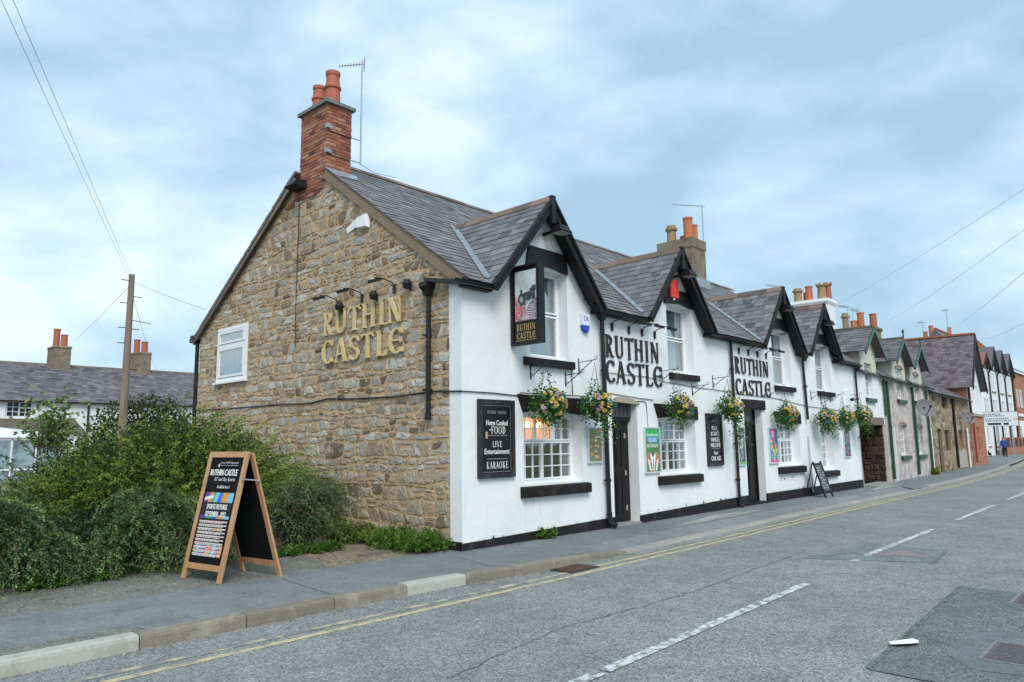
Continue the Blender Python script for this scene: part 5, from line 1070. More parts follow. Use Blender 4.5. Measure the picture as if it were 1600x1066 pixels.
LF_DARK = leafmat('cotoneaster_leaf', [(.016, .036, .012), (.055, .10, .030), (.145, .22, .075), (.30, .40, .17)])
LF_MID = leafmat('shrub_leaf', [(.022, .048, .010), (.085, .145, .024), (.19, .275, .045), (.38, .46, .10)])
LF_IVY = leafmat('ivy_leaf', [(.035, .06, .02), (.10, .13, .045), (.21, .18, .08), (.38, .25, .15)])
LF_WEED = leafmat('weed_leaf', [(.035, .09, .012), (.08, .17, .02), (.16, .28, .045)])
LF_BIG = leafmat('climber_leaf', [(.08, .16, .04), (.18, .28, .09), (.35, .42, .2)])
LF_BASK = leafmat('basket_leaf', [(.014, .055, .018), (.035, .12, .032), (.08, .21, .05), (.2, .33, .10)])
TWIG = M('twig', (.13, .085, .06), .85, tone=.2)
def sprays(r, base, dir0, length, droop, steps, twig_n, twig_len, leaf, flat=0.):
    """arching stems with side twigs; returns stem polylines, leaf points/dirs/sizes/tones"""
    n = len(base); T = np.linspace(0, 1, steps); L = length[:, None, None]
    P = base[:, None, :]+dir0[:, None, :]*L*T[None, :, None]; P[:, :, 2] -= (droop[:, None]*length[:, None])*T[None, :]**2
    k = np.linspace(2, steps-1, twig_n).astype(int); org = P[:, k, :]; tang = P[:, k, :]-P[:, k-1, :]; tang /= np.linalg.norm(tang, axis=2)[:, :, None]
    side = r.normal(size=tang.shape); side -= (side*tang).sum(2)[:, :, None]*tang; side /= np.linalg.norm(side, axis=2)[:, :, None]
    side[:, :, 2] *= .45; td = tang*.8+side*.7; td[:, :, 2] -= flat; td /= np.linalg.norm(td, axis=2)[:, :, None]
    M_ = 8; s = np.linspace(.05, 1, M_); tl = twig_len*(1.05-.55*(k/steps))[None, :, None]*r.uniform(.5, 1.3, size=(n, twig_n, 1))
    Q = org[:, :, None, :]+td[:, :, None, :]*(tl*s[None, None, :])[..., None]; Q[..., 2] -= .25*(tl*s[None, None, :]**2)
    Q = Q.reshape(-1, 3); D = np.repeat(td.reshape(-1, 3), M_, axis=0); nz = r.normal(size=Q.shape)*.6; D = D+nz
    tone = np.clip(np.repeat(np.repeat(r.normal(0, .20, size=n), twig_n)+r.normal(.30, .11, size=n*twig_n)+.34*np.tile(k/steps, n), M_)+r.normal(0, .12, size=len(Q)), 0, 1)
    return P, Q, D, leaf*r.uniform(.7, 1.35, size=len(Q)), tone
def shrub(name, label, cat, base, dir0, length, droop, mat, leaf=.02, steps=12, twig_n=9, twig_len=.16, seed=1, loc=(0, 0, 0), group=None, flat=0., fill=None):
    t = thing(name, label, cat, loc, 0, group); r = np.random.default_rng(seed)
    P, Q, D, S_, tn = sprays(r, base, dir0, length, droop, steps, twig_n, twig_len, leaf, flat)
    if fill is not None:
        c, rad_, nf = fill; u = r.normal(size=(nf, 3)); u /= np.linalg.norm(u, axis=1)[:, None]; u = u*r.random(nf)[:, None]**(.45)*np.array(rad_)+np.array(c); u = u[u[:, 2] > .03]
        Q = np.concatenate([Q, u]); D = np.concatenate([D, r.normal(size=u.shape)]); S_ = np.concatenate([S_, leaf*1.5*r.uniform(.7, 1.4, size=len(u))]); tn = np.concatenate([tn, r.random(len(u))*.18])  # inner fill leaves get darker tones, painting shade into the gaps between sprays
    keep = Q[:, 2] > .01; leaf_mesh('foliage', Q[keep], D[keep], S_[keep]*(1.25 if name == 'weeds' else 1), mat, t, aspect=.30 if name == 'weeds' else .55, tone=tn[keep], kind='stuff', seed=seed)
    b = MB()
    for i in range(0, len(P), max(1, len(P)//260)): pp = P[i][::4]; b.tube([tuple(p) for p in pp], [.007-.005*q/max(1, len(pp)-1) for q in range(len(pp))], 4, cap=False, tone=r.random())
    b.build('stems', TWIG, t, kind='stuff'); return t
def dome(r, n, c, rx, ry, h, up=.35, z0=.15):
    a = r.uniform(0, 2*PI, n); q = np.sqrt(r.random(n)); base = np.stack([c[0]+rx*.55*q*np.cos(a), c[1]+ry*.55*q*np.sin(a), c[2]+z0+h*.55*r.random(n)*(1-q*.6)], 1)
    d = np.stack([np.cos(a)*q*rx, np.sin(a)*q*ry, np.full(n, 1.)*h*(up+.6*r.random(n))], 1)+r.normal(size=(n, 3))*.18; return base, d/np.linalg.norm(d, axis=1)[:, None]

# ------------------------------------------------------------------ hanging baskets and brackets
def bracket(label, x, z, h=.28, L=.38, basket=True):
    t = thing('wall_bracket', label, 'bracket', (x, 0, z), 0, 'basket brackets on the white front')
    b = MB(); b.box(-.010, .010, -.014, 0, -h/2, h/2); b.build('back_plate', IRON, t)
    b = MB(); b.tube([(0, -.01, h*.25), (0, -L, h*.32)], .008, 6); b.tube([(0, -.01, -h*.4), (0, -L*.85, h*.28)], .008, 6); b.build('arm', IRON, t)
    b = MB(); b.tube([(0, -L+.03*math.sin(a*.6)-.03, h*.32+.03*math.cos(a*.6)+.03) for a in range(11)], .006, 5); b.build('scroll', IRON, t); b = MB(); b.tube([(0, -.04-.02*math.cos(a*.6), -h*.22+.02*math.sin(a*.6)) for a in range(9)], .005, 5); b.build('scroll', IRON, t)
    return t
BK = [(1.86, 2.75, 2.30, .42, 11, .22, 'first hanging basket from the stone corner, yellow and lilac flowers over the first lower window'), (3.24, 2.92, 2.30, .40, 12, .50, 'hanging basket beside the nearest drainpipe with ivy trailing to one side'),
      (6.20, 2.95, 2.36, .42, 13, .30, 'hanging basket with yellow flowers over the second lower window'), (8.52, 2.92, 2.40, .40, 14, .85, 'hanging basket with a long ivy trail by the narrow black board'),
      (11.80, 2.85, 2.32, .42, 15, .35, 'hanging basket over the third lower window with yellow flowers on its right'), (14.75, 2.85, 2.25, .46, 16, .35, 'hanging basket over the narrow fourth lower window, touching the next basket'),
      (16.35, 2.83, 2.28, .45, 17, .2, 'second last hanging basket, squeezed between two others'), (18.05, 2.9, 2.42, .50, 18, .6, 'last hanging basket at the far corner of the pub by the passage')]
BN = ('first basket from the stone corner', 'basket beside the nearest drainpipe', 'basket over the second lower window', 'basket by the narrow black board', 'basket over the third lower window', 'basket over the narrow fourth window', 'second last basket', 'last basket at the far corner')
FY = leafmat('petal_yellow', [(.66, .42, .06), (.78, .58, .12), (.82, .70, .34)], .3); FP = leafmat('petal_lilac', [(.45, .22, .42), (.60, .38, .58), (.74, .62, .70)], .3); TEAL = leafmat('leaf_teal', [(.01, .16, .17), (.03, .28, .28)], .2); PALEF = leafmat('petal_lime', [(.45, .5, .15), (.7, .72, .4)], .3)
for i, (bx, bz, cz, R, seed, trail, lab) in enumerate(BK):
    bracket('black scrolled bracket holding the '+BN[i], bx, bz+.12, .30)
    r = np.random.default_rng(seed); t = thing('hanging_basket', lab, 'hanging basket', (bx, -.38, cz), 0, 'flower baskets along the pub front')
    b = MB(); b.lathe([(.17, .03), (.165, -.03), (.13, -.11), (.06, -.16), (0, -.17)], (0, 0, 0), 14); b.build('basket', M('coir', (.10, .06, .03), .95, bump=(40, .8, .01)), t)
    b = MB()
    for k in range(3): a = 2.1*k; b.tube([(.16*math.cos(a), .16*math.sin(a), .03), (0, 0, bz+.17-cz)], .004, 4)
    b.build('chain', IRON, t)
    n = 1500; u = r.normal(size=(n, 3)); u /= np.linalg.norm(u, axis=1)[:, None]; lump = 1+.30*np.sin(u[:, 0]*4+seed)*np.cos(u[:, 2]*5+seed*2)+.16*r.normal(size=n)
    R *= .9; p = u*np.array([R*.82, .27, R*.74])*(r.random(n)**.33)[:, None]*lump[:, None]; p[:, 2] -= .05; p[:, 1] = np.maximum(p[:, 1], -.42); p[:, 1] = np.minimum(p[:, 1], .34)
    q = []; dd = []; tx = .25 if i % 2 else -.05
    for k in range(9):     # trailing ivy
        a0 = r.uniform(-.22, .22)+tx; ln = trail*r.uniform(.3, 1.0)+.08
        for s in np.arange(0, ln, .022): q.append((a0+.10*math.sin(s*6+k)+.03*r.normal(), -.1+.08*r.normal(), -.18-s)); dd.append((r.normal()*.7, -.5+r.normal()*.4, -.6))
    for k in range(5):     # upright stems
        a0 = r.uniform(-.2, .2)
        for s in np.arange(0, .42*r.uniform(.5, 1), .02): q.append((a0+.02*r.normal(), .03*r.normal(), .12+s)); dd.append((r.normal(), r.normal(), .5))
    p = np.concatenate([p, np.array(q)]); d = np.concatenate([u+np.array([0, -.4, -.2]), np.array(dd)])+r.normal(size=p.shape)*.5
    leaf_mesh('foliage', p, d, r.uniform(.030, .062, len(p)), LF_BASK, t, aspect=.8, kind='stuff', seed=seed)
    def flowers(nm, nf, mat, rr_, bias, pet=9):
        Q = []; D = []; S_ = []
        for k in range(nf):
            v = r.normal(size=3); v[1] = -abs(v[1])-.5; v[2] = v[2]+bias; v /= np.linalg.norm(v); c = v*np.array([R*.85, .34, R*.68])*r.uniform(.85, 1.05); c[1] = max(c[1], -.40)
            for m in range(pet):
                a = 2*PI*m/pet*1.6; s1 = np.cross(v, (0, 0, 1.)); s1 /= np.linalg.norm(s1); s2 = np.cross(v, s1); dv = s1*math.cos(a)+s2*math.sin(a)+v*(.5 if m % 2 else .15); Q.append(c); D.append(dv); S_.append(rr_*r.uniform(.85, 1.15))
        leaf_mesh(nm, np.array(Q), np.array(D), np.array(S_), mat, t, aspect=1.15, kind='stuff', seed=seed+5)
    flowers('yellow_flowers', 24, FY, .045, .25); flowers('lilac_flowers', 7 if i < 3 or i == 7 else 3, FP, .045, .2); flowers('teal_leaves', 5, TEAL, .065, .4, 6); flowers('pale_flowers', 5, PALEF, .04, .8, 6)
bracket('empty black scrolled bracket between the first two baskets', 2.83, 2.78); bracket('empty black scrolled bracket right of the second lower window lintel', 7.5, 2.80)
bracket('empty black scrolled bracket near the fourth upper window sill', 15.55, 2.83)

# ------------------------------------------------------------------ pavement A-boards
t = thing('a_board', 'tall wooden A-frame chalkboard with a sports fixtures poster standing before the bushes', 'A-board', (0, 0, 0))
TOPZ = 1.555
def leafpanel(nm, fl_, fr_, tl, tr, front):
    fl_, fr_, tl, tr = map(Vector, (fl_, fr_, tl, tr)); ex = ((fr_-fl_)+(tr-tl)).normalized(); up = ((tl+tr)/2-(fl_+fr_)/2).normalized(); en = ex.cross(up).normalized(); Wd = (fr_-fl_).length; H = ((tl+tr)/2-(fl_+fr_)/2).length
    o = (fl_+fr_)/2; 
    def bx(nm2, a0, a1, b0, b1, th0, th1, mat):
        b = MB(); c = o+ex*(a0+a1)/2+up*(b0+b1)/2+en*(th0+th1)/2; b.obox(c, ex*(a1-a0)/2, up*(b1-b0)/2, en*(th1-th0)/2, random.random()); return b.build(nm2, mat, t)
    w2 = Wd/2; bx('leg', -w2, -w2+.068, 0, H, -.014, .016, WOOD); bx('leg', w2-.068, w2, 0, H, -.0145, .0155, WOOD); bx('top_rail', -w2+.068, w2-.068, H-.075, H-.002, -.013, .015, WOOD); bx('bottom_rail', -w2+.068, w2-.068, .13, .20, -.012, .014, WOOD); bx('chalk_panel', -w2+.066, w2-.066, .195, H-.07, -.004, .004, CHALK)
    return o, ex, up, en, Wd, H
o, ex, up, en, Wd, H = leafpanel('front', (-3.53, 1.13, 0), (-3.40, .33, 0), (-3.20, 1.15, TOPZ), (-3.09, .36, TOPZ), True)
leafpanel('back', (-2.66, .23, 0), (-2.80, 1.02, 0), (-3.04, .38, TOPZ-.02), (-3.15, 1.15, TOPZ-.02), False)
b = MB(); b.tube([Vector((-3.20, .33, 1.22)), Vector((-2.95, .31, 1.19))], .009, 6); b.build('stay', GALV, t)
if en.x > 0: en = -en
O2 = o+up*0
pw = Wd/2-.085
b = MB(); flat_text(b, 'RUTHIN CASTLE', .078, -.02, 1.32, O2, ex, up, en, .006, width=.56, bold=.004); b.build('lettering', TXTW, t, kind='stuff')
CH = M('chalk_white', (.55, .56, .55), .8, n=(60, (.25, .26, .26), .5, .6))
b = MB(); flat_text(b, 'BT and Sky Sports', .045, .03, 1.235, O2, ex, up, en, .006, width=.42, bold=.002); flat_text(b, 'Available here!', .04, .03, 1.14, O2, ex, up, en, .006, width=.26, bold=.002)
flat_text(b, 'Free WIFI Upstairs', .028, .06, 1.445, O2, ex, up, en, .006, width=.36, bold=.001)
b.add([tuple(O2+ex*x+up*y+en*.006) for x, y in ((-.14, 1.408), (.24, 1.408), (.24, 1.413), (-.14, 1.413))], [(0, 1, 2, 3)]); b.add([tuple(O2+ex*x+up*y+en*.0065) for x, y in ((-.19, 1.41), (-.14, 1.38), (-.14, 1.44))], [(0, 1, 2)]); b.build('chalk_writing', CH, t, kind='stuff')
def onb(nm, rects, mat, d):
    b = MB(); k = 0
    for q in rects: b.add([tuple(O2+ex*x+up*y+en*(d+.00004*k)) for x, y in q], [tuple(range(len(q)))]); k += 1
    b.build(nm, mat, t, kind='stuff')
px0, px1, py0, py1 = -pw+.01, pw-.03, .27, 1.075
onb('poster', [[(px0, py0), (px1, py0), (px1, py1), (px0, py1)]], M('poster_black', (.012, .012, .018), .35), .0055)
rr = random.Random(4); cols = {'poster_purple': (.14, .05, .35), 'poster_green': (.05, .35, .15), 'poster_blue': (.03, .15, .55), 'poster_orange': (.70, .30, .05), 'poster_cyan': (.2, .5, .7)}
for ci, (nm, c) in enumerate(cols.items()):
    rects = []
    for k in range(5):
        x = px0+(px1-px0)*((ci+k*1.37) % 5)/5; y0_b, y1_b = (py0+.02, py0+.16) if k % 2 else (py1-.13, py1-.01); w_ = .07; rects.append([(x, y0_b), (min(px1, x+w_), y0_b), (min(px1, x+w_*1.2+.02), y1_b), (x+.03, y1_b)])
    for k in range(1): y = py1-.33; x = px0+(px1-px0)*ci/5; rects.append([(x, y), (x+(px1-px0)/5, y), (x+(px1-px0)/5, y+.035), (x, y+.035)])
    onb('poster_print', rects, M(nm, c, .45), .0062+.0003*ci)
rows = []; rowd = []; rowc = []
for k in range(10):
    y = py1-.375-.044*k; rows.append([(px0+.01, y), (px1-.01, y), (px1-.01, y+.017), (px0+.01, y+.017)]); rowc.append([(px0+.01, y-.016), (px0+.10+.1*rr.random(), y-.016), (px0+.10, y-.002), (px0+.01, y-.002)])
    x = px0+.03
    while x < px1-.1: wd = rr.uniform(.02, .07); rowd.append([(x, y-.013), (x+wd, y-.013), (x+wd, y-.004), (x, y-.004)]); x += wd+.012
onb('fixture_rows', rows, M('poster_pink', (.72, .55, .55), .5, n=(9, (.75, .35, .2), .5, .6), n2=(13, (.5, .6, .75), .55, .65)), .0085); onb('fixture_rows', rowd, TXTW, .0095)
b = MB(); flat_text(b, 'SPORTS FIXTURES', .062, -.0, py1-.185, O2, ex, up, en, .0088, width=.42, bold=.003); flat_text(b, 'SEPTEMBER - 2022', .062, -.0, py1-.275, O2, ex, up, en, .0088, width=.42, bold=.003); b.build('poster_lettering', TXTW, t, kind='stuff')
onb('poster_print', [[(px0+.02, py1-.11), (px0+.2, py1-.08), (px0+.2, py1-.04), (px0+.02, py1-.07)]], TXTW, .009)
onb('poster_print', [[(-.03, py0+.10), (.09, py0+.10), (.09, py0+.13), (-.03, py0+.13)]], M('poster_red', (.7, .04, .04), .5), .0091)
# leaning chalk board beside the pub wall
t = thing('a_board', 'small black chalk menu board leaning at the pub wall below the narrow fourth window', 'A-board', (0, 0, 0))
fl_, fr_, tl, tr = Vector((13.66, -.62, 0)), Vector((14.26, -.62, 0)), Vector((13.72, -.30, 1.0)), Vector((14.36, -.30, 1.0))
ex = (fr_-fl_).normalized(); up = (tl-fl_).normalized(); en = ex.cross(up).normalized(); en = en if en.y < 0 else -en; H = (tl-fl_).length
def bx2(nm, a0, a1, b0, b1, d0, d1, mat): b = MB(); b.obox(fl_+ex*(a0+a1)/2+up*(b0+b1)/2+en*(d0+d1)/2, ex*(a1-a0)/2, up*(b1-b0)/2, en*(d1-d0)/2); b.build(nm, mat, t)
bx2('leg', 0, .05, 0, H, -.02, .02, BLACK); bx2('leg', .56, .61, 0, H, -.02, .02, BLACK); bx2('top_rail', .05, .56, H-.10, H-.05, -.018, .018, BLACK); bx2('bottom_rail', .05, .56, .16, .20, -.018, .018, BLACK); bx2('chalk_panel', .05, .56, .2, H-.1, -.006, .004, M('chalk_slate', (.07, .08, .09), .5))
for a in (-1, 1): b = MB(); b.bar(tl+ex*(.30+.28*a)+Vector((0, .02, -.04)), Vector((13.97+.27*a, -.04, .0)), .03, .03); b.build('rear_leg', BLACK, t)
b = MB(); rr = random.Random(3)
for k in range(9):
    y = .27+.072*k; x = .09
    while x < .5:
        w_ = rr.uniform(.03, .09)
        if rr.random() < .8: b.add([tuple(fl_+ex*q+up*z+en*.0065) for q, z in ((x, y), (min(.52, x+w_), y), (min(.52, x+w_), y+.022), (x, y+.022))], [(0, 1, 2, 3)])
        x += w_+.02
b.build('chalk_writing', CH, t, kind='stuff')

# ------------------------------------------------------------------ drain, covers, litter in the road
t = thing('drain_grate', 'rusty iron gully grate in the gutter below the kerb', 'drain grate', (.62, -1.86, -.114))
b = MB(); b.box(-.30, .30, -.17, .17, -.08, -.02); b.build('pit', M('pit_dark', (.012, .012, .012), .9), t)
b = MB(); b.box(-.32, .32, -.19, -.165, -.04, .006); b.box(-.32, .32, .165, .19, -.04, .006); b.box(-.32, -.295, -.165, .165, -.04, .006); b.box(.295, .32, -.165, .165, -.04, .006); b.build('frame', IRON, t)
for k in range(9): b = MB(); b.bar((-.25+.062*k-.03, -.164, .0), (-.25+.062*k+.03, .164, .0), .020, .03); b.build('grate_bar', M('rusty_iron', (.12, .075, .06), .7, n=(30, (.2, .12, .08), .5, .7)), t)
def cover(label, cx, cy, wx, wy, rz):
    t = thing('manhole_cover', label, 'manhole cover', (cx, cy, -.111), rz); b = MB(); b.box(-wx/2, wx/2, -wy/2, wy/2, -.03, .002); b.build('plate', M('cast_iron', (.13, .11, .115), .55, n=(20, (.2, .16, .15), .45, .7), bump=(30, .8, .006), metal=.3), t)
    b = MB(); f_ = .035
    for q in ((-wx/2-f_, -wx/2-.004, -wy/2-f_, wy/2+f_), (wx/2+.004, wx/2+f_, -wy/2-f_, wy/2+f_), (-wx/2-.004, wx/2+.004, -wy/2-f_, -wy/2-.004), (-wx/2-.004, wx/2+.004, wy/2+.004, wy/2+f_)): b.box(*q, -.03, .004)
    b.build('frame', M('cover_frame', (.25, .24, .235), .5, metal=.4, n=(20, (.1, .09, .09), .5, .7)), t)
    rb = MB()
    for k in range(int(wx/.055)): rb.box(-wx/2+.03+k*.055, -wx/2+.045+k*.055, -wy/2+.02, wy/2-.02, .002, .006)
    rb.build('ribs', MATS['cast_iron'], t)
    for k in (-1, 1): b = MB(); b.box(k*wx*.36-.02, k*wx*.36+.02, -wy*.42, -wy*.34, .006, .009); b.build('key_hole', MATS['pit_dark'], t)
cover('square iron manhole cover in the dark repair patch at the bottom right', -.38, -7.16, .62, .46, 0)
cover('iron manhole cover cut by the right edge above the nearer one', 2.05, -6.97, .62, .42, 0)
t = thing('manhole_cover', 'worn iron triangular cover under the centre line in the greenish patch', 'manhole cover', (4.72, -4.83, -.1105), .1)
b = MB(); b.prism([(-.34, .30), (.46, -.05), (-.18, -.52)][::-1], (0, 0, 0), (1, 0, 0), (0, 1, 0), (0, 0, 1), -.02, -.001); b.build('plate', M('rust_plate', (.21, .16, .15), .6, n=(20, (.28, .25, .25), .45, .7), bump=(30, .7, .005)), t)
b = MB(); b.prism([(-.38, .34), (.54, -.05), (-.20, -.59)][::-1], (0, 0, 0), (1, 0, 0), (0, 1, 0), (0, 0, 1), -.025, -.0035); b.build('frame', MATS['cast_iron'], t)
t = thing('paper_scrap', 'crumpled white paper lying on the dark edge of the road patch', 'paper', (-.64, -6.36, -.108), 0)
b = MB(); nn_ = 7
vs = [( .17*math.cos(a)*k, .075*math.sin(a)*k, .028*random.random()*k+.002) for k in (.5, 1) for a in [2*PI*i/nn_+random.uniform(-.3, .3) for i in range(nn_)]]+[(0, 0, .03)]
b.add(vs, [(i, (i+1) % nn_, nn_+(i+1) % nn_, nn_+i) for i in range(nn_)]+[(2*nn_, (i+1) % nn_, i) for i in range(nn_)]); o = b.build('sheet', M('paper_white', (.72, .74, .74), .8), t); t.rotation_euler = (0, 0, -.45)
t = thing('inspection_plate', 'ribbed grey access plate in the gravel by the green weeds at the stone wall', 'access plate', (-.62, .86, .0), .1); b = MB(); b.box(-.42, .42, -.11, .11, -.02, .008); b.build('plate', M('plate_grey', (.17, .15, .13), .8), t)
rb = MB()
for k in range(14): rb.box(-.40+k*.06, -.37+k*.06, -.10, .10, .008, .018)
rb.build('ribs', MATS['plate_grey'], t)
# grit and leaves along the kerb and walls
r = np.random.default_rng(3); n = 900; gxs = np.concatenate([r.uniform(-6, 12, n), r.uniform(-5.8, .2, n), r.uniform(.3, 18, 500)]); gys = np.concatenate([np.array([KY(x) for x in gxs[:n]])-np.abs(r.normal(0, .12, n))-.01, r.uniform(.5, 1.9, n), -np.abs(r.normal(0, .1, 500))-.03]); gzs = np.concatenate([np.full(n, -.117), np.full(n, -.004), np.full(500, .001)])
o = leaf_mesh('grit', np.stack([gxs, gys, gzs], 1), np.stack([r.normal(size=len(gxs)), r.normal(size=len(gxs)), np.abs(r.normal(size=len(gxs)))*.3], 1), r.uniform(.008, .028, len(gxs)), leafmat('litter', [(.10, .075, .05), (.25, .2, .14), (.42, .40, .36)], 0), kind='stuff', seed=2)
tag(o, 'loose grit and dead leaves along the gutter, wall foot and bush edge', 'grit')

# ------------------------------------------------------------------ shrubs
r = np.random.default_rng(5)
def arch(n, x0, x1, y0, y1, h0, h1, out=(-.25, -.75, .75), j=.3, L=(.8, 1.5), dr=(.35, .8)):
    base = np.stack([r.uniform(x0, x1, n), r.uniform(y0, y1, n), r.uniform(h0, h1, n)], 1); d = np.array(out)+r.normal(size=(n, 3))*j; d /= np.linalg.norm(d, axis=1)[:, None]
    return base, d, r.uniform(*L, n), r.uniform(*dr, n)
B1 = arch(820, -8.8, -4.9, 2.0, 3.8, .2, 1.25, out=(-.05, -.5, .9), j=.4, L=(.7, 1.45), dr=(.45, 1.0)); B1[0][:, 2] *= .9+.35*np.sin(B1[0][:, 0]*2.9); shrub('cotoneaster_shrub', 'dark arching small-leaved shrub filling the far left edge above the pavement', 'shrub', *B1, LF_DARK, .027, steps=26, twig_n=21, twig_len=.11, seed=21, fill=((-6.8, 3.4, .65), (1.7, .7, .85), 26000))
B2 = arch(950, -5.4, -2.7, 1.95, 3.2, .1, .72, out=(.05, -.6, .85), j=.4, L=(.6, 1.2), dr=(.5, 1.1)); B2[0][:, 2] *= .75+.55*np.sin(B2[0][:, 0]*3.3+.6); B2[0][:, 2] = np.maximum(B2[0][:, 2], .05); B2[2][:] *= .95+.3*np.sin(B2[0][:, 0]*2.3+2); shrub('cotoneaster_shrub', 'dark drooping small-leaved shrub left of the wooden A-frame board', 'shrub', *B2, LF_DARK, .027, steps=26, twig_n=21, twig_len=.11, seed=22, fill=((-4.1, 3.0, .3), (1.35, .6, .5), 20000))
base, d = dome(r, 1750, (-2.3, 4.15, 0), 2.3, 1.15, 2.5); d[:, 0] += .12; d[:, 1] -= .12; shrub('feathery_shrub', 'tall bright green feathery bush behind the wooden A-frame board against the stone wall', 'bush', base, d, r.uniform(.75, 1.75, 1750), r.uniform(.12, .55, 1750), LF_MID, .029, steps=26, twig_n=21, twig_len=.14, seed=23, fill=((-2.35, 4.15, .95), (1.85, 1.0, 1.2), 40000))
base, d = dome(r, 480, (-3.7, 4.7, 0), 1.0, 1.0, 2.1); shrub('feathery_shrub', 'mid green feathery bush below the white terraced cottages, behind the dark shrub', 'bush', base, d, r.uniform(.6, 1.2, 480), r.uniform(.1, .4, 480), LF_MID, .029, steps=24, twig_n=19, twig_len=.13, seed=24, fill=((-3.7, 4.9, .95), (.7, .55, .9), 9000))
B5 = arch(620, -1.6, -.75, 1.9, 2.6, .35, .95, out=(.2, -.4, .8), j=.5, L=(.4, .85), dr=(.4, .9)); shrub('cotoneaster_shrub', 'small dark drooping shrub between the A-frame board and the gravel path', 'shrub', *B5, LF_DARK, .020, twig_n=9, twig_len=.15, seed=25, flat=.2, fill=((-1.2, 2.3, .45), (.5, .35, .42), 8000))
base, d = dome(r, 900, (.85, 14.2, 0), 2.2, 1.3, 3.3); shrub('ivy_thicket', 'brownish ivy thicket around the timber pole behind the bushes', 'thicket', base, d, r.uniform(.4, .9, 900), r.uniform(.3, .8, 900), LF_IVY, .075, twig_n=7, twig_len=.3, seed=26, fill=((.85, 14.3, 1.5), (1.8, 1.0, 1.75), 12000))
base, d = dome(r, 60, (-4.05, 5.1, 1.35), .35, .2, .8); d[:, 2] = np.abs(d[:, 2])+1; d /= np.linalg.norm(d, axis=1)[:, None]; shrub('young_climber', 'pale broad-leaved climber rising above the bushes in front of the white cottage wall', 'climber', base, d, r.uniform(.4, .9, 60), r.uniform(0, .15, 60), LF_BIG, .055, twig_n=5, twig_len=.08, seed=27)
def weeds(label, x0, x1, y0, y1, n, h, leaf, seed, mat=LF_WEED):
    q = np.random.default_rng(seed); base = np.stack([q.uniform(x0, x1, n), q.uniform(y0, y1, n), np.full(n, .0)], 1); d = q.normal(size=(n, 3))*.55; d[:, 2] = 1; d /= np.linalg.norm(d, axis=1)[:, None]
    return shrub('weeds', label, 'weeds', base, d, q.uniform(.4, 1, n)*h, q.uniform(.1, .6, n), mat, leaf, twig_n=6, steps=8, twig_len=.07, seed=seed)
weeds('bright green weeds growing at the foot of the stone gable by the white corner', -.38, .16, .25, 1.5, 520, .42, .035, 31); weeds('darker weeds trailing along the stone wall behind the gravel path', -.25, .16, 1.5, 3.6, 260, .42, .04, 32, LF_MID)
weeds('low weeds under the small dark shrub at the edge of the tarmac', -1.9, -.8, 1.6, 1.9, 70, .18, .05, 33); weeds('bright green broad-leaved weed at the foot of the dark shrub', -4.98, -4.72, 1.78, 1.95, 24, .15, .09, 34); weeds('small green tuft beside the broad-leaved weed at the shrub foot', -4.35, -4.2, 1.75, 1.9, 30, .14, .04, 35)
weeds('small weed growing where the black plinth of the pub meets the pavement', 2.05, 2.25, -.10, -.03, 26, .26, .035, 36); weeds('small green plant at the foot of the second green drainpipe', 30.0, 30.5, .3, .5, 60, .4, .07, 37, LF_MID)

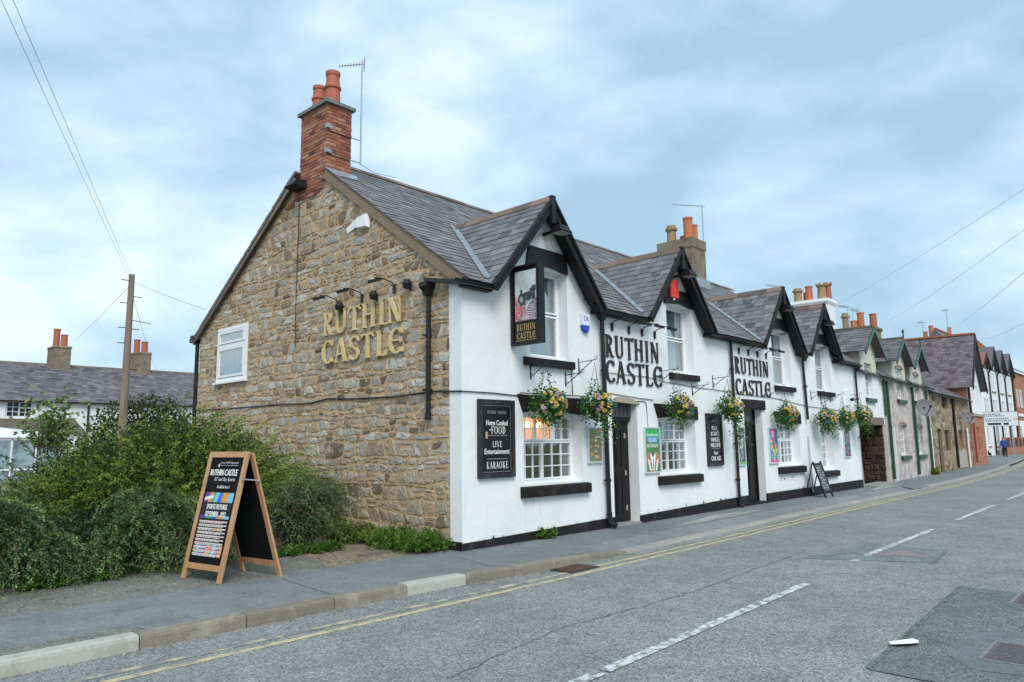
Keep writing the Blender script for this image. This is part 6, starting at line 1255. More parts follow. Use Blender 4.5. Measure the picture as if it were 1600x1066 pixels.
# ------------------------------------------------------------------ the row beyond the pub, on its own slightly turned building line
TH = math.atan(.045); DX, DY = math.cos(TH), math.sin(TH)
def rowT(name, label, cat, s0, y=0., z=0.): return thing(name, label, cat, (19.05+DX*s0-DY*y, DY*s0+DX*y, z), TH)
def rowW(s, y, z=0.): return (19.05+DX*s-DY*y, DY*s+DX*y, z)
def arched(b, x0, x1, z, y, t_=.05, h=.10, d=.06, n=8):
    P = [(x0+(x1-x0)*i/n, z+h*math.sin(PI*i/n)) for i in range(n+1)]
    b.prism([(x0, z-.02)]+P+[(x1, z-.02)] if False else [(x0, z-.02), (x1, z-.02)]+P[::-1][1:-1], (0, 0, 0), (1, 0, 0), (0, 0, 1), (0, -1, 0), -y, -y+d)
def gabled_front(parent, W_, ez, dorms, holes, mat, ridge_y, ridge_z, depth, rearz, roofmat=SLATE_F, name='front_wall', dname='dormer_roof', barge=GREENP, slate=(.32, .2), seed=1):
    b = MB(); wall_xz(b, 0, W_, 0, ez, holes, th=.2)
    b.add([(0, 0, 0), (0, depth, 0), (0, depth, ez), (0, ridge_y, ridge_z-.08), (0, 0, ez)], [(0, 4, 3, 2, 1)]); b.add([(W_, 0, 0), (W_, depth, 0), (W_, depth, ez), (W_, ridge_y, ridge_z-.08), (W_, 0, ez)], [(0, 1, 2, 3, 4)]); b.add([(0, depth, 0), (W_, depth, 0), (W_, depth, ez), (0, depth, ez)], [(0, 3, 2, 1)])
    b.build(name, mat, parent)
    sl_ = (ridge_z-ez)/(ridge_y+.15); es = Vector((0, 1, sl_)).normalized(); en = Vector((0, -sl_, 1)).normalized(); SL = (ridge_y+.15)/es.y
    rb = MB(); rb.obox(Vector((W_/2, -.15, ez))+es*SL/2-en*.03, (W_/2, 0, 0), es*SL/2, en*.02); sb = (ridge_z-ez)/(depth-ridge_y); eb = Vector((0, -1, sb)).normalized(); SB = (depth-ridge_y)/abs(eb.y); rb.obox(Vector((W_/2, depth, ez))+eb*SB/2, (W_/2, 0, 0), eb*SB/2, Vector((0, sb, 1)).normalized()*.02)
    ro = rb.build('roof', roofmat, parent)
    def kp(u, s_):
        y = -.15+es.y*s_
        return not any(abs(u-c) < hw*.8 and y < (az-ez)/sl_*.85-.15 for c, hw, az, sl2, wz in dorms)
    emit_pieces('slate', 'slates', slates(Vector((0, -.17, ez)), (1, 0, 0), es, en, W_, SL, slate[0], slate[1], keep=kp, rnd=random.Random(seed)), roofmat, ro, 0)
    b = MB(); b.box(0, W_, ridge_y-.12, ridge_y+.12, ridge_z-.03, ridge_z+.05); b.build('ridge', RIDGE, ro)
    for di, (c, hw, az, sl2, wz) in enumerate(dorms):
        at = az-.06; w2 = hw-.35; yb = (az-ez)/sl_-.15
        # dormer wall front and cheeks
        hs = [h for h in holes if h[3] > ez-.2 and abs((h[0]+h[1])/2-c) < hw]
        b = MB(); wall_xz(b, c-w2, c+w2, ez, at, hs, clips=[(sl2, 1, at+sl2*c), (-sl2, 1, at-sl2*c)], th=.2)
        zc = at-sl2*w2; yc = (zc-ez)/sl_-.15
        b.add([(c-w2, 0, ez-.05), (c-w2, 0, zc), (c-w2, yc, zc)], [(0, 1, 2)]); b.add([(c+w2, 0, ez-.05), (c+w2, 0, zc), (c+w2, yc, zc)], [(0, 2, 1)]); b.build('dormer_wall', PALE if mat is not FARWHITE else FARWHITE, parent)
        dm = MB()
        for sg in (-1, 1):
            nv = Vector((sg*sl2, 0, 1)).normalized()*.03; q = [Vector((c, -.28, az)), Vector((c, yb+.1, az)), Vector((c+sg*hw, yb+.1, az-sl2*hw)), Vector((c+sg*hw, -.28, az-sl2*hw))]; q2 = [p-nv for p in q]; dm.add([tuple(p-nv*.3) for p in q]+[tuple(p) for p in q2], [(0, 1, 2, 3), (7, 6, 5, 4), (0, 3, 7, 4), (3, 2, 6, 7)])
        do = dm.build(dname, roofmat, parent)
        for sg in (-1, 1):
            L_ = hw*math.hypot(1, sl2); e1 = Vector((-sg, 0, sl2)).normalized(); n1 = Vector((sg*sl2, 0, 1)).normalized(); oo = Vector((c+sg*hw, -.29, az-sl2*hw))
            emit_pieces('slate', 'slates', slates(oo, (0, 1, 0), e1, n1, yb+.3, L_, slate[0]*.9, slate[1], rnd=random.Random(seed+di), keep=lambda u, s_, oo=oo, e1=e1: (oo+e1*s_).z > ez+sl_*(u-.29+.15)-.15), roofmat, do, 0)
        b = MB(); b.box(c-.06, c+.06, -.30, yb, az-.01, az+.06); b.build('ridge', RIDGE, do)
        for sg in (-1, 1):
            dv = Vector((sg, 0, -sl2)).normalized(); L_ = (hw+.03)*math.hypot(1, sl2); a = Vector((c, -.31, az-.07))
            b = MB(); b.bar(a, a+dv*L_, .04, .16, up=(0, 1, 0)) if False else b.obox(a+dv*L_/2, dv*L_/2, (0, .02, 0), Vector((dv.z*-1, 0, dv.x)).normalized()*.08 if dv.x else (0, 0, .08)); b.build('barge_board', barge, parent)
    return ro
def house_windows(parent, L, mat=UPVC, bars=(2, 2), arch_=None, sillm=None, y=.12, curt=True):
    for (a, c, d, e_) in L:
        wo = window(parent, a, c, d, e_, y, [(0, 1, .5, 1, bars[0], bars[1]), (0, 1, 0, .49, bars[0], bars[1])], False, curtain=[(0, 1, 0, 1)] if curt else None, mat=mat, ft=.06, barw=.022)
        if sillm: sill(a-.14, c+.14, d-.17, d-.01, mat=sillm, parent=parent)
        if arch_: b = MB(); P = [(a-.06+(c-a+.12)*i/8, e_-.03+.10*math.sin(PI*i/8)) for i in range(9)]; b.prism(P+[(c+.06, e_+.05)]+[(a-.06+(c-a+.12)*i/8, e_+.05+.10*math.sin(PI*i/8)) for i in range(8, -1, -1)][1:] if False else [(p[0], p[1]) for p in P]+[(p[0], p[1]+.07) for p in P[::-1]], (0, 0, 0), (1, 0, 0), (0, 0, 1), (0, -1, 0), -.01, .03); b.build('window_arch', arch_, parent)
# n1: white cottage over the stone passage
t = rowT('white_cottage', 'white cottage joined to the pub, with a dormer over a dark stone passage', 'cottage', .02)
H_ = [(.0, 3.02, 0, 2.14, .3), (1.15, 2.1, 3.12, 4.38, .2)]
gabled_front(t, 3.45, 4.0, [(1.7, 1.42, 5.72, .70, 0)], H_, WHITE, 2.7, 6.0, 6.5, 4, seed=3)
house_windows(t, [(1.15, 2.1, 3.12, 4.38)], bars=(3, 2), sillm=GREENP)
b = MB(); b.box(.0, 3.2, -.03, .25, 2.14, 2.42); b.build('passage_beam', M('beam_brown', (.22, .15, .13), .8, n=((3, 3, 12), (.15, .1, .08), .4, .7)), t)
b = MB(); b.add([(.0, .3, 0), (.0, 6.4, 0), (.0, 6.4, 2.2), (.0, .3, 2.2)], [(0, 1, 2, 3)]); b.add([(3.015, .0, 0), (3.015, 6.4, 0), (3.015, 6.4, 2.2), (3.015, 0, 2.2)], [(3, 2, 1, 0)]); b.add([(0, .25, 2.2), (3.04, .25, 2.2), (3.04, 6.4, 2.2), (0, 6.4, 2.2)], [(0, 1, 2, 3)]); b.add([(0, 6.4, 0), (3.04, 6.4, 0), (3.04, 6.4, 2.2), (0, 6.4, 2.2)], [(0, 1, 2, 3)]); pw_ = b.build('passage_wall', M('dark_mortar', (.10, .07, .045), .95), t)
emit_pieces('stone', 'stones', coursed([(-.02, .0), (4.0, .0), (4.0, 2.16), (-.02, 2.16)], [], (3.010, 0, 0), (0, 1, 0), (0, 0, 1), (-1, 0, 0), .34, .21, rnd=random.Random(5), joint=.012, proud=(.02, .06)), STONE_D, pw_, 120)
b = MB(); b.box(-.02, 3.3, -.35, .3, .0, .05); b.build('passage_step', PALEP, t)
b = MB(); b.box(3.03, 3.42, -.02, .02, 0, 2.14); b.build('door_post', M('post_pale', (.4, .36, .3), .8), t)
ch = MB(); ch.add([(x, y, z) for z, k in ((5.2, 0), (7.15, 0), (7.3, .07), (7.42, .05)) for x, y in ((3.75-k, 1.85-k), (4.75+k, 1.85-k), (4.75+k, 3.3+k), (3.75-k, 3.3+k))], [(4*i+k, 4*i+(k+1) % 4, 4*i+4+(k+1) % 4, 4*i+4+k) for i in range(3) for k in range(4)]+[(12, 13, 14, 15)]); co_ = ch.build('chimney', WHITE, t)
for (x, y, h, rr_, mt, kd) in ((4.0, 3.1, .62, .17, POT_B, 2), (4.05, 2.65, .66, .15, POT_O, 1), (4.1, 2.15, .72, .19, POT_B, 3), (4.45, 2.0, .78, .15, POT, 3), (4.5, 2.9, .5, .14, POT_O, 1)): pot(co_, x, y, 7.40, h, rr_, mt, kd)
pipe('drainpipe', [(3.42, -.07, 3.9), (3.9, -.07, .1)][:1]+[(3.42, -.07, 3.9), (3.42, -.07, 2.5)][1:], .04, mat=GREENP, parent=t)
gutter(2.9, 3.5, -.2, 3.93, GREENP, t)
# n2, n3: pale block cottages
for (s0, W_, dc, win, gwn, door, lab, seed) in ((3.5, 4.75, 2.85, (2.33, 3.5, 3.25, 4.55), (2.15, 3.35, .95, 2.18), (.50, 1.25), 'pale stone cottage with green bargeboards and green door beside the passage', 5),
                                     (8.27, 3.75, 1.3, (.70, 1.78, 3.3, 4.48), (.45, 1.65, .93, 2.12), (2.85, 3.5), 'second pale stone cottage with green bargeboards, satellite dishes by its dormer window', 9)):
    t = rowT('stone_cottage', lab, 'cottage', s0)
    H_ = [(win[0], win[1], win[2], win[3], .2), (gwn[0], gwn[1], gwn[2], gwn[3], .2), (door[0], door[1], 0, 2.1, .2)]
    gabled_front(t, W_, 4.0, [(dc, 1.5, 5.78, .70, 0)], H_, PALE_ST, 2.8, 6.0, 6.5, 4, seed=seed)
    house_windows(t, [win, gwn], bars=(3, 2), sillm=GREENP, arch_=M('arch_stone', (.30, .2, .18), .8))
    panel_door(t, door[0], door[1], .03, 2.08, .14, GREENP, [(.12, .88, .5, .92), (.12, .88, .07, .42)])
    b = MB(); b.box(door[1]-.06, door[1]+.02, -.03, .14, 0, 2.12); b.build('door_frame', UPVC, t)
    pipe('drainpipe', [(door[0]-.12, -.08, 3.85), (door[0]-.12, -.08, .1)], .055, mat=GREENP, parent=t); gutter(0, dc-1.1, -.22, 3.95, GREENP, t); gutter(dc+1.1, W_, -.22, 3.95, GREENP, t)
    b = MB(); b.lathe([(0, -.05), (.03, 0), (.035, .08), (.02, .14), (.045, .2), (.05, .27), (.0, .36)], (dc, -.30, 5.82), 8); b.build('finial', GREENP, t)
    if seed == 5: pipe('drainpipe', [(4.72, -.08, 3.85), (4.72, -.08, .1)], .055, mat=GREENP, parent=t)
    else:
        for k, (x, y) in enumerate(((3.5, 2.3),)):
            b = MB(); b.add([(a, c_, z) for z, k2 in ((5.2, 0), (6.95, 0), (7.0, .08), (7.1, .08)) for a, c_ in ((3.3-k2, 1.9-k2), (4.1+k2, 1.9-k2), (4.1+k2, 3.6+k2), (3.3-k2, 3.6+k2))], [(4*i+q, 4*i+(q+1) % 4, 4*i+4+(q+1) % 4, 4*i+4+q) for i in range(3) for q in range(4)]+[(12, 13, 14, 15)]); c_o = b.build('chimney', CEM, t)
            for (px_, py_, hh_, mt, kd) in ((3.6, 2.1, .75, POT, 1), (3.6, 3.0, .5, POT_O, 1), (3.65, 3.4, .95, POT_B, 2), (3.7, 2.7, .9, POT_O, 1)): pot(c_o, px_, py_, 7.08, hh_, .17, mt, kd)
def dish(label, s, z, R=.42, y=-.45):
    t = thing('satellite_dish', label, 'satellite dish', rowW(s, y, z), TH); b = MB(); n = 14; ax = Vector((-.75, -.6, .25)).normalized(); a1 = ax.cross((0, 0, 1)).normalized(); a2 = ax.cross(a1)
    vs = [tuple(-ax*.16*(1-k*k)*R+(a1*math.cos(2*PI*i/n)+a2*math.sin(2*PI*i/n))*R*k) for k in (1, .6, .2) for i in range(n)]
    b.add(vs, [(i+n*j, (i+1) % n+n*j, (i+1) % n+n*(j+1), i+n*(j+1)) for j in (0, 1) for i in range(n)]+[tuple(range(2*n, 3*n))]); b.build('reflector', M('dish_grey', (.16, .16, .165), .6), t)
    b = MB(); b.tube([(0, 0, -R*.9), ax*R*1.1+Vector((0, 0, -.1))], .02, 6); b.obox(ax*R*1.15+Vector((0, 0, -.08)), (.05, 0, 0), (0, .05, 0), (0, 0, .05)); b.build('feed_arm', IRON, t); b = MB(); b.tube([(0, 0, 0), (.1, -y, 0)], .025, 6); b.build('mount', IRON, t)
dish('large round grey satellite dish on the second pale stone cottage', 8.6, 2.95, .40); dish('grey satellite dish just right of the larger one on the pale cottages', 9.4, 2.85, .28)
dish('satellite dish on the brown rubble cottage above its yellowish window', 19.6, 2.72, .34)
# brown rubble cottages
for (s0, W_, win, up_, door, dm, lab, seed, wm) in ((12.05, 5.5, (2.95, 4.4, 1.02, 2.05), (2.95, 4.4, 3.15, 3.78), (1.2, 2.2), M('door_darkred', (.07, .02, .022), .5), 'brown rubble stone cottage with a dark red door', 15, M('frame_dark', (.06, .055, .06), .5)),
                                     (17.58, 5.3, (1.35, 2.45, 1.04, 2.06), (.75, 1.3, 3.1, 3.75), (3.3, 4.0), REDDOOR, 'brown rubble stone cottage with a bright red door at the end of the low row', 16, M('frame_ochre', (.40, .25, .07), .5))):
    t = rowT('rubble_cottage', lab, 'cottage', s0)
    gabled_front(t, W_, 3.82, [], [(win[0], win[1], win[2], win[3], .2), (up_[0], up_[1], up_[2], up_[3], .2), (door[0], door[1], 0, 2.08, .2)], M('brown_mortar', (.27, .2, .12), .95), 2.2, 5.25, 5.5, 3.8, seed=seed)
    emit_pieces('stone', 'stones', coursed([(0, 0), (W_, 0), (W_, 3.8), (0, 3.8)], [(w_[0]-.03, w_[1]+.03, w_[2]-.03, w_[3]+.03) for w_ in (win, up_)]+[(door[0]-.03, door[1]+.03, -.1, 2.12)], (0, 0, 0), (1, 0, 0), (0, 0, 1), (0, -1, 0), .36, .22, rnd=random.Random(seed)), STONE_F, t, 0)
    house_windows(t, [win, up_], mat=wm, bars=(2, 1), curt=False); panel_door(t, door[0], door[1], .03, 2.06, .12, dm, [(.12, .88, .5, .92), (.12, .88, .07, .42)]); gutter(0, W_, -.22, 3.74, PIPE, t)
    if seed == 16: b = MB(); b.box(.7, 3.2, -.03, .03, .05, .95); b.build('painted_patch', M('pale_patch', (.42, .39, .35), .9, n=(8, (.3, .26, .2), .45, .7)), t); pipe('drainpipe', [(.02, -.08, 3.7), (.02, -.08, .1)], .06, parent=t); b = MB(); b.box(4.0, 4.35, -.03, .05, 0, 2.2); b.build('door_frame', UPVC, t)
# brick house with its gable to the street
t = rowT('brick_house', 'taller orange brick house with long slate roof rising over the stone cottages', 'house', 22.95)
Wb, eb_, ab, Db = 5.4, 4.9, 8.05, 5.4
b = MB(); b.add([(0, 0, 0), (0, Db, 0), (0, Db, eb_), (0, 0, eb_), (Wb, 0, 0), (Wb, Db, 0), (Wb, Db, eb_), (Wb, 0, eb_), (Wb/2, Db, ab-.1)], [(0, 3, 2, 1), (4, 5, 6, 7), (1, 2, 8, 6, 5)]); b.build('side_wall', BRICK_F, t)
b = MB(); hs = [(1.6, 2.3, 3.4, 4.9, .2), (3.4, 4.1, 3.4, 4.9, .2)]; wall_xz(b, 0, Wb, 3.0, ab-.15, hs, clips=[((ab-eb_)/(Wb/2), 1, ab-.15+(ab-eb_)/(Wb/2)*Wb/2), (-(ab-eb_)/(Wb/2), 1, ab-.15-(ab-eb_)/(Wb/2)*Wb/2)]); b.build('upper_wall', FARWHITE, t)
b = MB(); wall_xz(b, 0, Wb, 0, 3.0, [(2.2, 3.1, .9, 2.3, .2)], yf=-.02); b.build('lower_wall', BRICK_F, t); house_windows(t, [(1.6, 2.3, 3.4, 4.9), (3.4, 4.1, 3.4, 4.9), (2.2, 3.1, .9, 2.3)], curt=False, bars=(1, 1))
b = MB(); b.box(-.04, Wb+.04, -.10, -.02, 2.95, 3.10); b.build('string_course', M('stone_band', (.35, .3, .24), .8), t)
for sg in (-1, 1):
    sl_ = (ab-eb_)/(Wb/2); hw = Wb/2+.25; es = Vector((-sg, 0, sl_)).normalized(); en = Vector((sg*sl_, 0, 1)).normalized(); oo = Vector((Wb/2+sg*hw, -.35, ab-sl_*hw)); L_ = hw*math.hypot(1, sl_)
    b = MB(); b.obox(oo+es*L_/2+Vector((0, (Db+.35)/2, 0))-en*.03, (0, (Db+.35)/2, 0), es*L_/2, en*.02); ro = b.build('roof', SLATE_F, t); 
    if sg < 0: emit_pieces('slate', 'slates', slates(oo, (0, 1, 0), es, en, Db+.35, L_, .32, .2, rnd=random.Random(77)), M('slate_mauve', (.2, .2, .2), .6, ramp=[(.07, .05, .055), (.15, .12, .135), (.22, .18, .19)], n=(3, (.06, .05, .045), .5, .8), n2=(12, (.28, .26, .25), .6, .8)), ro, 0)
    b = MB(); b.obox(oo+es*L_/2-en*.12+Vector((0, -.02, 0)), es*L_/2, (0, .03, 0), en*.15); b.build('barge_board', BARGE, t)
b = MB(); b.box(Wb/2-.12, Wb/2+.12, -.35, Db, ab-.02, ab+.09); b.build('ridge', RIDGE_O, t)
pipe('drainpipe', [(.25, -.1, 4.6), (.3, -.1, 3.2), (.5, -.12, 3.0), (.5, -.12, .2)], .05, mat=M('pipe_red', (.25, .03, .03), .5), parent=t)
pipe('drainpipe', [(.05, -.1, 4.7), (.05, -.1, 3.1)], .06, parent=t)
# far stacks behind the brick house
def far_stack(label, x, y, z0, z1, w_, d_, pots, mat=BRICK_F):
    t = thing('brick_chimney', label, 'chimney', (x, y, 0), TH); b = MB(); b.box(-w_/2, w_/2, -d_/2, d_/2, z0, z1); b.box(-w_/2-.08, w_/2+.08, -d_/2-.08, d_/2+.08, z1-.12, z1+.06); b.build('stack', mat, t)
    for (px_, py_, h_) in pots: pot(t, px_, py_, z1+.05, h_, .2, POT_O, 1)
    return t
far_stack('squat orange brick stack with a leaning pot behind the long mauve slate roof', 68.1, 8.2, 5, 10.75, 1.2, 2.0, [(0, .6, .8), (0, .1, 1.3)]); far_stack('tall orange brick pot stack right of the squat one behind the mauve roof', 77, 8.6, 5, 12.1, 1.0, 1.0, [(0, 0, .8)])
# white gabled terrace
XW, YW = 66., 5.35
for k in range(4):
    t = thing('gabled_house', ('nearest house of the tall white gabled terrace, with a reddish small roof', 'second house of the tall white gabled terrace', 'third house of the tall white gabled terrace', 'last house of the tall white gabled terrace before the red brick')[k], 'terraced house', (XW+(.0, 9., 13.3, 17.5)[k], YW, 0), 0, 'tall white terrace houses with gables')
    Wk = (9., 4.3, 4.2, 4.4)[k]; gc = 7.0 if k == 0 else Wk/2; ghw = 2.0 if k == 0 else Wk/2; ga = 9.7 if k == 0 else 10.6; ge = 8.3; sl_ = (ga-ge)/ghw*1.0
    hs = [(gc-.75, gc-.1, 6.2, 8.0, .15), (gc+.2, gc+.85, 6.2, 8.0, .15), (gc-.8, gc+.0, 3.6, 5.3, .15), (gc+.3, gc+1.0, 3.6, 5.3, .15), (gc-.9, gc-.1, .9, 2.6, .15)]+([(1.6, 2.4, 6.0, 7.4, .15), (1.6, 2.4, 3.4, 4.8, .15), (1.6, 2.4, .9, 2.5, .15)] if k == 0 else [])
    b = MB(); wall_xz(b, 0, Wk, 0, ge, hs, th=.2); wall_xz(b, gc-ghw, gc+ghw, ge, ga, [], clips=[(sl_, 1, ga+sl_*gc), (-sl_, 1, ga-sl_*gc)]); b.add([(0, 0, 0), (0, 4.5, 0), (0, 4.5, ge), (0, 0, ge)], [(0, 3, 2, 1)]); b.build('front_wall', FARWHITE, t)
    for h in hs:
        b = MB(); b.box(h[0], h[1], .1, .13, h[2], h[3]); wo = b.build('window', UPVC, t); b = MB(); b.box(h[0]+.08, h[1]-.08, .08, .099, h[2]+.08, h[3]-.08); b.build('pane', M('far_pane', (.16, .19, .21), .15, spec=.8), wo); sill(h[0]-.08, h[1]+.08, h[2]-.15, h[2]-.02, mat=CEM, parent=t)
    for sg in (-1, 1):
        es = Vector((-sg, 0, sl_)).normalized(); en = Vector((sg*sl_, 0, 1)).normalized(); hw = ghw+.02; L_ = hw*math.hypot(1, sl_); oo = Vector((gc+sg*hw, -.4, ga-sl_*hw)); b = MB(); b.obox(oo+es*L_/2+Vector((0, 1.2, 0)), (0, 1.2, 0), es*L_/2, en*.05); b.build('roof', SLATE_F if k else M('tile_red', (.28, .13, .09), .8), t)
        b = MB(); b.obox(oo+es*L_/2-en*.14, es*L_/2, (0, .04, 0), en*.12); b.build('barge_board', BARGE, t)
    b = MB(); b.add([(0, -.1, ge), (Wk, -.1, ge), (Wk, 2.2, 11.5), (0, 2.2, 11.5), (Wk, 4.6, ge), (0, 4.6, ge)], [(0, 1, 2, 3), (3, 2, 4, 5), (0, 3, 5)]); b.build('main_roof', SLATE_F, t); b = MB(); b.box(0, Wk, 2.1, 2.3, 11.47, 11.6); b.build('ridge', RIDGE_O, t)
    pipe('drainpipe', [(Wk-.1, -.25, ge-.15), (Wk-.1, -.1, ge-.5), (Wk-.1, -.1, .2)], .07, (Wk-.1, -.3, ge-.05), parent=t)
t = thing('brick_house', 'red brick house with a stepped parapet gable beyond the white gabled terrace', 'house', (88, 5.3, 0))
b = MB(); b.add([(0, -.2, 0), (0, 9, 0), (0, 9, 8.3), (0, 4.2, 13.3), (0, 3.4, 13.3), (0, -.2, 9.2), (.5, -.2, 0), (.5, 9, 0), (.5, 9, 8.3), (.5, 4.2, 13.3), (.5, 3.4, 13.3), (.5, -.2, 9.2)], [(0, 5, 4, 3, 2, 1), (6, 7, 8, 9, 10, 11), (5, 11, 10, 4), (4, 10, 9, 3), (0, 6, 11, 5)]); b.build('parapet_gable', BRICK_F, t)
b = MB(); hs = [(1.5, 2.6, 1, 3, .1), (4, 5.1, 1, 3, .1), (1.5, 2.6, 5, 7, .1), (4, 5.1, 5, 7, .1), (8, 9.1, 1, 3, .1), (8, 9.1, 5, 7, .1)]; wall_xz(b, .5, 30, 0, 9, hs, th=.1); b.build('front_wall', BRICK_F, t)
b = MB(); b.box(.5, 30, -.05, .05, 4.0, 4.3); b.box(.5, 30, -.05, .05, .0, 3.5); b.build('white_band', FARWHITE, t)
for h in hs: b = MB(); b.box(h[0], h[1], -.08, .09, h[2], h[3]); wo = b.build('window', UPVC, t); b = MB(); b.box(h[0]+.1, h[1]-.1, -.1, -.081, h[2]+.1, h[3]-.1); b.build('pane', MATS['far_pane'], wo)
b = MB(); b.add([(.5, -.3, 9), (30, -.3, 9), (30, 4.5, 12), (.5, 4.5, 12)], [(0, 1, 2, 3)]); b.build('roof', SLATE_F, t)
t = thing('garden_wall', 'low orange brick wall with dark fence panels before the far houses', 'wall', (74.5, 4.4, 0)); b = MB(); b.box(0, 24, 0, .25, 0, .72); b.build('wall', BRICK_F, t)
for k in range(11): b = MB(); b.box(k*2.3, k*2.3+.3, -.03, .28, .72, 1.66); b.build('pier', BRICK_F, t)
for k in range(10): b = MB(); b.box(k*2.3+.3, k*2.3+2.3, .08, .14, .76, 1.55); b.build('fence_panel', M('panel_dark', (.035, .035, .045), .7), t)
# direction sign on two posts
t = thing('direction_sign', 'white direction sign board with a black right arrow on two grey posts', 'road sign', (59.6, 2.35, 0), 0)
e1 = Vector((.36, -.933, 0)); n1 = Vector((-.933, -.36, 0)); Wd = 2.5
b = MB(); b.obox((0, 0, 3.08), e1*Wd/2, n1*.02, (0, 0, .54)); b.build('board', M('sign_white', (.68, .72, .74), .5), t); b = MB()
for z in (2.53, 3.63): b.obox(Vector((0, 0, z))+n1*.022, e1*Wd/2, n1*.003, (0, 0, .012))
for k in (-1, 1): b.obox(Vector((0, 0, 3.08))+e1*k*(Wd/2-.01)+n1*.022, e1*.012, n1*.003, (0, 0, .54))
for x, z, w_ in ((-.4, 3.46, 1.1), (-.3, 3.32, 1.35), (-.1, 3.1, 1.6), (-.1, 2.94, 1.7)):
    q = -w_/2
    while q < w_/2: ww = rr.uniform(.05, .12); b.obox(Vector((0, 0, z))+e1*(x+q)+n1*.022, e1*ww/2, n1*.002, (0, 0, .04)); q += ww+.05
for x, w_ in ((-.35, .9), (.42, .34)): b.obox(Vector((0, 0, 2.70))+e1*x+n1*.022, e1*w_/2, n1*.002, (0, 0, .085))
b.obox(Vector((0, 0, 3.05))+e1*1.1+n1*.022, e1*.17, n1*.002, (0, 0, .02)); b.add([tuple(Vector((0, 0, 3.05))+e1*x+n1*.024+Vector((0, 0, z))) for x, z in ((1.22, .08), (1.36, 0), (1.22, -.08))], [(0, 1, 2)]); b.build('marking', M('sign_black', (.03, .03, .035), .5), t, kind='stuff')
b = MB(); b.obox(Vector((0, 0, 3.03))+e1*-1.2+n1*.022, e1*.17, n1*.002, (0, 0, .16)); b.build('blue_symbol', M('sign_blue', (.02, .2, .65), .5), t)
for k in (-.15, .75): b = MB(); b.tube([tuple(e1*k-n1*.06), tuple(e1*k-n1*.06+Vector((0, 0, 3.6)))], .05, 8); b.build('post', M('post_grey', (.30, .32, .32), .5, metal=.3), t)

# ------------------------------------------------------------------ person and dog on the far pavement
def body(name, parts, mat, parent, vox=.02, loc=None):
    b = MB()
    for p in parts:
        if p[0] == 't': b.tube(p[1], p[2], 10)
        else: c, rx, ry, rz_ = p[1:]; b.lathe([(math.sin(PI*i/8), -math.cos(PI*i/8)) for i in range(9)], (0, 0, 0), 12); k = 9*12; b.v[-k:] = [(c[0]+x*rx, c[1]+y*ry, c[2]+z*rz_) for x, y, z in b.v[-k:]]
    o = b.build(name, mat, parent, smooth=True); m = o.modifiers.new('Remesh', 'REMESH'); m.mode = 'VOXEL'; m.voxel_size = vox; m.use_smooth_shade = True; s_ = o.modifiers.new('Smooth', 'SMOOTH'); s_.iterations = 6; return o
SKIN = M('skin', (.50, .31, .23), .6); t = thing('person', 'person in blue jacket and dark trousers walking away on the far pavement', 'person', (66.9, 3.35, 0), -PI/2+.15)
# local: walks towards +Y
body('body', [('t', [(-.09, .10, .08), (-.095, .12, .48), (-.09, 0, .90)], [.045, .058, .085]), ('t', [(.10, -.16, .10), (.095, -.02, .50), (.09, 0, .90)], [.045, .058, .085]), ('t', [(-.095, .08, .04), (-.10, .26, .03)], [.04, .035]), ('t', [(.10, -.17, .06), (.10, -.02, .03)], [.04, .035]),
              ('t', [(0, 0, .88), (0, .01, 1.1), (0, .07, 1.36), (0, .10, 1.44)], [.14, .14, .17, .08]), ('t', [(0, .10, 1.42), (0, .15, 1.52)], [.055, .05]), ('s', (0, .18, 1.60), .078, .095, .115), ('s', (0, .28, 1.585), .014, .02, .02), ('s', (-.08, .18, 1.6), .012, .02, .03), ('s', (.08, .18, 1.6), .012, .02, .03),
              ('t', [(-.18, .06, 1.36), (-.25, 0, 1.12), (-.27, .12, .90), (-.27, .14, .82)], [.055, .045, .035, .03]), ('t', [(.18, .06, 1.36), (.25, .10, 1.12), (.24, .26, .96), (.24, .30, .93)], [.055, .045, .035, .03]), ('s', (-.27, .15, .78), .025, .035, .05), ('s', (.24, .34, .91), .025, .05, .03)], SKIN, t)
body('jacket', [('t', [(0, 0, .78), (0, -.01, .95), (0, .02, 1.15), (0, .065, 1.34), (0, .10, 1.43)], [.19, .185, .19, .195, .10]), ('t', [(-.16, .06, 1.37), (-.26, 0, 1.12), (-.28, .10, .90)], [.08, .07, .055]), ('t', [(.16, .06, 1.37), (.26, .10, 1.12), (.25, .23, .98)], [.08, .07, .055])], M('jacket_blue', (.02, .055, .24), .7), t)
body('trousers', [('t', [(-.09, .10, .10), (-.095, .12, .48), (-.08, 0, .90)], [.07, .082, .115]), ('t', [(.10, -.16, .12), (.095, -.02, .50), (.08, 0, .90)], [.07, .082, .115])], M('trousers_dark', (.012, .012, .016), .8), t)
body('hair', [('s', (0, .15, 1.64), .088, .10, .10)], M('hair_grey', (.12, .10, .09), .8), t); body('shoe', [('t', [(-.095, .07, .04), (-.10, .28, .035)], [.05, .042])], BLACK, t); body('shoe', [('t', [(.10, -.19, .06), (.10, -.01, .035)], [.05, .042])], BLACK, t)
t = thing('shopping_bag', 'small pale bag in the left hand of the walking person', 'bag', (66.95, 3.78, .58), .1); b = MB(); b.add([(-.06, -.14, 0), (.06, -.14, 0), (.06, .14, 0), (-.06, .14, 0), (-.03, -.12, .2), (.03, -.12, .2), (.03, .12, .2), (-.03, .12, .2)], BOXF); b.build('bag_body', M('bag_beige', (.4, .35, .3), .8), t); b = MB(); b.tube([(0, -.08, .19), (0, -.05, .28), (0, .05, .28), (0, .08, .19)], .01, 5); b.build('handle', BLACK, t)
t = thing('dog', 'small black dog walking ahead of the person by the white wall', 'dog', (67.3, 4.55, 0), .4)
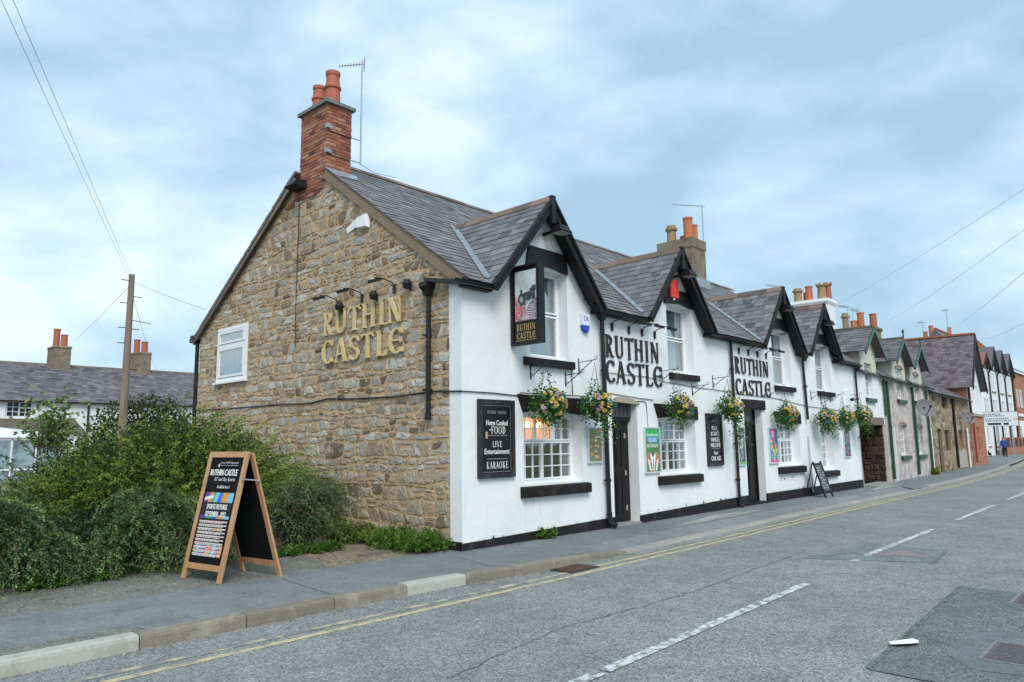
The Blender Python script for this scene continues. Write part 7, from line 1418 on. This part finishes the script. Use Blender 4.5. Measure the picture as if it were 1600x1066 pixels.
body('body', [('t', [(-.22, 0, .30), (-.05, 0, .27), (.15, 0, .30), (.22, 0, .33)], [.085, .085, .105, .09]), ('t', [(.20, 0, .33), (.32, 0, .45)], [.07, .055]), ('s', (.36, 0, .48), .075, .055, .055), ('t', [(.40, 0, .47), (.48, 0, .45)], [.035, .025]), ('s', (.34, .05, .54), .02, .015, .04), ('s', (.34, -.05, .54), .02, .015, .04),
              ('t', [(.18, .06, .28), (.19, .06, .14), (.17, .06, .02)], [.045, .028, .025]), ('t', [(.14, -.06, .28), (.13, -.06, .14), (.16, -.06, .02)], [.045, .028, .025]), ('t', [(-.20, .06, .28), (-.14, .06, .19), (-.24, .06, .11), (-.22, .06, .02)], [.06, .04, .025, .024]), ('t', [(-.20, -.06, .28), (-.16, -.06, .18), (-.27, -.06, .10), (-.26, -.06, .02)], [.06, .04, .025, .024]), ('t', [(-.26, 0, .34), (-.36, 0, .45)], [.025, .012])], M('fur_black', (.012, .011, .011), .8), t, .014)

# ------------------------------------------------------------------ left: terrace, pole, wires
t = thing('white_terrace', 'long low white terrace with slate roof seen over the bushes at the left', 'terrace', (0, 41, 0))
b = MB(); wall_xz(b, -25, 32, 0, 4.55, [(3.1, 4.45, 3.5, 4.46, .2), (-6.5, -5, 3.5, 4.46, .2), (14.5, 16, 3.5, 4.46, .2)], th=.2); b.build('front_wall', FARWHITE, t)
sl_ = (7.05-4.5)/4.2; es = Vector((0, 1, sl_)).normalized(); en = Vector((0, -sl_, 1)).normalized(); L_ = 4.3/es.y
b = MB(); b.add([(-25, -.2, 4.46), (32, -.2, 4.46), (32, 4.1, 7.05), (-25, 4.1, 7.05), (32, 8.4, 4.46), (-25, 8.4, 4.46)], [(0, 1, 2, 3), (3, 2, 4, 5)]); ro = b.build('roof', SLATE_F, t); emit_pieces('slate', 'slates', slates(Vector((-4, -.22, 4.48)), (1, 0, 0), es, en, 26, L_, .36, .24, rnd=random.Random(55)), SLATE_F, ro, 0)
b = MB(); b.box(-25, 32, 3.98, 4.22, 7.03, 7.14); b.build('ridge', CEM, t); b = MB(); b.box(-25, 32, -.3, -.18, 4.38, 4.48); b.build('gutter', BLACK, t)
for x in (7.35, -1.5): pipe('drainpipe', [(x, -.1, 4.4), (x, -.1, .1)], .06, parent=t)
wo = window(t, 3.1, 4.45, 3.5, 4.46, .08, [(0, .5, 0, 1, 2, 3), (.5, 1, .62, 1, 2, 1), (.5, 1, 0, .6, 2, 2)], False, barw=.03); window(t, 14.5, 16, 3.5, 4.46, .08, [(0, .5, 0, 1, 2, 3), (.5, 1, 0, 1, 2, 3)], False, barw=.03)
b = MB(); b.add([(-12, 0, 3.44), (6.6, 0, 3.44), (6.6, -2.2, 2.72), (-12, -2.2, 2.72)], [(0, 3, 2, 1)]); b.box(-12, 6.6, -2.28, -2.2, 2.58, 2.72); lr = b.build('lean_to_roof', M('pantile', (.14, .11, .09), .85, n=(2, (.2, .17, .15), .4, .7), bump=(18, .6, .03)), t)
for k in range(6): b = MB(); y = -.2-.36*k; b.box(-12, 6.6, y-.03, y, 3.44-.327*-y-.0, 3.44-.327*-y+.045); b.build('tile_course', MATS['pantile'], lr)
b = MB(); b.box(-12, 6.6, -2.1, -2.0, 0, 2.6); b.build('lean_to_wall', FARWHITE, t)
for (x, z1) in ((6.7, 8.3), (11.7, 8.32)):
    b = MB(); b.add([(xx, yy, z) for z, k in ((6.1, 0), (z1-.15, 0), (z1-.12, .05), (z1, 0)) for xx, yy in ((x-.48-k, 3.5-k), (x+.48+k, 3.5-k), (x+.48+k, 5.0+k), (x-.48-k, 5.0+k))], [(4*i+k, 4*i+(k+1) % 4, 4*i+4+(k+1) % 4, 4*i+4+k) for i in range(3) for k in range(4)]+[(12, 13, 14, 15)]); c_o = b.build('chimney', CEM, t)
    pot(c_o, x+.12, 3.85, z1-.03, .8, .21, POT, 1); pot(c_o, x-.12, 4.6, z1-.03, 1.25 if x < 8 else 1.0, .20, POT, 1)
t = thing('conservatory', 'white framed conservatory with a pale covered roof at the foot of the white terrace', 'conservatory', (2.2, 36.5, 0))
for k in range(6): b = MB(); b.box(-3+k*1.1, -2.93+k*1.1, 0, .07, 0, 2.2); b.build('post', UPVC, t)
b = MB(); b.box(-3, 2.57, 0, .08, 2.15, 2.28); b.box(-3, 2.57, 0, .08, .6, .68); b.build('rail', UPVC, t); b = MB(); b.box(-3, 2.57, .02, .05, 0, 2.15); b.build('glazing', M('cons_glass', (.30, .40, .45), .12, n=(1.2, (.12, .15, .16), .45, .6), spec=.9), t); b = MB(); b.add([(-3.1, -.1, 2.28), (2.65, -.1, 2.28), (2.65, 2.4, 2.6), (-.5, 2.0, 2.95), (-3.1, 2.4, 2.6)], [(0, 1, 2, 3, 4)]); b.build('roof_cover', M('cover_sheet', (.66, .70, .74), .5, bump=(2, .9, .1)), t)
t = thing('telegraph_pole', 'weathered timber pole with metal steps rising from the ivy thicket', 'pole', (-.42, 12.5, 0))
b = MB(); b.tube([(.0, 0, 0), (.0, 0, 6.35)], [.115, .075], 14); b.build('shaft', POLE, t)
for k, (z, s_) in enumerate(((6.18, -1), (5.75, 1), (5.55, -1), (4.87, -1), (4.85, 1), (4.45, -1), (3.75, 1))): b = MB(); b.tube([(0, 0, z), (s_*.27, -.02, z-.01)], .012, 5); b.build('step_iron', IRON, t)
b = MB(); b.tube([(.05, -.05, 5.08), (.45, -.3, 5.0)], .010, 5); b.build('spur_iron', IRON, t)
def wire(label, a, c, sag=.3, r_=.006, ext=0, n=14, mat=WIRE):
    a, c = Vector(a), Vector(c)
    if ext: c = a+(c-a)*(1+ext)
    r_ *= .5; sag *= .4; b = MB(); b.tube([a+(c-a)*(i/n)-Vector((0, 0, 4*sag*(i/n)*(1-i/n))) for i in range(n+1)], r_, 5); tag(b.build('overhead_wire', mat), label, 'wire', 'overhead wires')
GW_ = M('wire_grey', (.22, .25, .28), .6)
wire('upper of two close overhead wires rising from the timber pole to the top left', (-.45, 12.45, 6.3), (-5.85, 1.18, 6.92), 0, .007, .7, mat=GW_); wire('lower of two close overhead wires rising from the timber pole to the top left', (-.47, 12.5, 6.25), (-5.94, 1.21, 6.89), .12, .007, .7, mat=GW_)
wire('thin overhead wire from the pole to the pub roof edge', (-.36, 12.5, 6.15), (.2, 9.2, 5.0), .06, .009); wire('thin overhead wire from the pole down to the left terrace chimney', (-.45, 12.5, 6.05), (7.0, 45, 8.3), .3, .012, mat=GW_); wire('thin overhead wire from the pole down to the terrace roof behind the bushes', (-.38, 12.5, 5.8), (12.84, 45, 7.0), .5, .012, mat=GW_)
wire('topmost overhead wire at the right edge running to the white chimney', (13.46, -6.12, 7.7), (31.8, 4.48, 8.77), .25, .009, mat=GW_); wire('second overhead wire down at the right edge', (15.63, -5.79, 7.23), (49.8, 6.9, 10.3), .3, .011, mat=GW_); wire('third overhead wire down at the right edge', (17.8, -5.44, 6.53), (70.3, 6.9, 12.0), .3, .014, mat=GW_); wire('lowest faint overhead wire at the right edge over the white gables', (31.8, -3.64, 6.85), (75.8, 5.3, 11.3), .3, .014, mat=GW_)
# aerials
def aerial(label, x, y, z0, z1, boom=(-.8, .3, -.12), n=8, r_=.017, el=.16, rig=True):
    t = thing('tv_aerial', label, 'TV aerial', (x, y, z0)); b = MB(); b.tube([(0, 0, 0), (0, 0, z1-z0)], r_, 8); b.build('mast', GALV, t); bm = Vector(boom); s_ = bm.cross((0, 0, 1)).normalized(); o = Vector((0, 0, z1-z0-.08))
    b = MB(); b.tube([o-bm*.12, o+bm], r_*.6, 6)
    for k in range(n): p = o+bm*(.12+.86*k/(n-1)); b.tube([p-s_*el*(.8-.04*k), p+s_*el*(.8-.04*k)], r_*.35, 4)
    b.build('boom', GALV, t); b = MB()
    if rig:
        for dz_ in (-.10, -.05, .05, .10): b.tube([o-bm*.10-s_*el+Vector((0, 0, dz_)), o-bm*.10+s_*el+Vector((0, 0, dz_))], r_*.35, 4)
        for q in (-1, 1): b.tube([o-bm*.10+s_*el*q*.9+Vector((0, 0, -.11)), o-bm*.10+s_*el*q*.9+Vector((0, 0, .11))], r_*.35, 4)
        b.build('reflector', GALV, t)
    return t
aerial('television aerial on a long mast lashed to the red brick chimney', 1.0, 3.93, 7.5, 9.85, (-.42, .24, -.12), el=.13); aerial('television aerial on a mast beside the cement chimney with buff and orange pots', 16.25, 4.05, 8.1, 10.35, (-1.15, .55, -.08), r_=.02, rig=False)
aerial('thin aerial just left of the white chimney', 24.4, 4.6, 6.5, 8.6, (-1.0, .2, 0), r_=.015, rig=False, el=.3); aerial('left of two thin aerials right of the white chimney', 28.3, 3.0, 5.9, 7.95, (-.9, .1, 0), r_=.016, rig=False, el=.3); aerial('right of two thin aerials right of the white chimney', 29.6, 3.2, 5.9, 8.1, (1.2, .1, 0), r_=.016, rig=False, el=.3)
aerial('thin aerial above the squat orange chimney stack', 66.4, 8.6, 5, 12.3, (-.5, .1, 0), 4, .03, rig=False, el=.4); aerial('tall thin aerial mast between the orange chimney stacks', 73, 7.9, 5, 14.2, (-.5, .1, 0), 4, .03, rig=False, el=.4)
b = MB(); b.tube([(1.0, 3.93, 7.5), (1.5, 4.1, 7.5), (2.4, 4.5, 7.74)], .005, 5); tag(b.build('aerial_cable', WIRE), 'thin aerial cable dropping from the brick chimney mast to the ridge', 'cable')
